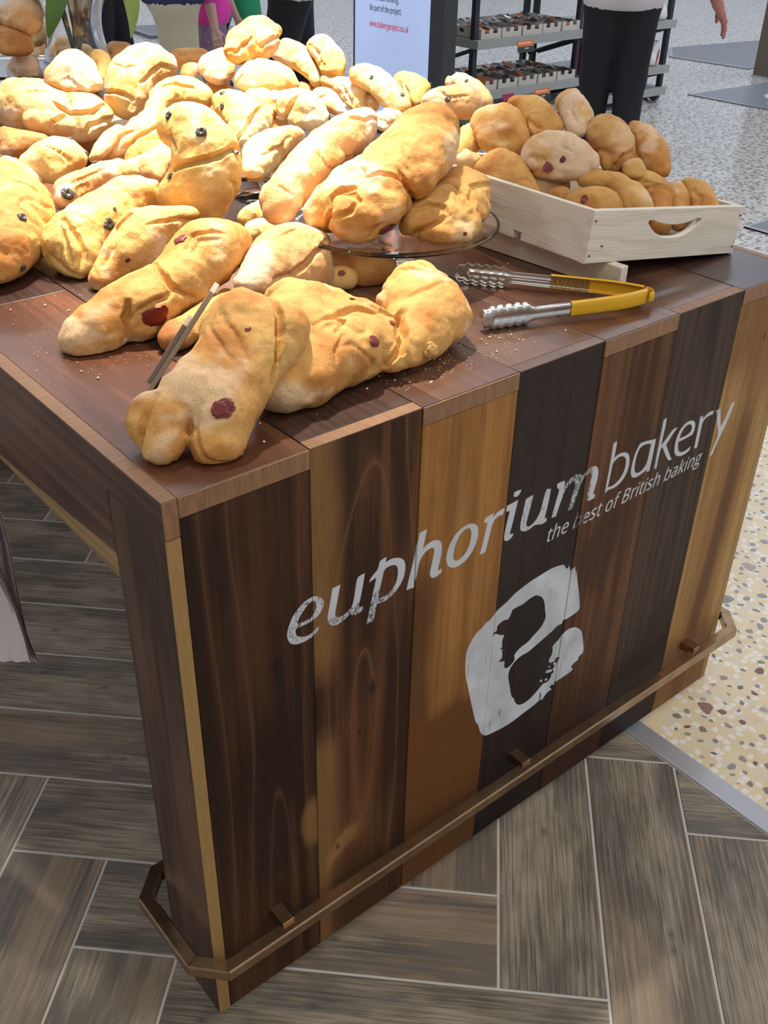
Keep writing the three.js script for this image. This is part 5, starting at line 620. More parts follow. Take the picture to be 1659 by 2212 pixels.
  ['yellow roll low between the rear stand and the cylinder-shaped loaf','yellow',0,0,[1177,1860,-1390,41,1166,1858,-1394,38,1188,1863,-1385,37,1153,1856,-1401,35,1180,1855,-1374,32,1142,1854,-1406,32,1203,1869,-1385,28,1131,1851,-1411,24,1175,1870,-1413,22,1182,1872,-1412,22,1166,1868,-1416,21,1151,1863,-1419,21,1188,1874,-1411,21,1195,1874,-1405,21,1202,1874,-1399,21,1215,1875,-1388,21,1150,1846,-1382,21,1157,1846,-1377,21,1164,1846,-1371,21,1182,1847,-1356,20,1199,1861,-1371,19,1190,1853,-1362,19,1124,1851,-1416,19,1162,1868,-1419,19,1143,1861,-1422,19,1196,1857,-1365,18,1132,1844,-1393,18,1137,1844,-1389,18,1141,1844,-1385,18,1166,1845,-1365,18,1173,1845,-1359,18,1136,1859,-1423,16,1118,1849,-1417,16,1128,1844,-1396,16,1208,1865,-1373,15,1212,1879,-1399,15,1226,1879,-1388,15,1214,1869,-1376,14,1130,1857,-1424,14,1123,1843,-1400,13,1148,1867,-1431,12,1174,1841,-1350,12,1178,1841,-1346,12,1218,1871,-1377,12,1176,1876,-1425,12,1116,1845,-1410,12,1183,1878,-1424,11,1119,1843,-1404,11],[],[]],
  ['pale yellow loaf end behind the pinkish loaf','yellow',0,0,[1052,1862,-1224,30,1060,1862,-1219,29,1069,1863,-1217,28,1045,1865,-1235,23,1037,1854,-1219,20,1039,1861,-1230,18,1068,1855,-1202,18,1065,1871,-1234,18,1071,1871,-1231,17,1083,1869,-1220,17,1058,1854,-1205,17,1041,1853,-1213,17,1059,1871,-1238,16,1047,1853,-1210,16,1040,1869,-1244,16,1051,1852,-1207,15,1075,1858,-1204,15,1085,1868,-1215,15,1078,1873,-1229,14,1082,1865,-1211,14,1079,1861,-1207,13,1082,1873,-1227,13,1090,1871,-1218,13,1055,1873,-1244,12,1034,1864,-1239,11,1029,1854,-1224,11,1051,1873,-1247,11,1069,1850,-1193,11,1027,1848,-1213,11,1027,1850,-1217,11,1036,1870,-1250,10,1031,1848,-1211,10,1031,1861,-1235,10,1091,1874,-1224,10,1074,1854,-1195,10,1058,1849,-1197,10,1047,1873,-1249,10,1029,1856,-1227,9,1026,1851,-1220,9,1062,1849,-1194,9,1041,1848,-1205,9,1071,1878,-1243,9,1097,1874,-1220,9,1033,1867,-1246,9,1045,1848,-1202,9,1036,1872,-1253,9,1075,1877,-1240,8,1043,1873,-1252,8],[],[]],
  ['smooth cylinder-shaped loaf leaning on the front glass stand','flour',1,0,[1124,2071,-1069,62,1103,2063,-1063,62,1189,2097,-1089,62,1316,2140,-1122,63,1211,2106,-1096,62,1033,2028,-1033,60,1013,2019,-1028,60,1145,2080,-1075,61,1082,2054,-1056,61,1167,2089,-1082,61,1234,2115,-1104,61,1062,2045,-1051,59,1257,2123,-1112,61,1293,2132,-1114,60,1341,2149,-1131,60,1378,2157,-1134,59,993,2010,-1023,51,996,2001,-1005,50,1416,2166,-1137,53,1292,2141,-1135,50,977,1992,-1000,41,1442,2174,-1147,42,1354,2139,-1103,39,1018,2038,-1058,37,1076,2036,-1025,36,1248,2105,-1077,37,1096,2044,-1031,35,1391,2148,-1105,37,1027,2009,-1003,34,1225,2096,-1070,35,1330,2131,-1094,36,1365,2167,-1163,36,1117,2053,-1037,34,1203,2088,-1063,34,1175,2107,-1116,34,1153,2098,-1109,34,1132,2090,-1102,34,1110,2081,-1095,34,1198,2116,-1123,34,1138,2062,-1043,33,1089,2072,-1088,33,1455,2183,-1164,35,1181,2079,-1056,33,1221,2124,-1131,33,1328,2159,-1160,34,1159,2070,-1049,32,1068,2064,-1082,32,1306,2122,-1086,33],[['hole',0.65,1.092,-0.54,0.0059]],[[5,4,1458,2189,-1111,1398,2195,-1093,1360,2207,-1106,1337,2198,-1098],[4,5,1302,2187,-1082,1319,2191,-1084]]],
  ['big knotted tomato loaf on top of the front glass stand','gold',1,0,[1435,2189,-845,87,1389,2165,-839,86,1396,2172,-800,86,1343,2142,-833,86,1351,2148,-795,85,1299,2118,-829,86,1308,2125,-791,85,1316,2131,-753,84,1256,2095,-825,85,1265,2101,-788,85,1203,2065,-858,85,1213,2071,-821,85,1223,2077,-785,84,1155,2038,-873,85,1166,2044,-837,85,1177,2051,-800,84,1187,2057,-765,84,1113,2014,-870,85,1125,2021,-834,85,1136,2027,-798,84,1147,2034,-763,83,1359,2154,-757,84,1107,2010,-762,82,1462,2204,-828,78,1274,2107,-751,74,1158,2040,-728,71,1422,2187,-783,73,1197,2063,-729,69,1246,2088,-862,70,1192,2058,-895,70,1096,2004,-797,67,1233,2084,-748,67,1290,2112,-867,69,1428,2182,-885,69,1119,2016,-727,65,1324,2137,-716,66,1086,1999,-886,66,1385,2169,-740,62,1168,2046,-693,51,1267,2105,-695,46,1326,2129,-911,47,1421,2176,-926,46,1074,1993,-922,44,1349,2141,-914,45,1470,2200,-935,45,1291,2120,-678,42,1397,2164,-922,44,1253,2090,-921,43],[['tomato',0.575,0.996,-0.338,0.0193],['tomato',0.597,1.008,-0.329,0.0096]],[[12,4.5,1097,2100,-761,1076,2086,-800,1053,2061,-813,1032,2025,-798,1081,1935,-863],[10,4.5,1137,2124,-756,1169,2132,-732,1204,2121,-692,1227,2097,-674,1282,2040,-719],[6,4,1061,2070,-808,1083,2087,-752,1075,2071,-718,1047,2044,-719,1027,2025,-764],[6,4,1092,1971,-688,1101,1998,-668,1123,2007,-663],[5,4,1173,2144,-839,1147,2129,-791,1109,2108,-757]]],
  ['folded loaf on the right side of the front glass stand','gold',1,0,[1500,2036,-722,70,1463,2026,-709,70,1472,2023,-678,70,1428,2017,-697,69,1437,2013,-667,69,1393,2007,-685,69,1403,2004,-655,69,1353,1997,-680,68,1363,1994,-650,68,1395,1996,-620,68,1314,1988,-675,68,1330,1984,-640,68,1356,1986,-616,67,1501,2032,-697,68,1439,2010,-643,66,1333,1981,-617,59,1381,1987,-592,59,1291,1983,-676,59,1344,2001,-710,52,1331,2000,-722,44,1545,2042,-704,44,1541,2053,-781,44,1262,1977,-683,41,1549,2050,-749,43,1288,1971,-619,39,1550,2046,-723,42,1421,1997,-596,40,1522,2048,-774,42,1314,1995,-716,40,1371,2010,-728,39,1339,1973,-572,38,1395,2015,-728,39,1503,2044,-767,39,1485,2039,-760,39,1466,2034,-753,39,1448,2029,-747,39,1430,2025,-740,39,1412,2020,-734,39,1555,2054,-768,39,1499,2024,-654,37,1275,1970,-631,36,1291,1967,-596,34,1438,2002,-601,35,1476,2015,-630,34,1311,1968,-579,32,1281,1986,-705,32,1358,1974,-554,32,1391,1984,-563,31],[['tomato',0.668,0.987,-0.266,0.0035]],[[9,4,1237,1945,-678,1263,1997,-604,1308,2021,-581],[7,4,1309,2023,-583,1311,2041,-607,1288,2042,-643,1256,2029,-669],[6,5,1575,2052,-673,1467,2072,-630,1414,2056,-595,1398,2036,-563],[6,5,1382,2073,-670,1390,2068,-635,1353,2045,-585]]],
  ['yellow loaf end sticking out behind the big knotted loaf','yellow',0,0,[1865,2078,-1083,42,1844,2071,-1072,37,1876,2086,-1096,36,1881,2080,-1083,35,1824,2064,-1062,32,1870,2069,-1064,26,1809,2060,-1057,26,1853,2065,-1059,24,1847,2082,-1094,22,1884,2096,-1117,22,1902,2092,-1106,21,1902,2081,-1082,21,1837,2060,-1053,21,1894,2076,-1074,21,1835,2077,-1086,20,1793,2055,-1051,19,1867,2092,-1110,19,1855,2087,-1103,19,1903,2078,-1077,19,1906,2089,-1099,18,1906,2087,-1093,18,1809,2054,-1046,18,1823,2073,-1079,18,1886,2071,-1065,17,1897,2098,-1119,16,1797,2052,-1044,16,1826,2056,-1046,16,1811,2068,-1072,15,1862,2062,-1050,14,1818,2053,-1043,14,1796,2061,-1061,14,1879,2066,-1056,13,1854,2059,-1047,13,1915,2080,-1078,13,1803,2066,-1069,12,1867,2061,-1049,12,1777,2051,-1045,12,1884,2102,-1129,12,1871,2097,-1121,12,1875,2063,-1052,12,1846,2057,-1044,11,1910,2100,-1121,11,1834,2083,-1098,11,1892,2104,-1132,10,1914,2100,-1120,10,1838,2055,-1042,10,1919,2097,-1112,10,1919,2094,-1106,10],[],[]],
  ['small roll wedged between the front stand and the tray','gold',0,0,[1796,2036,-1005,26,1805,2036,-999,26,1788,2036,-1010,24,1813,2038,-998,22,1780,2033,-1008,21,1776,2035,-1015,17,1819,2044,-1008,16,1803,2030,-986,16,1815,2044,-1011,15,1823,2039,-995,15,1811,2044,-1014,15,1807,2044,-1016,14,1780,2028,-997,13,1784,2028,-995,13,1788,2028,-992,13,1793,2028,-989,13,1797,2028,-987,13,1802,2044,-1019,13,1809,2031,-986,13,1790,2043,-1023,12,1826,2043,-1001,12,1819,2036,-990,12,1798,2044,-1022,12,1782,2040,-1021,12,1794,2045,-1024,11,1767,2033,-1016,11,1770,2027,-1001,11,1774,2027,-998,11,1768,2030,-1009,11,1768,2028,-1005,10,1828,2046,-1007,10,1815,2033,-985,10,1771,2036,-1021,10,1828,2049,-1014,9,1797,2025,-980,9,1823,2049,-1017,9,1830,2039,-991,8,1763,2033,-1019,8,1832,2042,-997,8,1819,2049,-1019,8,1801,2025,-977,8,1765,2035,-1021,7,1817,2049,-1021,7,1828,2038,-988,7,1815,2049,-1022,7,1834,2041,-992,7,1784,2043,-1027,7,1805,2026,-978,7],[],[]],
  ['tan loaf lying under the plate of the front glass stand','brown',0,0,[1128,1845,-756,44,1140,1844,-749,44,1151,1844,-742,43,1118,1847,-766,40,1163,1843,-735,39,1178,1845,-730,36,1107,1853,-780,36,1098,1855,-790,33,1073,1859,-809,32,1089,1856,-796,31,1082,1858,-804,31,1064,1859,-814,31,1189,1847,-727,31,1049,1862,-828,31,1058,1862,-823,30,1040,1862,-833,29,1135,1859,-776,24,1112,1831,-741,24,1121,1831,-736,24,1130,1830,-731,24,1138,1830,-725,24,1144,1858,-771,24,1153,1858,-766,23,1203,1849,-723,23,1144,1830,-722,23,1159,1858,-762,23,1105,1834,-750,22,1165,1858,-758,22,1097,1841,-767,22,1101,1836,-756,22,1171,1857,-755,22,1125,1862,-786,21,1177,1857,-751,22,1131,1861,-783,21,1183,1857,-748,21,1166,1834,-716,21,1189,1857,-744,21,1158,1832,-717,20,1150,1829,-718,20,1090,1844,-775,20,1046,1852,-813,19,1112,1864,-798,19,1178,1836,-714,19,1118,1864,-794,19,1037,1870,-847,18,1095,1836,-759,18,1037,1853,-818,18,1196,1842,-715,17],[],[[3,3,1174,1878,-715,1173,1856,-696,1166,1830,-696]]],
  ['small yellow loaf end with a tomato speck under the front glass stand','yellow',0,0,[1033,1837,-758,28,1026,1837,-762,28,1040,1836,-753,28,1019,1837,-767,27,1048,1836,-749,27,1012,1837,-771,25,1055,1836,-744,24,1003,1836,-774,24,997,1835,-776,21,991,1835,-779,21,986,1835,-783,19,1064,1836,-738,18,1030,1845,-775,17,1036,1845,-771,17,1045,1845,-766,17,1050,1845,-762,17,1056,1845,-759,17,1022,1828,-750,15,1052,1829,-733,15,1029,1828,-745,15,1025,1846,-778,15,1016,1828,-753,15,1034,1828,-742,15,1041,1847,-771,15,978,1832,-783,15,1011,1829,-757,14,1040,1828,-738,14,1043,1828,-736,14,1061,1845,-756,14,1068,1840,-744,14,1006,1829,-760,14,1047,1828,-734,14,1002,1829,-762,14,1057,1830,-733,14,1024,1827,-746,13,1021,1846,-781,13,1015,1844,-782,13,1065,1843,-750,13,1001,1842,-786,13,1006,1843,-785,12,981,1838,-791,12,1011,1845,-785,12,998,1842,-788,11,997,1828,-763,11,994,1828,-765,11,990,1828,-767,11,1071,1836,-734,11,987,1828,-770,10],[['tomato',0.514,0.928,-0.369,0.0063]],[]],
  ['round loaf at the back left of the wooden tray','gold',0,1,[1940,2117,-1000,78,1933,2125,-1027,71,1943,2110,-976,70,1950,2102,-949,55,1921,2132,-1059,49,1976,2141,-1038,46,1894,2101,-994,44,1902,2093,-968,42,1987,2134,-1006,42,1978,2118,-970,41,1985,2126,-986,40,1891,2108,-1018,40,1888,2093,-979,39,1906,2089,-954,38,1899,2120,-1044,38,1948,2144,-1071,39,1990,2141,-1026,38,1915,2086,-937,35,1964,2149,-1070,36,1974,2149,-1062,35,1981,2114,-956,34,1888,2112,-1031,32,1948,2090,-920,31,1902,2132,-1074,30,1968,2099,-925,28,1919,2082,-924,27,1979,2107,-936,25,1891,2124,-1062,26,2004,2153,-1050,25,1940,2148,-1089,25,1928,2082,-916,24,1925,2144,-1090,25,1914,2140,-1087,23,1877,2081,-958,22,1870,2096,-1004,22,1870,2092,-994,22,1869,2089,-984,22,1967,2156,-1091,22,1895,2078,-933,21,1996,2157,-1068,22,2013,2142,-1007,22,2005,2130,-981,21,2005,2157,-1061,21,1868,2081,-965,21,2015,2146,-1018,21,1886,2077,-941,20,2012,2138,-997,20,2004,2126,-971,20],[],[]],
  ['oval loaf behind the round one in the tray','gold',0,1,[2059,2157,-929,50,2054,2150,-909,49,2064,2163,-950,48,2069,2170,-970,46,2074,2176,-991,43,2059,2148,-891,39,2030,2139,-900,38,2073,2179,-1006,38,2060,2145,-877,33,2072,2182,-1021,33,2038,2137,-878,30,2071,2185,-1036,28,2031,2145,-924,28,2062,2142,-864,27,2098,2181,-977,27,2093,2175,-956,27,2087,2168,-935,26,2082,2162,-915,26,2097,2184,-992,27,2089,2190,-1030,26,2064,2185,-1044,26,2035,2152,-944,25,2048,2165,-981,25,2061,2181,-1034,25,2006,2128,-891,24,2037,2155,-954,24,2051,2168,-991,24,2096,2190,-1022,24,2100,2187,-1003,23,2040,2158,-964,23,2040,2134,-864,22,2057,2184,-1053,22,2084,2159,-901,21,2020,2129,-875,21,2063,2139,-850,20,2008,2131,-901,20,2081,2156,-891,20,2103,2191,-1013,20,2047,2134,-856,19,2079,2152,-881,18,2050,2171,-1006,18,2052,2175,-1016,18,2008,2125,-877,17,2011,2125,-873,16,2010,2134,-910,16,2105,2197,-1039,15,2048,2177,-1035,15,2114,2189,-986,15],[],[[4,4,2010,2156,-946,1988,2141,-882,1992,2121,-873]]],
  ['tall roll at the very back of the tray','flour',0,1,[2174,2182,-878,50,2157,2170,-848,49,2179,2188,-897,47,2139,2160,-831,42,2122,2151,-814,35,2159,2164,-822,31,2111,2144,-803,31,2178,2194,-924,31,2212,2201,-915,30,2192,2183,-860,29,2183,2177,-845,29,2175,2171,-830,29,2103,2138,-789,28,2198,2201,-929,28,2139,2169,-865,27,2131,2163,-850,26,2150,2178,-890,26,2213,2199,-902,26,2212,2204,-929,26,2161,2187,-915,25,2207,2193,-882,25,2142,2155,-805,23,2119,2156,-839,22,2176,2168,-817,22,2096,2132,-775,21,2138,2172,-878,21,2167,2193,-935,21,2121,2145,-793,20,2149,2181,-903,20,2232,2211,-934,18,2108,2150,-828,17,2100,2144,-813,17,2093,2137,-799,17,2131,2148,-795,17,2085,2131,-785,17,2164,2162,-806,16,2183,2200,-944,16,2193,2203,-946,16,2236,2211,-931,16,2204,2207,-949,15,2233,2208,-921,15,2102,2147,-822,15,2095,2140,-808,15,2087,2134,-794,15,2212,2190,-865,15,2203,2184,-850,15,2194,2178,-835,15,2224,2199,-891,14],[],[[4,3,2136,2214,-850,2103,2180,-824,2085,2155,-776]]],
  ['floury loaf with a red tomato spot lying on top of the tray loaves','flour',1,1,[1931,2081,-736,80,1915,2080,-753,75,1948,2082,-720,75,1949,2075,-697,67,1966,2076,-680,60,1973,2073,-663,54,1896,2082,-783,50,1909,2058,-696,46,1880,2070,-767,45,1892,2057,-713,44,1956,2104,-778,44,1972,2105,-761,44,1916,2094,-796,43,1880,2056,-725,42,1984,2070,-641,41,1874,2063,-752,41,1984,2106,-749,40,1969,2108,-775,40,1988,2095,-711,40,1943,2103,-790,40,1872,2055,-733,39,1916,2054,-679,39,1992,2070,-633,37,1991,2103,-731,38,1935,2103,-799,37,1932,2056,-663,36,1940,2056,-655,35,1919,2051,-666,32,1999,2081,-657,31,1999,2092,-689,30,1960,2057,-634,28,1943,2053,-641,28,2002,2089,-676,28,1899,2093,-812,28,1879,2081,-800,27,1890,2089,-811,25,1951,2053,-633,24,1857,2062,-769,24,2006,2100,-704,24,2008,2082,-649,24,1964,2115,-803,24,1997,2117,-770,24,1869,2073,-789,24,1914,2101,-820,24,1889,2042,-676,23,2008,2114,-747,23,1982,2120,-797,23,1881,2041,-684,22],[['tomato',0.929,1.033,-0.343,0.0115],['tomato',0.947,1.044,-0.331,0.0061]],[[4,4,1927,2148,-691,1901,2121,-674,1918,2110,-649],[4,4,1854,2086,-710,1865,2057,-678]]],
  ['loaf standing on edge in the middle of the tray','brown',1,1,[2172,2109,-692,66,2168,2093,-667,63,2176,2124,-717,61,2150,2078,-650,57,2146,2067,-635,53,2161,2130,-733,49,2121,2058,-631,41,2211,2128,-710,40,2134,2089,-675,39,2213,2118,-691,38,2208,2107,-675,36,2155,2056,-614,35,2217,2139,-726,35,2136,2110,-709,34,2202,2097,-660,34,2190,2087,-648,34,2195,2145,-745,34,2132,2099,-694,33,2178,2076,-636,33,2143,2051,-612,31,2135,2115,-718,32,2122,2079,-664,32,2209,2144,-739,31,2157,2051,-605,30,2146,2136,-749,29,2173,2146,-755,27,2133,2126,-737,26,2123,2047,-613,25,2096,2048,-627,25,2170,2050,-598,25,2174,2066,-621,25,2111,2069,-652,24,2132,2131,-746,24,2187,2150,-758,24,2165,2045,-592,22,2105,2063,-647,21,2172,2045,-589,21,2158,2146,-762,21,2177,2050,-594,21,2179,2045,-585,21,2210,2091,-647,20,2100,2058,-641,20,2113,2090,-685,20,2097,2043,-618,20,2186,2044,-582,20,2201,2155,-762,20,2104,2042,-614,19,2238,2149,-735,19],[],[[6,4,2090,2041,-600,2123,2080,-589,2187,2096,-607]]],
  ['curved loaf at the top right of the tray loaves','gold',1,1,[2248,2082,-567,48,2238,2075,-550,46,2269,2097,-601,46,2283,2108,-631,43,2228,2067,-533,42,2294,2116,-649,41,2219,2060,-517,39,2210,2052,-500,35,2306,2123,-667,35,2306,2127,-684,31,2239,2085,-591,28,2278,2095,-577,28,2247,2072,-526,26,2309,2130,-696,27,2222,2074,-568,26,2264,2084,-549,26,2290,2119,-670,26,2275,2091,-566,25,2303,2113,-623,26,2242,2089,-602,25,2299,2110,-612,25,2209,2063,-540,24,2205,2045,-480,24,2252,2096,-620,24,2261,2080,-538,24,2212,2066,-551,23,2296,2106,-601,24,2263,2103,-638,23,2231,2061,-503,23,2225,2077,-579,23,2313,2134,-708,23,2314,2121,-642,22,2274,2111,-656,22,2292,2103,-590,22,2200,2055,-524,21,2256,2100,-631,21,2267,2107,-649,20,2326,2135,-693,20,2326,2128,-660,19,2194,2041,-479,18,2222,2053,-487,18,2189,2044,-498,18,2326,2138,-710,19,2317,2137,-720,18,2330,2132,-672,18,2191,2048,-508,17,2228,2057,-493,17,2190,2041,-483,17],[],[]],
  ['loaf hanging over the left side wall of the tray','gold',0,1,[1797,2035,-843,59,1801,2027,-820,58,1800,2019,-801,52,1788,2038,-860,51,1804,2011,-779,48,1803,2004,-761,44,1769,2034,-865,40,1808,2000,-748,38,1814,2054,-879,34,1830,2035,-816,33,1831,2043,-835,32,1807,1992,-730,31,1824,2055,-872,31,1763,2022,-841,31,1771,2011,-806,31,1767,2015,-819,30,1832,2051,-854,30,1829,2028,-797,30,1833,2055,-864,29,1771,2007,-797,28,1775,2003,-784,28,1805,2054,-887,28,1780,2046,-887,27,1790,2050,-889,27,1812,1988,-718,26,1828,2016,-770,25,1775,1999,-775,25,1779,1995,-762,25,1793,1988,-733,24,1749,2030,-871,24,1760,2038,-883,24,1827,2012,-760,24,1757,2014,-826,24,1833,2024,-784,23,1779,1991,-753,22,1784,1988,-740,22,1811,1984,-709,21,1749,2022,-852,21,1750,2034,-881,21,1779,1988,-744,20,1827,2004,-742,19,1816,1984,-705,19,1826,2000,-733,17,1831,2066,-897,17,1832,2008,-748,16,1811,1980,-700,16,1851,2047,-829,16,1850,2044,-820,16],[],[]],
  ['front loaf with a tomato streak against the handle wall of the tray','gold',1,1,[1911,1976,-501,52,1896,1980,-514,49,1925,1976,-493,48,1885,1983,-525,44,1936,1973,-482,43,1871,1983,-533,41,1863,1986,-542,35,1938,1964,-467,34,1853,1986,-548,30,1882,1964,-494,29,1900,1960,-479,29,1937,1992,-516,29,1910,1960,-473,28,1948,1991,-510,27,1908,1995,-537,27,1863,1970,-514,26,1886,1958,-482,26,1919,1995,-531,26,1867,1967,-507,26,1952,1988,-503,26,1926,1995,-527,26,1871,1964,-500,25,1933,1995,-523,25,1894,1996,-545,24,1856,1970,-518,24,1915,1957,-466,24,1848,1973,-527,23,1961,1977,-478,23,1886,1996,-548,23,1959,1985,-494,23,1845,1989,-557,22,1844,1976,-534,21,1963,1983,-487,22,1958,1972,-470,22,1955,1967,-462,20,1939,1956,-452,20,1919,1954,-459,19,1869,1997,-558,19,1855,1995,-561,18,1949,1961,-456,18,1929,1954,-453,18,1861,1997,-562,18,1882,1999,-556,17,1836,1982,-547,16,1837,1979,-542,16,1866,1956,-489,16,1870,1953,-482,15,1925,2003,-542,15],[['tomato',0.921,0.999,-0.254,0.0075]],[]],
  ['long loaf arching across the tray behind the tomato-streaked one','gold',0,1,[2008,1983,-428,43,1996,1971,-409,42,2014,1991,-443,38,2017,1999,-461,35,2023,2006,-476,31,2020,2010,-490,31,2019,2017,-514,29,1989,1960,-387,28,2018,2013,-504,28,2016,2020,-528,27,2018,2024,-537,27,1973,1959,-403,25,2007,2027,-560,25,1999,1964,-387,25,1998,2026,-569,25,1996,2030,-584,24,2027,2018,-505,24,1986,2025,-582,24,2015,2028,-552,24,1977,2025,-591,23,1996,1986,-451,23,1969,2024,-600,23,1985,1974,-431,22,1987,2029,-592,22,2031,1992,-425,22,1974,1962,-413,21,2019,1980,-406,21,2032,1996,-435,21,1961,2024,-609,21,2008,1969,-388,21,1976,1955,-390,20,2008,2031,-570,21,1979,2029,-601,20,1980,1970,-426,20,2024,1984,-411,20,2034,2003,-454,20,1956,2023,-613,20,2013,1973,-392,19,2036,2007,-463,19,1998,1990,-460,19,1986,1978,-441,18,2029,1988,-416,18,1970,2028,-610,18,1952,2023,-618,18,1975,1966,-422,18,2004,1998,-474,18,2018,1977,-397,17,1984,1952,-373,16],[],[]],
  ['fourth loaf along the handle wall of the tray','gold',0,1,[2108,1983,-409,40,2097,1974,-398,39,2085,1965,-387,38,2074,1956,-377,37,2127,2000,-435,37,2120,1992,-419,37,2063,1947,-366,36,2052,1938,-356,36,2130,2009,-455,34,2126,2013,-470,31,2041,1930,-346,31,2127,2017,-480,29,2124,2021,-495,26,2120,2025,-510,23,2125,2025,-505,22,2105,1991,-433,21,2035,1921,-332,20,2142,2001,-422,21,2100,1987,-427,21,2115,2025,-514,20,2094,1982,-422,20,2026,1925,-350,20,2117,2029,-524,20,2088,1978,-416,20,2123,1983,-395,20,2117,1979,-390,19,2082,1973,-411,19,2111,1974,-385,19,2148,2005,-427,19,2129,1988,-401,19,2076,1969,-406,19,2150,2010,-437,19,2144,2022,-477,19,2106,1970,-379,19,2071,1964,-400,18,2100,1966,-374,18,2122,2029,-520,19,2045,1926,-332,18,2094,1961,-369,18,2065,1960,-395,18,2111,2012,-483,18,2089,1957,-364,18,2112,2029,-529,18,2059,1956,-390,18,2083,1952,-358,17,2135,1992,-406,17,2110,2008,-473,17,2077,1948,-353,17],[],[[5,3,2093,2005,-470,2092,2014,-427,2097,2015,-388]]],
  ['thin upright loaf near the right end of the handle wall','gold',0,1,[2180,1966,-379,29,2171,1959,-371,29,2162,1953,-363,29,2153,1947,-355,29,2144,1941,-347,29,2135,1935,-339,29,2126,1929,-331,28,2190,1972,-387,28,2197,1978,-397,27,2203,1982,-405,25,2116,1922,-325,24,2208,1987,-413,22,2212,1991,-423,21,2217,1996,-431,17,2125,1923,-317,17,2180,1958,-360,17,2104,1915,-317,16,2173,1954,-354,16,2209,1980,-392,16,2166,1949,-348,16,2162,1946,-344,16,2187,1963,-366,16,2157,1943,-340,15,2153,1940,-336,15,2148,1937,-332,15,2204,1975,-384,15,2191,1966,-370,15,2215,1984,-400,15,2144,1933,-328,14,2186,1976,-403,15,2181,1973,-399,15,2176,1970,-395,15,2172,1967,-391,15,2167,1964,-386,15,2162,1961,-382,15,2158,1957,-378,15,2153,1954,-374,15,2149,1951,-370,15,2144,1948,-366,14,2140,1945,-362,14,2135,1942,-358,14,2131,1939,-354,14,2126,1936,-350,14,2122,1933,-346,14,2118,1930,-342,14,2113,1927,-338,14,2109,1924,-334,14,2105,1921,-331,14],[],[]],
  ['last loaf at the right end of the tray','gold',0,1,[2231,1966,-321,44,2242,1976,-337,41,2252,1986,-352,38,2230,1960,-306,37,2214,1956,-312,35,2258,1992,-364,35,2264,1999,-376,31,2261,2002,-387,28,2197,1949,-311,26,2258,2005,-398,24,2257,1976,-323,24,2232,1953,-289,24,2251,1970,-312,24,2212,1962,-330,23,2267,1986,-339,23,2274,1996,-358,22,2273,1993,-351,22,2231,1979,-354,22,2224,1950,-288,21,2251,1967,-305,21,2222,1972,-346,20,2266,1983,-332,20,2255,2008,-409,19,2241,1989,-370,19,2281,2006,-378,19,2280,2003,-370,19,2208,1946,-294,18,2245,1960,-293,18,2199,1955,-325,17,2242,1992,-377,17,2216,1946,-287,17,2279,2009,-389,16,2243,1995,-385,16,2283,2009,-386,15,2264,2012,-410,15,2196,1943,-296,15,2181,1942,-309,14,2235,1950,-278,14,2227,1947,-278,14,2244,1998,-392,14,2200,1943,-293,14,2209,1965,-341,14,2272,2012,-403,14,2231,1947,-274,13,2244,1957,-286,13,2176,1939,-305,13,2253,2011,-420,13,2246,2001,-400,13],[],[[5,4,2218,2003,-356,2199,1995,-315,2177,1960,-300]]],
  ['small loaf end between the standing loaf and the arching one','brown',0,1,[2104,2057,-525,27,2093,2055,-528,25,2106,2054,-517,23,2121,2065,-531,16,2091,2060,-539,16,2079,2051,-527,16,2104,2063,-538,16,2091,2047,-513,14,2118,2066,-535,15,2100,2063,-540,15,2120,2062,-524,14,2085,2057,-536,14,2081,2054,-532,14,2087,2048,-515,14,2100,2046,-505,14,2083,2048,-518,13,2114,2066,-538,13,2096,2046,-507,13,2079,2048,-521,13,2116,2054,-510,12,2120,2058,-518,12,2108,2049,-506,12,2112,2050,-506,11,2131,2071,-537,10,2094,2065,-547,10,2089,2064,-547,9,2069,2048,-527,9,2069,2046,-524,9,2131,2069,-534,9,2122,2057,-513,9,2100,2043,-498,9,2127,2071,-540,8,2108,2068,-545,8,2098,2067,-548,8,2131,2068,-531,8,2129,2065,-525,8,2087,2043,-506,8,2071,2045,-519,8,2085,2043,-507,8,2104,2044,-499,7,2114,2070,-544,7,2083,2043,-508,7,2123,2071,-542,7,2104,2068,-547,7,2083,2060,-544,7,2081,2059,-542,7,2079,2057,-540,7,2077,2056,-538,7],[],[]],
  ['dark loaf low behind the tomato-streaked one in the tray','brown',0,1,[1856,1974,-639,23,1861,1974,-635,23,1848,1973,-642,22,1867,1975,-631,22,1874,1976,-628,19,1841,1973,-647,17,1880,1979,-631,16,1870,1972,-621,15,1839,1974,-652,14,1878,1981,-636,14,1845,1967,-631,13,1837,1966,-637,13,1863,1968,-620,12,1848,1967,-628,12,1858,1981,-651,12,1852,1979,-652,12,1836,1974,-655,12,1852,1967,-625,12,1863,1982,-650,12,1867,1982,-648,12,1871,1982,-645,12,1874,1982,-642,12,1839,1965,-632,11,1856,1967,-622,11,1889,1983,-630,11,1849,1979,-655,10,1832,1974,-658,10,1881,1976,-623,9,1832,1971,-651,9,1889,1984,-634,9,1866,1967,-614,9,1832,1969,-648,9,1878,1973,-619,9,1832,1968,-644,9,1832,1966,-641,8,1845,1979,-658,8,1887,1979,-625,8,1874,1970,-615,8,1885,1978,-623,8,1872,1969,-613,8,1870,1967,-611,7,1828,1974,-661,7,1832,1962,-631,7,1863,1965,-613,7,1882,1986,-643,7,1884,1986,-641,7,1886,1986,-640,7,1887,1986,-639,7],[],[]],
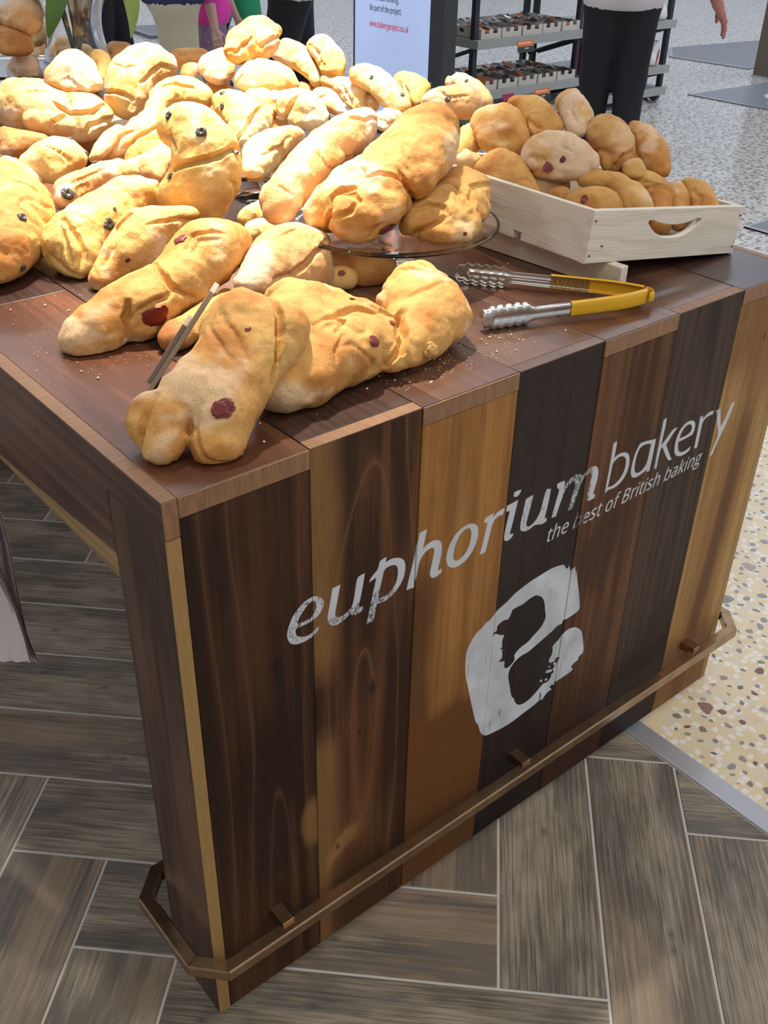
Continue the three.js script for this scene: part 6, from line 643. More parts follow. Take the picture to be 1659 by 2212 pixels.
  ['big floury loaf on the far left glass stand','flour',0,0,[1243,2276,-3427,79,1224,2275,-3444,71,1205,2275,-3462,63,1235,2260,-3368,57,1285,2290,-3440,50,1278,2281,-3412,47,1181,2270,-3468,45,1259,2297,-3501,45,1287,2298,-3474,44,1279,2302,-3500,43,1202,2254,-3383,42,1249,2297,-3510,42,1206,2251,-3363,40,1239,2296,-3519,39,1192,2254,-3392,38,1265,2269,-3372,36,1193,2282,-3508,34,1183,2254,-3401,34,1230,2296,-3528,34,1205,2242,-3333,32,1233,2248,-3322,32,1213,2239,-3310,32,1214,2291,-3524,32,1173,2253,-3409,30,1243,2252,-3328,30,1313,2303,-3469,30,1204,2238,-3318,28,1156,2265,-3474,28,1311,2299,-3452,28,1177,2278,-3505,26,1155,2261,-3458,25,1164,2253,-3418,25,1314,2307,-3486,26,1254,2256,-3335,25,1304,2291,-3422,25,1293,2314,-3544,24,1311,2311,-3508,23,1167,2273,-3498,23,1155,2257,-3442,23,1303,2315,-3535,23,1297,2282,-3394,22,1181,2242,-3355,22,1263,2309,-3553,22,1316,2311,-3504,22,1291,2278,-3382,21,1264,2261,-3341,21,1308,2315,-3531,21,1303,2286,-3406,21],[],[]],
  ['dark brown loaf under the floury one on the far left stand','brown',0,0,[1135,2180,-3335,52,1126,2184,-3348,51,1145,2177,-3322,51,1155,2173,-3309,46,1125,2191,-3368,44,1169,2172,-3304,43,1124,2199,-3389,37,1170,2165,-3284,36,1127,2206,-3407,33,1096,2171,-3321,30,1106,2167,-3308,29,1141,2205,-3403,29,1156,2198,-3377,28,1116,2163,-3295,28,1151,2201,-3389,28,1166,2194,-3364,27,1180,2186,-3338,26,1175,2190,-3350,26,1126,2159,-3282,26,1148,2159,-3274,26,1099,2181,-3349,25,1191,2175,-3305,25,1165,2197,-3374,24,1102,2188,-3367,23,1175,2194,-3360,23,1195,2182,-3323,23,1135,2216,-3435,22,1190,2186,-3335,22,1131,2156,-3271,20,1102,2192,-3377,20,1176,2158,-3263,19,1145,2216,-3432,19,1167,2155,-3257,19,1109,2203,-3404,19,1080,2164,-3309,18,1204,2182,-3320,18,1087,2175,-3334,17,1184,2161,-3269,17,1089,2160,-3296,17,1188,2165,-3277,17,1118,2209,-3421,17,1144,2223,-3454,16,1101,2196,-3387,16,1083,2171,-3326,16,1192,2168,-3285,16,1085,2160,-3298,15,1099,2156,-3283,15,1150,2151,-3255,15],[],[]],
  ['upright pale loaf touching the left side of the vase','pale',0,0,[1399,2180,-3636,42,1384,2171,-3613,41,1418,2191,-3666,40,1369,2162,-3590,37,1434,2199,-3691,36,1358,2156,-3574,31,1447,2206,-3710,30,1389,2165,-3586,25,1344,2149,-3561,24,1411,2195,-3688,24,1404,2173,-3608,24,1395,2186,-3664,23,1380,2177,-3641,23,1380,2160,-3576,22,1420,2199,-3700,23,1426,2186,-3644,22,1401,2191,-3677,22,1419,2182,-3632,22,1386,2182,-3653,21,1413,2178,-3619,21,1448,2200,-3682,21,1371,2173,-3630,20,1365,2169,-3618,20,1359,2164,-3605,20,1353,2160,-3593,20,1441,2195,-3669,20,1401,2169,-3594,20,1463,2215,-3736,20,1435,2191,-3656,19,1439,2208,-3724,19,1455,2204,-3696,19,1332,2143,-3545,18,1458,2215,-3739,18,1369,2154,-3560,18,1449,2213,-3736,17,1344,2156,-3583,17,1466,2213,-3725,17,1352,2147,-3548,16,1461,2208,-3709,16,1430,2206,-3720,16,1346,2145,-3544,15,1360,2149,-3550,15,1340,2143,-3540,14,1336,2151,-3573,13,1391,2160,-3568,13,1385,2158,-3564,13,1476,2219,-3746,13,1400,2165,-3579,12],[],[[4,3,1360,2198,-3595,1335,2172,-3561,1323,2146,-3530]]],
  ['round floury loaf at the far left below the glass stand','flour',0,0,[1204,2063,-3390,60,1185,2060,-3391,55,1168,2054,-3384,49,1210,2054,-3362,46,1236,2078,-3415,35,1231,2062,-3376,34,1205,2078,-3431,33,1232,2081,-3426,32,1142,2048,-3381,32,1237,2072,-3398,32,1170,2042,-3351,31,1181,2042,-3345,31,1216,2081,-3433,32,1228,2084,-3436,30,1190,2075,-3430,30,1140,2042,-3367,29,1176,2069,-3420,29,1152,2058,-3400,28,1215,2044,-3336,27,1144,2039,-3357,27,1155,2039,-3351,27,1186,2039,-3335,27,1165,2067,-3418,25,1229,2053,-3353,25,1193,2038,-3331,24,1201,2038,-3327,21,1254,2087,-3431,19,1255,2084,-3423,19,1249,2068,-3383,18,1130,2033,-3349,18,1125,2043,-3375,17,1197,2085,-3452,18,1255,2081,-3414,17,1125,2039,-3367,17,1250,2090,-3442,17,1208,2087,-3455,17,1182,2079,-3442,17,1137,2055,-3400,16,1250,2065,-3374,16,1234,2093,-3459,16,1243,2059,-3361,16,1216,2038,-3319,16,1242,2093,-3455,16,1219,2090,-3458,16,1124,2046,-3383,15,1256,2077,-3405,15,1230,2047,-3336,15,1227,2044,-3330,15],[],[]],
  ['roll behind the vase','gold',0,0,[1474,2046,-3838,39,1485,2053,-3852,37,1460,2038,-3827,32,1499,2060,-3865,32,1485,2043,-3823,23,1480,2039,-3813,22,1462,2048,-3854,22,1466,2034,-3808,21,1499,2053,-3843,21,1454,2043,-3845,20,1488,2062,-3880,20,1494,2048,-3832,20,1516,2070,-3883,20,1473,2055,-3868,19,1516,2065,-3868,19,1472,2034,-3804,18,1455,2029,-3802,18,1447,2026,-3801,18,1443,2034,-3824,18,1499,2067,-3887,18,1513,2072,-3893,17,1444,2029,-3810,17,1505,2070,-3891,17,1446,2038,-3836,16,1479,2060,-3879,16,1519,2075,-3896,16,1514,2060,-3855,15,1525,2077,-3900,13,1454,2048,-3860,13,1494,2044,-3817,12,1462,2053,-3868,12,1491,2041,-3812,12,1488,2039,-3807,11,1486,2036,-3801,11,1456,2050,-3865,11,1483,2034,-3796,11,1487,2067,-3895,11,1511,2056,-3842,10,1448,2045,-3856,10,1478,2032,-3793,10,1461,2027,-3791,10,1465,2055,-3874,10,1508,2053,-3837,10,1445,2043,-3851,10,1528,2075,-3890,10,1505,2051,-3831,10,1435,2026,-3809,10,1443,2041,-3846,10],[],[]],
  ['loaf seen through the vase water','flour',0,0,[1595,2058,-3905,49,1613,2060,-3906,46,1627,2060,-3900,42,1638,2057,-3889,41,1656,2054,-3875,39,1648,2056,-3885,39,1572,2048,-3886,37,1666,2053,-3870,37,1677,2050,-3859,37,1688,2050,-3855,35,1695,2047,-3845,35,1706,2047,-3840,32,1571,2056,-3907,32,1587,2066,-3930,30,1717,2046,-3836,29,1600,2072,-3939,29,1604,2047,-3873,28,1590,2044,-3872,27,1621,2074,-3939,27,1727,2049,-3839,26,1611,2047,-3871,26,1614,2074,-3942,26,1580,2042,-3869,26,1731,2046,-3831,25,1636,2073,-3933,25,1597,2074,-3948,24,1650,2070,-3921,24,1738,2046,-3828,23,1632,2076,-3942,23,1643,2073,-3931,23,1632,2043,-3855,22,1553,2037,-3866,22,1625,2043,-3858,22,1672,2039,-3833,22,1657,2070,-3918,22,1618,2044,-3861,21,1658,2040,-3838,21,1672,2067,-3905,21,1698,2061,-3880,21,1712,2058,-3867,20,1567,2037,-3860,20,1651,2040,-3841,20,1687,2064,-3892,20,1665,2070,-3915,20,1643,2040,-3844,20,1552,2043,-3880,19,1589,2075,-3951,19,1636,2040,-3847,19],[],[]],
  ['loaf buried under the long olive roll at the right of the pile','brown',0,0,[2000,1890,-1720,67,2024,1890,-1688,77,2048,1890,-1656,83,2072,1890,-1624,83,2096,1890,-1592,77,2120,1890,-1560,67],[],[]],
  ['loaf buried under the white olive loaf left of the tray','gold',0,0,[2000,1890,-1380,67,2032,1888,-1376,77,2064,1886,-1372,83,2096,1884,-1368,83,2128,1882,-1364,77,2160,1880,-1360,67],[],[]],
  ['loaf wedged low behind the white olive loaf','gold',0,0,[2100,2030,-1460,54,2112,2028,-1504,62,2124,2026,-1548,67,2136,2024,-1592,67,2148,2022,-1636,62,2160,2020,-1680,54],[],[]],
  ['loaf buried low under the pyramid of rolls','brown',0,0,[1720,1890,-2200,72,1760,1890,-2232,83,1800,1890,-2264,89,1840,1890,-2296,89,1880,1890,-2328,83,1920,1890,-2360,72],[],[]],
  ['second loaf layer hidden under the pyramid of rolls','gold',0,0,[1760,2020,-2240,54,1800,2020,-2248,62,1840,2020,-2256,67,1880,2020,-2264,67,1920,2020,-2272,62,1960,2020,-2280,54],[],[]],
  ['loaf buried under the split pale roll','gold',0,0,[1900,1890,-1960,70,1936,1890,-1976,81,1972,1890,-1992,87,2008,1890,-2008,87,2044,1890,-2024,81,2080,1890,-2040,70],[],[]],
  ['loaf buried under the knotted loaf at the left','brown',0,0,[940,1880,-2760,58,984,1880,-2744,66,1028,1880,-2728,71,1072,1880,-2712,71,1116,1880,-2696,66,1160,1880,-2680,58],[],[]],
  ['loaf buried under the tall olive loaf','gold',0,0,[920,1880,-1440,58,948,1880,-1468,66,976,1880,-1496,71,1004,1880,-1524,71,1032,1880,-1552,66,1060,1880,-1580,58],[],[]],
  ['loaf buried in the middle of the rear pile','gold',0,0,[1240,1890,-2000,67,1216,1890,-2032,77,1192,1890,-2064,83,1168,1890,-2096,83,1144,1890,-2128,77,1120,1890,-2160,67],[],[]],
  ['loaf buried between the stands','brown',0,0,[1720,1890,-1320,70,1744,1890,-1296,81,1768,1890,-1272,87,1792,1890,-1248,87,1816,1890,-1224,81,1840,1890,-1200,70],[],[]],
  ['loaf at the bottom of the tray under the floury one','gold',0,1,[1800,1980,-800,48,1832,1978,-788,55,1864,1976,-776,59,1896,1974,-764,59,1928,1972,-752,55,1960,1970,-740,48],[],[]],
  ['loaf at the bottom of the tray near its back wall','gold',0,1,[1940,1980,-980,54,1976,1976,-972,62,2012,1972,-964,67,2048,1968,-956,67,2084,1964,-948,62,2120,1960,-940,54],[],[]],
  ['loaf at the bottom of the tray under the curved one','gold',0,1,[2140,1944,-700,51,2160,1942,-676,59,2180,1941,-652,63,2200,1939,-628,63,2220,1938,-604,59,2240,1936,-580,51],[],[]],
  ['loaf buried under the small floury roll at the back','brown',0,0,[1680,1890,-2760,70,1720,1890,-2776,81,1760,1890,-2792,87,1800,1890,-2808,87,1840,1890,-2824,81,1880,1890,-2840,70],[],[]],
  ['loaf buried behind the vase at the table end','brown',0,0,[1400,1880,-3800,61,1448,1880,-3800,70,1496,1880,-3800,75,1544,1880,-3800,75,1592,1880,-3800,70,1640,1880,-3800,61],[],[]],
  ['loaf buried under the round floury one at the far left','brown',0,0,[1000,1880,-3240,59,1048,1880,-3232,68,1096,1880,-3224,73,1144,1880,-3216,73,1192,1880,-3208,68,1240,1880,-3200,59],[],[]],
];
function spheres(N, k) {                                // smooth union of balls, flat list x, y, z, r in half millimetres
  const n = N.length / 4, X = new Float64Array(n), Y = new Float64Array(n), Z = new Float64Array(n), R = new Float64Array(n);
  for (let i = 0; i < n; i++) { X[i] = N[i * 4] / 2000; Y[i] = N[i * 4 + 1] / 2000; Z[i] = N[i * 4 + 2] / 2000; R[i] = N[i * 4 + 3] / 2000 + 0.0016; }
  const e = 9 / k;
  return (x, y, z) => {                              // soft minimum by exponentials, equal for every order of the balls
    let m = 1e9; for (let i = 0; i < n; i++) { const d = Math.sqrt((x - X[i]) ** 2 + (y - Y[i]) ** 2 + (z - Z[i]) ** 2) - R[i]; D[i] = d; if (d < m) m = d; }
    if (m > 0.03) return m;
    let s = 0; for (let i = 0; i < n; i++) { const q = (D[i] - m) * e; if (q < 12) s += Math.exp(-q); }
    return m - Math.log(s) / e;
  };
}
const D = new Float64Array(400);
function buildLoaf(k, [label, style, fine, tray, balls, bits, creases]) {
  const sd = k * 7.31 + 2, base = spheres(balls, fine ? 0.011 : 0.014), [T0, T1, T2, share] = TONES[style], nodes = [], segs = [];
  for (let i = 0; i < balls.length; i += 4) nodes.push(balls.slice(i, i + 4).map((v) => v / 2000));
  for (const [dp, w, ...p] of creases) for (let i = 0; i + 5 < p.length; i += 3) {
    const snap = (q) => { for (let s = 0; s < 5; s++) { const n = gradient(base, ...q, 0.003), e = clamp(base(...q), -0.02, 0.02); q = q.map((v, j) => v - n[j] * e); } return q; };
    const a = snap(p.slice(i, i + 3).map((v) => v / 2000)), b = snap(p.slice(i + 3, i + 6).map((v) => v / 2000)), d = [b[0] - a[0], b[1] - a[1], b[2] - a[2]], t0 = i === 0 ? 0.35 : 1, t1 = i + 8 >= p.length ? 0.35 : 1;
    const m = gradient(base, (a[0] + b[0]) / 2, (a[1] + b[1]) / 2, (a[2] + b[2]) / 2, 0.004);
    segs.push([...a, ...d, 1 / Math.max(1e-9, d[0] ** 2 + d[1] ** 2 + d[2] ** 2), dp / 1000 * 1.7, w / 1000 * 0.95, t0, t1, ...m]);
  }
  const sdf = (x, y, z) => {
    let d = base(x, y, z);
    if (d < 0.02 && d > -0.02) {
      d -= 0.007 * (n3(x * 24 + sd, y * 24, z * 24) - 0.5) + 0.004 * (n3(x * 58 + sd, y * 58, z * 58) - 0.5) + 0.0016 * (n3(x * 150, y * 150 + sd, z * 150) - 0.5);
      let g = 0;
      const jx = 0.005 * (n3(x * 60, y * 60, z * 60 + sd) - 0.5), jy = 0.005 * (n3(x * 60 + 9, y * 60, z * 60 + sd) - 0.5);
      for (const q of segs) {
        const ux = x + jx - q[0], uy = y + jy - q[1], uz = z - q[2]; let t = (ux * q[3] + uy * q[4] + uz * q[5]) * q[6]; t = t < 0 ? 0 : t > 1 ? 1 : t;
        const vx = ux - t * q[3], vy = uy - t * q[4], vz = uz - t * q[5], vn = vx * q[11] + vy * q[12] + vz * q[13], r2 = vx * vx + vy * vy + vz * vz - 0.96 * vn * vn, w2 = q[8] * q[8];
        if (r2 < w2 * 12) { const a = q[7] * mix(q[9], q[10], t); g = Math.max(g, a * Math.exp(-r2 / w2) - 0.16 * a * Math.exp(-((Math.sqrt(r2) - q[8] * 2.1) ** 2) / w2)); }
      }
      d += g;
      const r = 1 - Math.abs(2 * f3(x * 15 + sd * 2, y * 15, z * 15, 2) - 1); if (r > 0.9) d += 0.004 * (r - 0.9) * 10 * sstep(0.5, 0.7, n3(x * 10, y * 10 + sd, z * 10));
    }
    return tray ? d : Math.max(d, H + 0.0012 - y);
  };
  const flour = (x, y, z) => {
    const a = f3(x * 13 + sd, y * 13 + 4, z * 13, 3), b = f3(x * 21 + 9, y * 21 + sd, z * 21, 3), s = n3(x * 40 + sd, y * 120, z * 40);
    let c = mix3(T0, T1, 0.9 * sstep(0.47, 0.68, b)); c = mix3(c, TONES.yellow[0], 0.5 * sstep(0.58, 0.75, f3(x * 16, y * 16 + sd, z * 16 + 3, 2)));
    c = mix3(c, T2, sstep(0.7 - 0.34 * share, 0.83 - 0.34 * share, a + 0.16 * (s - 0.5)) * (0.6 + 0.35 * share));
    return c;
  };
  const [lo, hi] = bounds(nodes, 0.012); if (!tray) lo[1] = Math.max(lo[1], H - 0.006);
  const cell = fine ? 0.003 : 0.0044, o = new THREE.Vector3((lo[0] + hi[0]) / 2, tray ? lo[1] : Math.max(H, lo[1]), (lo[2] + hi[2]) / 2);
  const g = fieldGeometry(sdf, lo, hi, cell, 5.5, flour, 0.0022);
  g.translate(-o.x, -o.y, -o.z);
  const root = thing('bread_loaf', label, 'bread', tray ? 'loaves in the wooden tray' : 'loaves piled on the counter');
  root.position.copy(o);
  mesh('crust', g, crust, root);
  for (const [kind, x, y, z, s] of bits) {
    let p = [x, y, z], n = [0, 1, 0];
    for (let i = 0; i < 6; i++) { n = gradient(sdf, ...p, 0.004); const d = sdf(...p); p = p.map((v, q) => v - n[q] * clamp(d, -0.02, 0.02)); }
    if (kind === 'hole') continue;
    const q = new THREE.Quaternion().setFromUnitVectors(new THREE.Vector3(0, 1, 0), new THREE.Vector3(...n)), geo = new THREE.IcosahedronGeometry(1, 3), P = geo.attributes.position;
    for (let i = 0; i < P.count; i++) {
      const a = P.getX(i), b = P.getY(i), c = P.getZ(i), l = 1 + 0.5 * (n3(a * 1.7 + x * 90, b * 1.7, c * 1.7 + z * 90) - 0.5) + 0.3 * (n3(a * 4 + x * 50, b * 4, c * 4) - 0.5);
      const dim = kind === 'olive' ? 1 - 0.75 * Math.exp(-(a * a + c * c) * 9) * (b > 0 ? 1 : 0) : 1;
      P.setXYZ(i, a * l * s * 0.95, b * l * dim * s * (kind === 'tomato' ? 0.16 : kind === 'olive' ? 0.5 : 0.6) + (kind === 'tomato' ? 0.0008 : 0.0006), c * l * s * (kind === 'tomato' ? 0.72 : 0.95));
    }
    geo.computeVertexNormals(); geo.applyQuaternion(q); geo.translate(p[0] - o.x, p[1] - o.y, p[2] - o.z);
    const name = { tomato: 'tomato_piece', olive: 'olive', nut: 'dough_nub' }[kind];
    const m = mesh(name, geo, { tomato: tomatoMat, olive: oliveMat, nut: nutMat }[kind], root);
    if (kind !== 'nut') m.userData.label = kind === 'olive' ? 'black olive baked into the crust' : 'dark red tomato piece in the crust';
  }
}
LOAVES.forEach((l, i) => buildLoaf(i, l));

// ------------------------------------------------------------------ glass stands and vase
const glass = new THREE.MeshPhysicalMaterial({ color: 0xffffff, transmission: 1, roughness: 0.02, ior: 1.48, thickness: 0.006, attenuationColor: lin(0.8, 0.92, 0.88), attenuationDistance: 0.6 });
const lathe = (pts, seg = 72) => new THREE.LatheGeometry(pts.map((p) => new THREE.Vector2(...p)), seg);
function cakeStand(x, z, h, r, label) {
  const t = thing('cake_stand', label, 'cake stand', 'glass cake stands'); t.position.set(x, H + 0.0012, z);
  mesh('plate', lathe([[0, h - 0.006], [r * 0.82, h - 0.006], [r * 0.97, h - 0.003], [r, h + 0.001], [r * 0.997, h + 0.004], [r * 0.975, h + 0.003], [r * 0.82, h - 0.0005], [0, h]]), glass, t);
  mesh('stem', lathe([[0, 0.012], [0.012, 0.012], [0.013, 0.02], [0.019, h * 0.5], [0.014, h - 0.016], [0.022, h - 0.0066], [0, h - 0.0066]], 40), glass, t);
  mesh('foot', lathe([[0, 0], [0.06, 0], [0.062, 0.003], [0.05, 0.007], [0.02, 0.0115], [0, 0.0115]], 56), glass, t);
}
cakeStand(0.644, -0.411, 0.073, 0.173, 'clear glass cake stand carrying the big knotted tomato loaf');
cakeStand(0.715, -0.87, 0.073, 0.175, 'clear glass cake stand under the pale loaf in the middle of the pile');
cakeStand(0.57, -1.68, 0.135, 0.15, 'clear glass cake stand at the far left behind the vase');
{
  const t = thing('glass_vase', 'clear waisted glass vase of leafy stems behind the bread', 'vase'); t.position.set(0.735, H + 0.0012, -1.7);
  const prof = [[0.098, 0], [0.098, 0.03], [0.094, 0.07], [0.083, 0.12], [0.072, 0.165], [0.066, 0.2], [0.068, 0.235], [0.08, 0.27], [0.1, 0.31], [0.125, 0.345]];
  const sm = new THREE.SplineCurve(prof.map((p) => new THREE.Vector2(...p))).getPoints(40), inn = sm.map((p) => [p.x - 0.005, Math.max(p.y, 0.014)]).reverse();
  mesh('vessel', lathe([[0, 0], ...sm.map((p) => [p.x, p.y]), ...inn, [0, 0.014]]), new THREE.MeshPhysicalMaterial({ color: 0xffffff, transmission: 1, roughness: 0.01, ior: 1.5, thickness: 0.005, attenuationColor: lin(0.82, 0.9, 0.95), attenuationDistance: 0.5 }), t);
  const wl = sm.filter((p) => p.y > 0.016 && p.y < 0.132).map((p) => [p.x - 0.0056, p.y]);
  mesh('water', lathe([[0, 0.0146], ...wl, [0, wl[wl.length - 1][1]]]), new THREE.MeshPhysicalMaterial({ color: 0xffffff, transmission: 1, roughness: 0.01, ior: 1.33, thickness: 0.1 }), t);
  const stemM = std([0.1, 0.085, 0.035], 0.6), leafM = [std([0.055, 0.14, 0.03], 0.5, { side: THREE.DoubleSide }), std([0.2, 0.3, 0.07], 0.5, { side: THREE.DoubleSide })];
  const leafGeo = (l, w, droop) => {
    const n = 12, pos = [], idx = [];
    for (let i = 0; i <= n; i++) { const t = i / n, hw = w * Math.pow(Math.sin(Math.PI * Math.min(1, t * 0.94 + 0.03)), 0.8) * (1 - 0.25 * t), y = -droop * t * t * l; for (const s of [-1, -0.5, 0, 0.5, 1]) pos.push(s * hw, y + Math.abs(s) * 0.22 * hw, t * l * (1 - 0.25 * droop * t)); }
    for (let i = 0; i < n; i++) for (let s = 0; s < 4; s++) { const a = i * 5 + s; idx.push(a, a + 5, a + 1, a + 1, a + 5, a + 6); }
    const g = new THREE.BufferGeometry(); g.setAttribute('position', new THREE.Float32BufferAttribute(pos, 3)); g.setIndex(idx); g.computeVertexNormals(); return g;
  };
  for (let i = 0; i < 8; i++) {
    const a = i / 8 * 6.283 + 0.4, b = a + 2.6 + rr(-0.3, 0.3), s = thing('flower_stem', 'brownish green leafy stem standing in the glass vase', 'plant', 'stems in the vase');
    s.position.copy(t.position);
    const top = [Math.cos(b) * rr(0.04, 0.11), 0.5 + rr(-0.05, 0.1), Math.sin(b) * rr(0.04, 0.11)], mid = [Math.cos(b) * 0.018, 0.2, Math.sin(b) * 0.018], bot = [Math.cos(a) * 0.04, 0.02, Math.sin(a) * 0.04];
    mesh('stalk', tube([bot, [bot[0] * 0.5 + mid[0] * 0.5, 0.11, bot[2] * 0.5 + mid[2] * 0.5], mid, [mid[0] * 0.5 + top[0] * 0.5, 0.35, mid[2] * 0.5 + top[2] * 0.5], top], 0.0042, 24, 7), stemM, s);
    for (let q = 0; q < 5; q++) {
      const f = 0.35 + q * 0.15, m = mesh('leaf', leafGeo(rr(0.1, 0.15), rr(0.022, 0.034), rr(0.3, 0.9)), leafM[q === 2 ? 1 : 0], s);
      m.position.set(mix(mid[0], top[0], f), mix(0.24, top[1], f) + 0.06, mix(mid[2], top[2], f)); m.rotation.set(rr(-0.5, 0.2), rr(0, 6.28), rr(-0.3, 0.3));
    }
    if (i === 2 || i === 5) {                        // the two leaves that hang into the picture
      const m = mesh('leaf', leafGeo(0.15, 0.026, 0.5), leafM[i === 2 ? 1 : 0], s);
      if (i === 2) { m.position.set(0.085, 0.35, 0.075); m.rotation.set(1.35, 0.45, -0.25); m.scale.setScalar(1.25); } else { m.position.set(-0.03, 0.335, 0.06); m.rotation.set(1.0, -0.6, 0.2); }
    }
  }
}

// ------------------------------------------------------------------ wooden tray on its riser
const limeMap = tex(512, 512, (u, v) => {
  const w = v * 9 + 1.6 * f2(u * 2.2, v * 3, 3), r = Math.pow(0.5 + 0.5 * Math.cos((w + 0.9 * f2(u * 3 + 4, v * 7, 2)) * 6.283), 3), n = n2(u * 12, v * 300);
  return mix3([0.74, 0.66, 0.55], [0.6, 0.52, 0.42], clamp(0.4 * r + 0.35 * n));
});
const limeBump = tex(512, 512, (u, v) => { const w = v * 9 + 1.6 * f2(u * 2.2, v * 3, 3), r = Math.pow(0.5 + 0.5 * Math.cos((w + 0.9 * f2(u * 3 + 4, v * 7, 2)) * 6.283), 3); return clamp(0.7 - 0.4 * r - 0.25 * n2(u * 12, v * 300)); }, false);
const lime = new THREE.MeshStandardMaterial({ map: limeMap, bumpMap: limeBump, bumpScale: 0.0009, roughness: 0.62 });
{
  const t = thing('wooden_tray', 'white-washed wooden tray with a handle slot, full of loaves', 'tray');
  const u = new THREE.Vector3(0.9885, -0.128, 0.07).normalize(), v0 = new THREE.Vector3(-0.07, 0.018, 0.99), up = v0.clone().cross(u).normalize(), v = u.clone().cross(up).normalize();
  t.matrix.makeBasis(u, up, v); t.quaternion.setFromRotationMatrix(t.matrix); t.position.set(0.80, 0.9485, -0.14);
  const w = 0.365, l = 0.46, h = 0.079, th = 0.013, slot = [];
  for (let i = 0; i <= 14; i++) { const a = i / 14; slot.push([0.128 + 0.128 * a, 0.053 + 0.012 * Math.pow(2 * a - 1, 2) + (i === 0 || i === 14 ? -0.004 : 0)]); }
  for (let i = 14; i >= 0; i--) { const a = i / 14; slot.push([0.128 + 0.128 * a, 0.033 + 0.024 * Math.pow(Math.abs(2 * a - 1), 2.6)]); }
  const end = () => boxUV(extr([[0, 0], [w, 0], [w, h], [0, h]], th - 0.002, 0.001, [slot.slice().reverse()]), 2.8);
  mesh('end_wall', end().translate(0, 0, -th), lime, t);
  mesh('end_wall', end().translate(0, 0, -l), lime, t);
  const side = extr([[th, 0], [0.145, 0], [0.145, 0.012], [0.163, 0.012], [0.163, 0], [l - th, 0], [l - th, h], [th, h]], th - 0.002, 0.001).rotateY(Math.PI / 2);
  mesh('side_wall', boxUV(side.clone(), 2.8, 2.8, false, 0.3, 0.4).translate(0.001, 0, 0), lime, t);
  mesh('side_wall', boxUV(side.clone(), 2.8, 2.8, false, 0.1, 0.7).translate(w - th + 0.001, 0, 0), lime, t);
  for (let i = 0; i < 4; i++) mesh('bottom_slat', boxUV(rbox(th, w - th, 0.003, 0.011, -l + th + 0.004 + i * 0.108, -l + th + 0.106 + i * 0.108, 0.001), 2.8, 2.8, true, i * 0.3), lime, t);
  const nail = std([0.06, 0.05, 0.045], 0.5), spike = new THREE.CylinderGeometry(0.0014, 0.0014, 0.002, 10).rotateX(Math.PI / 2);
  for (const [x, y] of [[0.006, 0.012], [0.006, 0.064], [0.03, 0.026], [0.358, 0.012], [0.358, 0.064]]) mesh('nail', spike, nail, t).position.set(x, y, 0.0002);
  const r = thing('tray_riser', 'white wooden riser board propping up the left side of the tray', 'riser');
  r.position.set(0.863, H + 0.0012, -0.112); r.rotation.y = 0.06;
  mesh('board', boxUV(rbox(-0.009, 0.009, 0, 0.0385, -0.36, 0, 0.0012), 2.8), lime, r);
  const b = thing('display_crate', 'low white wooden crate hidden beneath the rear bread pile', 'crate');
  b.position.set(0.84, H + 0.0012, -1.6); b.scale.set(0.9, 0.55, 0.7);
  for (const s of [-1, 1]) { mesh('side_wall', boxUV(rbox(s * 0.26 - 0.007, s * 0.26 + 0.007, 0, 0.075, -0.36, 0.36, 0.001), 2.8), lime, b); mesh('end_wall', boxUV(rbox(-0.252, 0.252, 0, 0.075, s * 0.353 - 0.007, s * 0.353 + 0.007, 0.001), 2.8), lime, b); }
  mesh('lid', boxUV(rbox(-0.267, 0.267, 0.0755, 0.0855, -0.36, 0.36, 0.001), 2.8), lime, b);
}

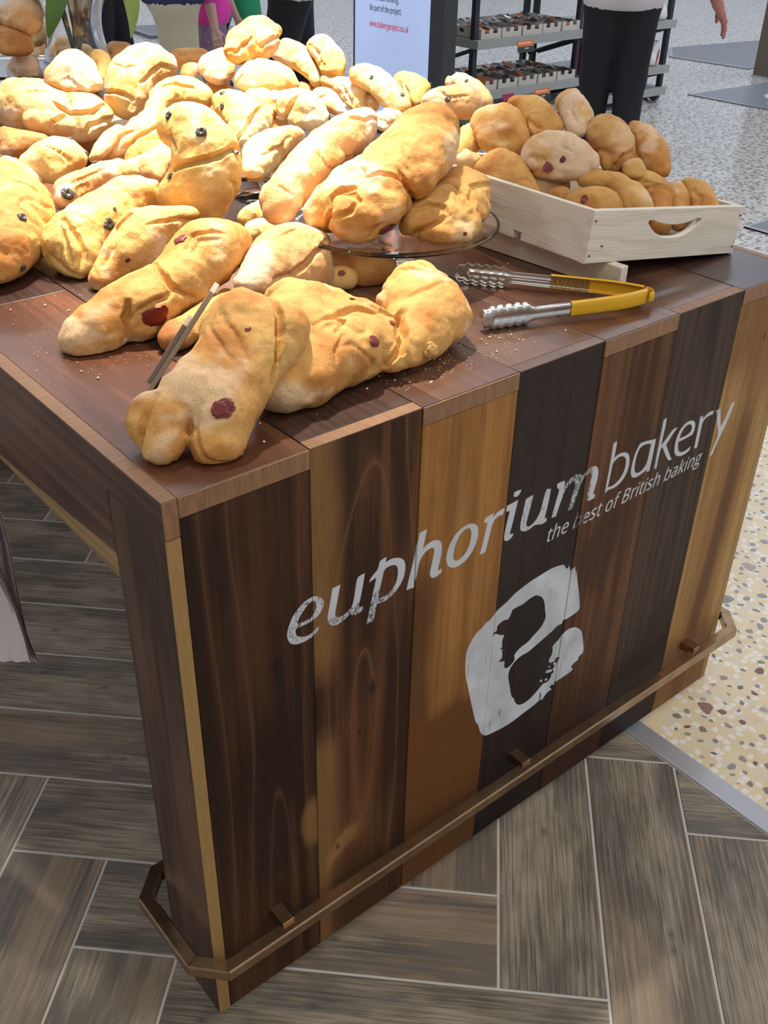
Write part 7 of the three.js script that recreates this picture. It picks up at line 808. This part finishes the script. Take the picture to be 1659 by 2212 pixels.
// ------------------------------------------------------------------ tongs
{
  const steel = new THREE.MeshStandardMaterial({ color: lin(0.62, 0.61, 0.58), metalness: 1, roughness: 0.24 }), yellow = new THREE.MeshPhysicalMaterial({ color: lin(0.78, 0.42, 0.012), roughness: 0.4, clearcoat: 0.3 });
  const t = thing('serving_tongs', 'steel serving tongs with scalloped jaws and yellow handles lying open', 'tongs');
  const hinge = new THREE.Vector3(0.845, H + 0.0012, -0.05); t.position.copy(hinge);
  // an arm: a channel that opens inwards, swept along local x from the hinge to the jaw
  const arm = (tx, tz, mirror) => {
    const dir = new THREE.Vector3(tx - hinge.x, 0, tz - hinge.z), len = dir.length(), ang = Math.atan2(-dir.z, dir.x);
    const g = new THREE.Group(); g.name = 'arm'; t.add(g); g.rotation.y = ang;
    const sect = (s) => {                             // half height, depth of the channel and sideways shift along the arm
      const jaw = sstep(0.69, 0.76, s), tip = s > 0.9 ? Math.sqrt(Math.max(0, 1 - ((s - 0.9) / 0.1) ** 2)) : 1;
      let hh = mix(mix(0.0095, 0.008, s), 0.0145, jaw) * (0.25 + 0.75 * tip);
      if (s > 0.72) hh += 0.0034 * Math.abs(Math.sin((s - 0.72) * 66)) - 0.0016;
      return [hh, mix(0.006, 0.011, jaw), mirror * (0.004 + 0.012 * Math.sin(Math.min(1, s / 0.25) * 1.57)) * (s < 0.25 ? 1 : 1)];
    };
    const strip = (s0, s1, n, pad) => {
      const V = [], I = [], prof = [[-1, 1], [-1.0, 0.25], [-0.8, 0], [-0.3, -0.02], [-0.22, 0.35], [0.22, 0.35], [0.3, -0.02], [0.8, 0], [1.0, 0.25], [1, 1]], th = 0.0008 + pad;
      for (let i = 0; i <= n; i++) {
        const s = mix(s0, s1, i / n), [hh, dp, sh] = sect(s), groove = s > 0.5 && s < 0.93 ? 1 : 0;
        for (const side of [1, -1]) for (const [a, b] of prof) {
          const bb = Math.abs(a) < 0.25 ? (groove ? b : -0.02) : b, y = 0.0165 + a * (hh + (side > 0 ? th : 0)), z = sh - mirror * (-1) * 0 + mirror * (-(bb * dp) + (side > 0 ? th : 0));
          V.push(s * len, y, z);
        }
      }
      const m = prof.length, R = 2 * m;
      for (let i = 0; i < n; i++) for (let k = 0; k < R; k++) {
        const k2 = k < m ? (k === m - 1 ? R - 1 : k + 1) : (k === m ? 0 : k - 1), a = i * R + k, b = i * R + k2, c = a + R, d = b + R;
        I.push(a, c, b, b, c, d);
      }
      const gm = new THREE.BufferGeometry(); gm.setAttribute('position', new THREE.Float32BufferAttribute(V, 3)); gm.setIndex(I); gm.computeVertexNormals();
      return gm;
    };
    steel.side = THREE.DoubleSide; yellow.side = THREE.DoubleSide;
    mesh('steel_arm', strip(0.30, 1, 90, 0), steel, g);
    mesh('handle_grip', strip(0.025, 0.5, 40, 0.0012), yellow, g);
  };
  arm(0.578, -0.14, -1); arm(0.672, -0.288, 1);
  const bend = [];
  for (let i = 0; i <= 12; i++) { const a = -1.75 + i / 12 * 3.5; bend.push([-0.001 + 0.008 * Math.cos(a), 0.0165, 0.0115 * Math.sin(a)]); }
  const bg = tube(bend, 0.002, 24, 8); bg.scale(1, 1, 1); const P = bg.attributes.position;
  for (let i = 0; i < P.count; i++) P.setY(i, 0.0165 + (P.getY(i) - 0.0165) * 4.2);
  bg.computeVertexNormals();
  const b = mesh('spring_bend', bg, yellow, t); b.rotation.y = -0.64;
}

// ------------------------------------------------------------------ price holder, paper bags
{
  const m = std([0.4, 0.32, 0.24], 0.5), m2 = std([0.27, 0.2, 0.15], 0.5);
  const t = thing('price_holder', 'small leaning brown wooden price board beside the foot-shaped loaf', 'sign');
  t.position.set(0.1094, H + 0.0068, -0.2298);
  { const e = new THREE.Vector3(0.0776, 0.1222, 0.0375).normalize(), w = new THREE.Vector3(0.535, -0.116, -0.67); w.addScaledVector(e, -w.dot(e)).normalize(); const n = w.clone().cross(e).normalize(); t.quaternion.setFromRotationMatrix(new THREE.Matrix4().makeBasis(w, e, n)); }
  mesh('board', rbox(0, 0.05, 0, 0.147, 0, 0.0065, 0.001), m, t);
  mesh('backing', rbox(0, 0.05, 0.008, 0.095, -0.0058, -0.0002, 0.001), m2, t);
}
{
  const paper = std([0.6, 0.5, 0.5], 0.8, { side: THREE.DoubleSide });
  for (let i = 0; i < 5; i++) {
    const t = thing('paper_bag', 'pinkish white paper bag in the bunch hanging at the left edge', 'paper bag', 'paper bags hanging at the table side');
    t.position.set(-0.04 - i * 0.007, 0.76, -0.5 + i * 0.004); t.rotation.x = -0.36 - i * 0.012; t.rotation.y = 0.25 + i * 0.03;
    const n = 10, V = [], I = [];
    for (let r = 0; r <= 8; r++) for (let k = 0; k <= n; k++) {
      const a = k / n, y = -0.31 * r / 8 - (i % 2) * 0.008, zig = (k % 2 ? 0.5 : -0.5) * 0.006 * (r / 8);
      V.push(zig + 0.01 * Math.sin(r * 0.6 + i), y, (a - 0.92) * (0.14 + 0.02 * r / 8));
    }
    for (let r = 0; r < 8; r++) for (let k = 0; k < n; k++) { const a = r * (n + 1) + k; I.push(a, a + n + 1, a + 1, a + 1, a + n + 1, a + n + 2); }
    const g = new THREE.BufferGeometry(); g.setAttribute('position', new THREE.Float32BufferAttribute(V, 3)); g.setIndex(I); g.computeVertexNormals();
    const back = g.clone().translate(0.003, 0, 0);
    mesh('front_sheet', g, paper, t); mesh('back_sheet', back, paper, t);
  }
  const hook = thing('bag_rail', 'thin steel peg on the apron that holds the paper bags', 'hook');
  hook.position.set(0, 0.76, -0.52);
  mesh('peg', tube([[0.0, 0, 0], [-0.05, 0, 0], [-0.1, 0.002, 0], [-0.108, 0.015, 0]], 0.003, 20, 8), std([0.5, 0.5, 0.5], 0.35, { metalness: 1 }), hook);
}

// ------------------------------------------------------------------ display board
{
  const t = thing('display_board', 'free-standing bluish white lit display board with dark side frame', 'display'); t.position.set(3.9, 0, -4.64);
  const dark = std([0.045, 0.045, 0.05], 0.45);
  const pr = canvasTex(768, 2048, (g, w, h) => {
    const s = w / 0.694;
    g.fillStyle = '#b9cdf2'; g.fillRect(0, 0, w, h); g.fillStyle = '#33405c';
    const line = (txt, y, wid, col) => { g.save(); g.fillStyle = col; g.font = 'bold ' + Math.round(0.047 * s) + 'px sans-serif'; const m = g.measureText(txt).width; g.translate(0.143 * s, h - y * s); g.scale(wid * s / m, 1); g.fillText(txt, 0, 0); g.restore(); };
    line('some fresh thinking.', 0.758 - 0.06, 0.272, '#33405c');
    line('Be part of the project.', 0.7 - 0.06, 0.3, '#33405c');
    line('www.bakeryproject.co.uk', 0.612 - 0.06, 0.365, '#c2304a');
  });
  pr.wrapS = pr.wrapT = THREE.ClampToEdgeWrapping;
  const face = new THREE.PlaneGeometry(0.694, 1.85); face.rotateY(-Math.PI / 2); face.translate(-0.0015, 0.06 + 0.925, 0.347);
  const scr = mesh('lit_screen', extrudeScreen(), new THREE.MeshStandardMaterial({ map: pr, emissiveMap: pr, emissive: 0xffffff, emissiveIntensity: 0.42, roughness: 0.35 }), t);
  function extrudeScreen() { return face; }
  mesh('housing', rbox(0, 0.1, 0, 2.0, -0.012, 0.815, 0.004), dark, t);
  mesh('bezel', rbox(-0.006, 0.002, 0, 2.0, 0.698, 0.815, 0.002), dark, t);
  mesh('bezel', rbox(-0.004, 0.002, 0, 2.0, -0.014, 0.0, 0.001), dark, t);
  const l = new THREE.RectAreaLight(0xc6d6f5, 0.42, 0.69, 1.85); l.position.set(-0.012, 0.985, 0.347); l.rotation.y = -Math.PI / 2; t.add(l); l.rotation.set(0, Math.PI / 2, 0); l.lookAt(new THREE.Vector3(0, 0.985, -4.293));
}

// ------------------------------------------------------------------ shop racks with packed goods
const rackDark = std([0.03, 0.032, 0.04], 0.45, { metalness: 0.3 }), shelfM = std([0.36, 0.37, 0.35], 0.5), cardM = std([0.62, 0.57, 0.5], 0.75), cardIn = std([0.3, 0.26, 0.22], 0.8);
const packMs = [[0.05, 0.035, 0.03], [0.09, 0.07, 0.065], [0.2, 0.19, 0.18], [0.55, 0.16, 0.035], [0.12, 0.05, 0.03], [0.04, 0.04, 0.05]].map((c) => new THREE.MeshPhysicalMaterial({ color: lin(...c), roughness: 0.28, clearcoat: 0.6 }));
const tagTex = canvasTex(256, 128, (g, w, h) => { g.fillStyle = '#d9722e'; g.fillRect(0, 0, w, h * 0.55); g.fillStyle = '#2b2a30'; g.fillRect(0, h * 0.55, w, h * 0.45); g.fillStyle = '#f3d9c0'; for (let k = 0; k < 7; k++) g.fillRect(24 + k * 28, 28, 18, 16); g.fillStyle = '#d8d8d8'; g.fillRect(110, 84, 60, 10); });
const tagM = new THREE.MeshStandardMaterial({ map: tagTex, roughness: 0.5 }), redM = std([0.36, 0.02, 0.04], 0.5);
function rack(x0, x1, z1, shelves, label, tags) {
  const t = thing('shop_rack', label, 'shelf rack', 'shop racks'), d = 0.5, w = x1 - x0; t.position.set(x0, 0, z1);
  const bar = (n, a, b, r, m = rackDark) => mesh(n, tube([a, [(a[0] + b[0]) / 2, (a[1] + b[1]) / 2, (a[2] + b[2]) / 2], b], r, 2, 4), m, t);
  for (const [x, z] of [[0.02, -0.02], [w - 0.02, -0.02], [0.02, -d], [w - 0.02, -d]]) mesh('post', rbox(x - 0.018, x + 0.018, 0.08, 1.75, z - 0.018, z + 0.018, 0.002), rackDark, t);
  for (const y of shelves) {
    const s = mesh('shelf', rbox(0.0, w, y - 0.05, y, -d - 0.02, 0.03, 0.003), shelfM, t);
    mesh('shelf_lip', rbox(0, w, y - 0.05, y + 0.004, 0.03, 0.036, 0.001), shelfM, s);
    for (const sx of [0.02, w - 0.02]) bar('brace', [sx, y - 0.05, 0], [sx, y - 0.2, -d + 0.05], 0.012);
  }
  for (const [x, z] of [[0.04, -0.03], [w - 0.04, -0.03], [0.04, -d + 0.02], [w - 0.04, -d + 0.02]]) {
    const c = mesh('castor', new THREE.CylinderGeometry(0.04, 0.04, 0.028, 20).rotateZ(Math.PI / 2).translate(x, 0.0405, z), std([0.12, 0.12, 0.12], 0.5), t);
    mesh('castor_ring', new THREE.TorusGeometry(0.03, 0.008, 8, 20).rotateY(Math.PI / 2).translate(x + 0.014, 0.0405, z), redM, c);
  }
  for (const [px, y, red] of tags) mesh('price_tag', new THREE.BoxGeometry(red ? 0.1 : 0.15, red ? 0.04 : 0.075, 0.003).rotateX(-0.25).translate(px, y, 0.042), red ? redM : tagM, t);
  return t;
}
rack(4.36, 5.36, -4.05, [0.1, 0.25, 0.55, 0.95], 'dark wheeled shop rack of snack cartons right of the display board', [[0.42, 0.495, 0], [0.62, 0.19, 0], [0.3, 0.2, 1]]);
rack(5.42, 6.34, -4.05, [0.1, 0.25, 0.55, 0.95], 'dark wheeled shop rack of wrapped breads behind the passer-by in black trousers', [[0.2, 0.205, 1]]);
// cartons with packets
{
  const packGeo = boxUV(new RoundedBoxGeometry(0.062, 0.022, 0.085, 1, 0.007), 1);
  const cartonProto = (w, d) => {
    const g = new THREE.Group(), h = 0.055;
    const wall = (pts) => extr(pts, 0.004, 0);
    const front = [[0, 0], [w, 0]]; const steps = 6; for (let i = steps; i >= 0; i--) { const x = w * i / steps, y = i % 2 ? h : h * 0.55; front.push([x, front[front.length - 1][1] === 0 ? h : front[front.length - 1][1]]); front.push([x, y]); }
    const clean = [[0, 0], [w, 0], [w, h], [w * 0.82, h], [w * 0.82, h * 0.55], [w * 0.6, h * 0.55], [w * 0.6, h], [w * 0.4, h], [w * 0.4, h * 0.55], [w * 0.18, h * 0.55], [w * 0.18, h], [0, h]];
    const add = (n, geo, m) => { const o = new THREE.Mesh(geo, m); o.name = n; o.castShadow = o.receiveShadow = true; g.add(o); };
    add('front_wall', wall(clean), cardM); add('back_wall', wall([[0, 0], [w, 0], [w, h], [0, h]]).translate(0, 0, -d), cardM);
    const side = wall([[0, 0], [d, 0], [d, h], [0, h]]).rotateY(Math.PI / 2);
    add('side_wall', side, cardM); add('side_wall', side.clone().translate(w - 0.004, 0, 0), cardM);
    add('bottom', new THREE.BoxGeometry(w, 0.004, d).translate(w / 2, 0.002, -d / 2), cardIn);
    return g;
  };
  const proto = cartonProto(0.17, 0.22);
  const fill = (x, y, z, sh, row, rackName) => {
    const c = proto.clone(); c.name = numbered('snack_carton'); scene.add(c); c.position.set(x, y + 0.001, z); c.rotation.y = rr(-0.04, 0.04);
    tag(c, `open cardboard carton, ${row} row, ${sh} shelf of the ${rackName}`, 'carton', `cartons on the ${sh} shelf, ${row} row`);
    for (let k = 0; k < 6; k++) {
      const p = mesh('snack_packet', packGeo, packMs[Math.floor(rnd() * packMs.length)], scene);
      p.position.set(x + 0.035 + 0.05 * (k % 3), y + 0.03 + 0.012 * rnd(), z - 0.055 - 0.105 * Math.floor(k / 3)); p.rotation.set(rr(0.15, 0.5), rr(-0.5, 0.5), rr(-0.3, 0.3));
      tag(p, `shiny snack packet in a carton in the ${row} row on the ${sh} shelf`, 'packet', `snack packets, ${sh} shelf, ${row} row`);
    }
  };
  for (const [y, sh] of [[0.25, 'lower'], [0.55, 'upper']]) for (let r = 0; r < 2; r++) for (let i = 0; i < 5; i++) fill(4.41 + i * 0.185, y, -4.045 - r * 0.25, sh, r ? 'rear' : 'front', 'snack rack');
  // wrapped breads and gift boxes on the second rack
  const boxM = std([0.72, 0.68, 0.66], 0.5), winM = std([0.5, 0.27, 0.08], 0.5), wrapM = new THREE.MeshPhysicalMaterial({ color: lin(0.7, 0.66, 0.62), roughness: 0.3, clearcoat: 0.5 });
  [[5.46, 'white and red window box of biscuits at the left end of the second rack'], [5.66, 'white window box of biscuits next to the red-sided one'], [5.86, 'white window box of biscuits behind the black trousers']].forEach(([x, label], i) => {
    const t = thing('biscuit_box', label, 'box', 'biscuit boxes on the second rack'); t.position.set(x, 0.251, -4.06); t.rotation.y = 0.1;
    mesh('carton', rbox(0, 0.17, 0, 0.25, -0.1, 0, 0.003), boxM, t);
    mesh('window', rbox(0.03, 0.14, 0.02, 0.13, -0.002, 0.002, 0.001), winM, t);
    mesh('side_panel', rbox(-0.002, 0.002, 0.0, 0.2, -0.098, -0.002, 0.0005), redM, t);
  });
  for (const [x, y, label] of [[6.18, 0.251, 'wrapped loaf tied with a red ribbon on the lower shelf end'], [6.2, 0.551, 'wrapped pale loaf on the upper shelf end']]) {
    const t = thing('wrapped_loaf', label, 'wrapped bread'); t.position.set(x, y, -4.08);
    mesh('wrapper', lathe([[0, 0], [0.055, 0.002], [0.065, 0.03], [0.055, 0.08], [0.022, 0.11], [0.018, 0.125], [0.045, 0.165], [0.04, 0.168], [0, 0.13]], 18), wrapM, t);
    if (y < 0.5) mesh('ribbon', extr([[-0.012, 0.02], [0.0, 0.02], [0.014, 0.115], [0.004, 0.118]], 0.004, 0).translate(0, 0, 0.06), redM, t);
    else mesh('band', new THREE.TorusGeometry(0.021, 0.004, 8, 18).rotateX(Math.PI / 2).translate(0, 0.12, 0), redM, t);
  }
}

// ------------------------------------------------------------------ mats and a post on the far floor
{
  const matM = std([0.17, 0.18, 0.2], 0.45), rimM = std([0.4, 0.41, 0.44], 0.35, { metalness: 0.6 });
  const mat = (label, pts, h = 0.006, print) => {
    const t = thing('floor_mat', label, 'floor mat'), cx = pts.reduce((s, p) => s + p[0], 0) / pts.length, cz = pts.reduce((s, p) => s + p[1], 0) / pts.length; t.position.set(cx, 0.0008, cz);
    const P = pts.map(([x, z]) => [x - cx, -(z - cz)]), g = extr(P, h, 0).rotateX(-Math.PI / 2);
    mesh('pad', print ? boxUV(g, 1) : g, matM, t);
    const inner = P.map(([x, y]) => [x * 0.95, y * 0.95]);
    mesh('rim', extr(P, h + 0.001, 0, [inner.slice().reverse()]).rotateX(-Math.PI / 2), rimM, t);
    return t;
  };
  mat('large grey floor mat at the far right behind the post', [[8.55, -5.65], [8.1, -5.3], [8.15, -4.5], [9.9, -4.4], [10.2, -5.4]]);
  const b = mat('dark floor mat with pale ring marks at the right edge', [[6.7, -4.07], [6.72, -3.2], [7.9, -3.2], [7.95, -4.0]]);
  const ringM = std([0.5, 0.52, 0.56], 0.5);
  for (const [x, z, r] of [[-0.33, 0.28, 0.16], [-0.05, 0.12, 0.2], [0.28, 0.2, 0.17]]) { const m = mesh('ring_mark', new THREE.TorusGeometry(r, 0.03, 6, 36).rotateX(Math.PI / 2).scale(1, 0.06, 1), ringM, b); m.position.set(x, 0.0075, z); }
  mat('grey metal floor hatch just right of the wooden tray', [[4.08, -1.82], [4.08, -1.2], [5.0, -1.2], [5.0, -1.82]]);
  mat('dark floor mat at the far left behind the beige trousers', [[4.7, -9.4], [4.62, -8.7], [5.6, -8.5], [5.7, -9.2]], 0.03);
  const p = thing('brown_post', 'brown square post base at the right frame edge', 'post'); p.position.set(7.95, 0, -4.16);
  mesh('shaft', rbox(-0.06, 0.2, 0.0, 1.6, -0.12, 0.12, 0.004), std([0.12, 0.085, 0.06], 0.5), p); mesh('foot_plate', rbox(-0.07, 0.21, 0, 0.01, -0.13, 0.13, 0.002), rimM, p);
}

// ------------------------------------------------------------------ people passing by
function person({ label, at, turn, tall = 1.7, top, bottom, shoes = [0.03, 0.03, 0.035], hair = [0.05, 0.03, 0.02], stride = 0.12, arms = [[0.05, 0.1], [0.05, 0.1]], skin = [0.55, 0.33, 0.24], hem = 0.5, shorts = 0, longTop = 0.88, thick = 1, longSleeve = false, coat = false }) {
  const t = thing('person', label, 'person'); t.position.set(at[0], 0, at[1]); t.rotation.y = turn;
  const s = tall / 1.7, N = [], K = [], v = (x, y, z, r) => N.push([x * s, y * s, z * s, r * s * thick]) - 1, bone = (a, b) => K.push([a, b]);
  const pel = v(0, 0.95, 0, 0.125), waist = v(0, 1.1, 0, 0.115), chest = v(0, 1.28, 0.01, 0.13), neck = v(0, 1.45, 0, 0.055), head = v(0, 1.585, 0.02, 0.085), crown = v(0, 1.62, 0.0, 0.09), chin = v(0, 1.53, 0.06, 0.045), nose = v(0, 1.575, 0.112, 0.014);
  bone(pel, waist); bone(waist, chest); bone(chest, neck); bone(neck, head); bone(head, crown); bone(head, chin); bone(nose, nose);
  for (const e of [-1, 1]) { const ear = v(e * 0.09, 1.585, 0.005, 0.018); bone(ear, ear); }
  const legs = [], sleeves = [], hands = [], feet = [];
  [-1, 1].forEach((e, i) => {
    const dz = e * stride, hip = v(e * 0.085, 0.9, 0, 0.092), knee = v(e * 0.09, 0.5, dz * 0.55 + 0.03, 0.06), ank = v(e * 0.09, 0.09, dz - (e * stride < 0 ? 0.05 : 0), 0.042), toe = v(e * 0.1, 0.045, dz + 0.14, 0.035), heel = v(e * 0.09, 0.045, dz - 0.03, 0.038);
    bone(pel, hip); bone(hip, knee); bone(knee, ank); bone(ank, toe); bone(ank, heel); legs.push([hip, knee, ank]); feet.push([heel, toe]);
    const [ax, az, bx = ax, bz = az] = arms[i], sh = v(e * 0.17, 1.38, 0, 0.062), el = v(e * (0.2 + ax), 1.1, az, 0.044), wr = v(e * (0.2 + ax + bx * 0.9), 0.86 + Math.abs(bx) * 0.12 + (bz > 0.25 ? 0.16 : 0), az + bz, 0.03);
    bone(chest, sh); bone(sh, el); bone(el, wr); sleeves.push([sh, el, wr]); hands.push([el, wr, e]);
  });
  const body = fieldGeometry(capsules(N, K, 0.03 * s), ...bounds(N, 0.03), 0.019 * s, 1, null), parts = [body];
  for (const [a, b, e] of hands) {
    const A = new THREE.Vector3(...N[a]), B = new THREE.Vector3(...N[b]), d = B.clone().sub(A).normalize(), side = new THREE.Vector3(0, 0, 1).cross(d).normalize(), fw = d.clone().cross(side).normalize(), hn = [], hb = [];
    const q = (l, f, w, r) => { const p = B.clone().addScaledVector(d, l * s).addScaledVector(fw, f * s).addScaledVector(side, w * s); return hn.push([p.x, p.y, p.z, r * s]) - 1; };
    const wr = q(0, 0, 0, 0.028), p0 = q(0.05, 0.018, 0, 0.018), p1 = q(0.05, -0.018, 0, 0.018), p2 = q(0.085, 0.02, 0, 0.015), p3 = q(0.085, -0.022, 0, 0.015);
    hb.push([wr, p0], [wr, p1], [p0, p2], [p1, p3], [p2, p3]);
    [[0.03, 0.065], [0.011, 0.078], [-0.01, 0.072], [-0.029, 0.055]].forEach(([f, l]) => { const a0 = q(0.088, f, 0, 0.0095), a1 = q(0.088 + l * 0.55, f * 1.1, -e * 0.008, 0.009), a2 = q(0.088 + l, f * 1.1, -e * 0.026, 0.008); hb.push([a0, a1], [a1, a2]); });
    const t0 = q(0.03, 0.026, -e * 0.005, 0.012), t1 = q(0.06, 0.052, -e * 0.015, 0.0105), t2 = q(0.085, 0.06, -e * 0.026, 0.009); hb.push([t0, t1], [t1, t2]);
    parts.push(fieldGeometry(capsules(hn, hb, 0.009), ...bounds(hn, 0.01), 0.005, 1, null));
  }
  mesh('body', mergeGeometries(parts), std(skin, 0.6), t);
  const cloth = (name, bones, grow, k, mat, cut) => {
    const M = N.map((n) => [n[0], n[1], n[2], n[3] + grow * s]), used = new Set(bones.flat()), f = capsules(M, bones, k * s);
    const sdf = (x, y, z) => { let d = f(x, y, z) - 0.006 * (n3(x * 16, y * 9, z * 16) - 0.5) * s; for (const [nx, ny, nz, w] of cut) d = Math.max(d, nx * x + ny * y + nz * z - w * s); return d; };
    return mesh(name, fieldGeometry(sdf, ...bounds([...used].map((i) => M[i]), 0.03), 0.017 * s, 4, null), mat, t);
  };
  const mat = (c) => (c.isMaterial ? c : std(c, 0.85));
  cloth(shorts ? 'shorts' : 'trousers', [[pel, waist], ...legs.flatMap(([a, b, c]) => [[pel, a], [a, b], [b, c]])], 0.024, 0.03, mat(bottom), [[0, -1, 0, shorts ? -shorts : -0.07], [0, 1, 0, 1.06]]);
  cloth('top', [[pel, waist], [waist, chest], [chest, neck], ...legs.flatMap(([a, b]) => (coat ? [[pel, a], [a, b]] : [[pel, a]])), ...sleeves.flatMap(([a, b, w]) => (longSleeve ? [[chest, a], [a, b], [b, w]] : [[chest, a], [a, b]]))], 0.034, 0.04, mat(top), [[0, -1, 0, -longTop], [0, 1, 0, 1.43]]);
  for (const [h, to] of feet) { const M = [N[h], N[to]].map((n) => [n[0], n[1], n[2], n[3] + 0.008 * s]); const f = capsules(M, [[0, 1]], 0.01); mesh('shoe', fieldGeometry((x, y, z) => Math.max(f(x, y, z), 0.002 - y), ...bounds(M, 0.01), 0.012, 1, null), std(shoes, 0.5), t); }
  const hm = [[0, 1.63 * s, -0.015 * s, 0.1 * s], [0, 1.57 * s, -0.04 * s, 0.08 * s]], hf = capsules(hm, [[0, 1]], 0.02);
  mesh('hair', fieldGeometry((x, y, z) => Math.max(hf(x, y, z) + 0.004 * n3(x * 60, y * 60, z * 60), z - 0.05 * s - 0.5 * (y - 1.62 * s)), ...bounds(hm, 0.01), 0.01, 1, null), std(hair, 0.7), t);
  return t;
}
const BLACK = [0.008, 0.008, 0.012];
person({ label: 'passer-by in black trousers and white top swinging an arm, before the racks', at: [4.3, -2.9], turn: 2.35, top: [0.62, 0.56, 0.58], bottom: BLACK, stride: 0.03, arms: [[0.15, -0.02, 0.14, 0.0], [-0.12, 0.05, 0.0, 0.05]], longTop: 0.84, skin: [0.42, 0.17, 0.13] });
person({ label: 'person in black trousers carrying a cardboard tray, behind the pyramid of rolls', at: [2.93, -3.93], turn: -2.2, top: [0.6, 0.57, 0.53], bottom: BLACK, stride: 0.13, arms: [[0.0, 0.12, 0.0, 0.28], [0.0, 0.12, 0.0, 0.28]], longTop: 0.86, thick: 0.92 });
person({ label: 'person in beige trousers and navy top right of the vase', at: [2.13, -3.72], turn: 1.1, top: [0.012, 0.016, 0.06], bottom: [0.46, 0.42, 0.3], stride: 0.02, longTop: 0.9, thick: 0.82, longSleeve: true, arms: [[0.0, 0.16, 0.0, 0.3], [0.0, 0.16, 0.0, 0.3]] });
const plaid = tex(128, 128, (u, v) => mix3([0.16, 0.08, 0.14], [0.44, 0.3, 0.4], 0.5 * n2(u * 24, v * 60) + 0.5 * n2(u * 80, v * 8)));
person({ label: 'child in a bright pink top and purple patterned shorts', at: [3.1, -5.05], turn: 0.9, tall: 1.22, top: [0.78, 0.05, 0.36], bottom: new THREE.MeshStandardMaterial({ map: plaid, roughness: 0.9 }), stride: 0.08, shorts: 0.45, longTop: 0.86, arms: [[0.12, 0.05, 0.1, 0.05], [0.06, 0.1]], thick: 1.1, hair: [0.12, 0.06, 0.03] });
person({ label: 'person in a green coat and dark trousers behind the child in pink', at: [3.94, -6.15], turn: 0.3, top: [0.02, 0.26, 0.11], bottom: BLACK, stride: 0.12, longTop: 0.45, longSleeve: true, coat: true });
person({ label: 'person in black trousers seen just right of the vase', at: [2.36, -4.96], turn: 0.6, top: [0.03, 0.03, 0.035], bottom: BLACK, stride: 0.02, longTop: 0.95, longSleeve: true, arms: [[0.0, 0.16, 0.0, 0.3], [0.0, 0.16, 0.0, 0.3]] });
{
  const t = thing('cardboard_tray', 'shallow cardboard tray held by the person in black trousers', 'tray'); t.position.set(2.63, 0.94, -4.33); t.rotation.y = 0.95;
  const m = std([0.42, 0.26, 0.12], 0.75);
  mesh('bottom', rbox(-0.17, 0.17, 0, 0.006, -0.12, 0.12, 0.001), m, t);
  for (const s of [-1, 1]) { mesh('side_wall', rbox(s * 0.17 - 0.003, s * 0.17 + 0.003, 0, 0.06, -0.12, 0.12, 0.001), m, t); mesh('end_wall', rbox(-0.167, 0.167, 0, 0.06, s * 0.12 - 0.003, s * 0.12 + 0.003, 0.001), m, t); }
}
renderer.render(scene, camera);
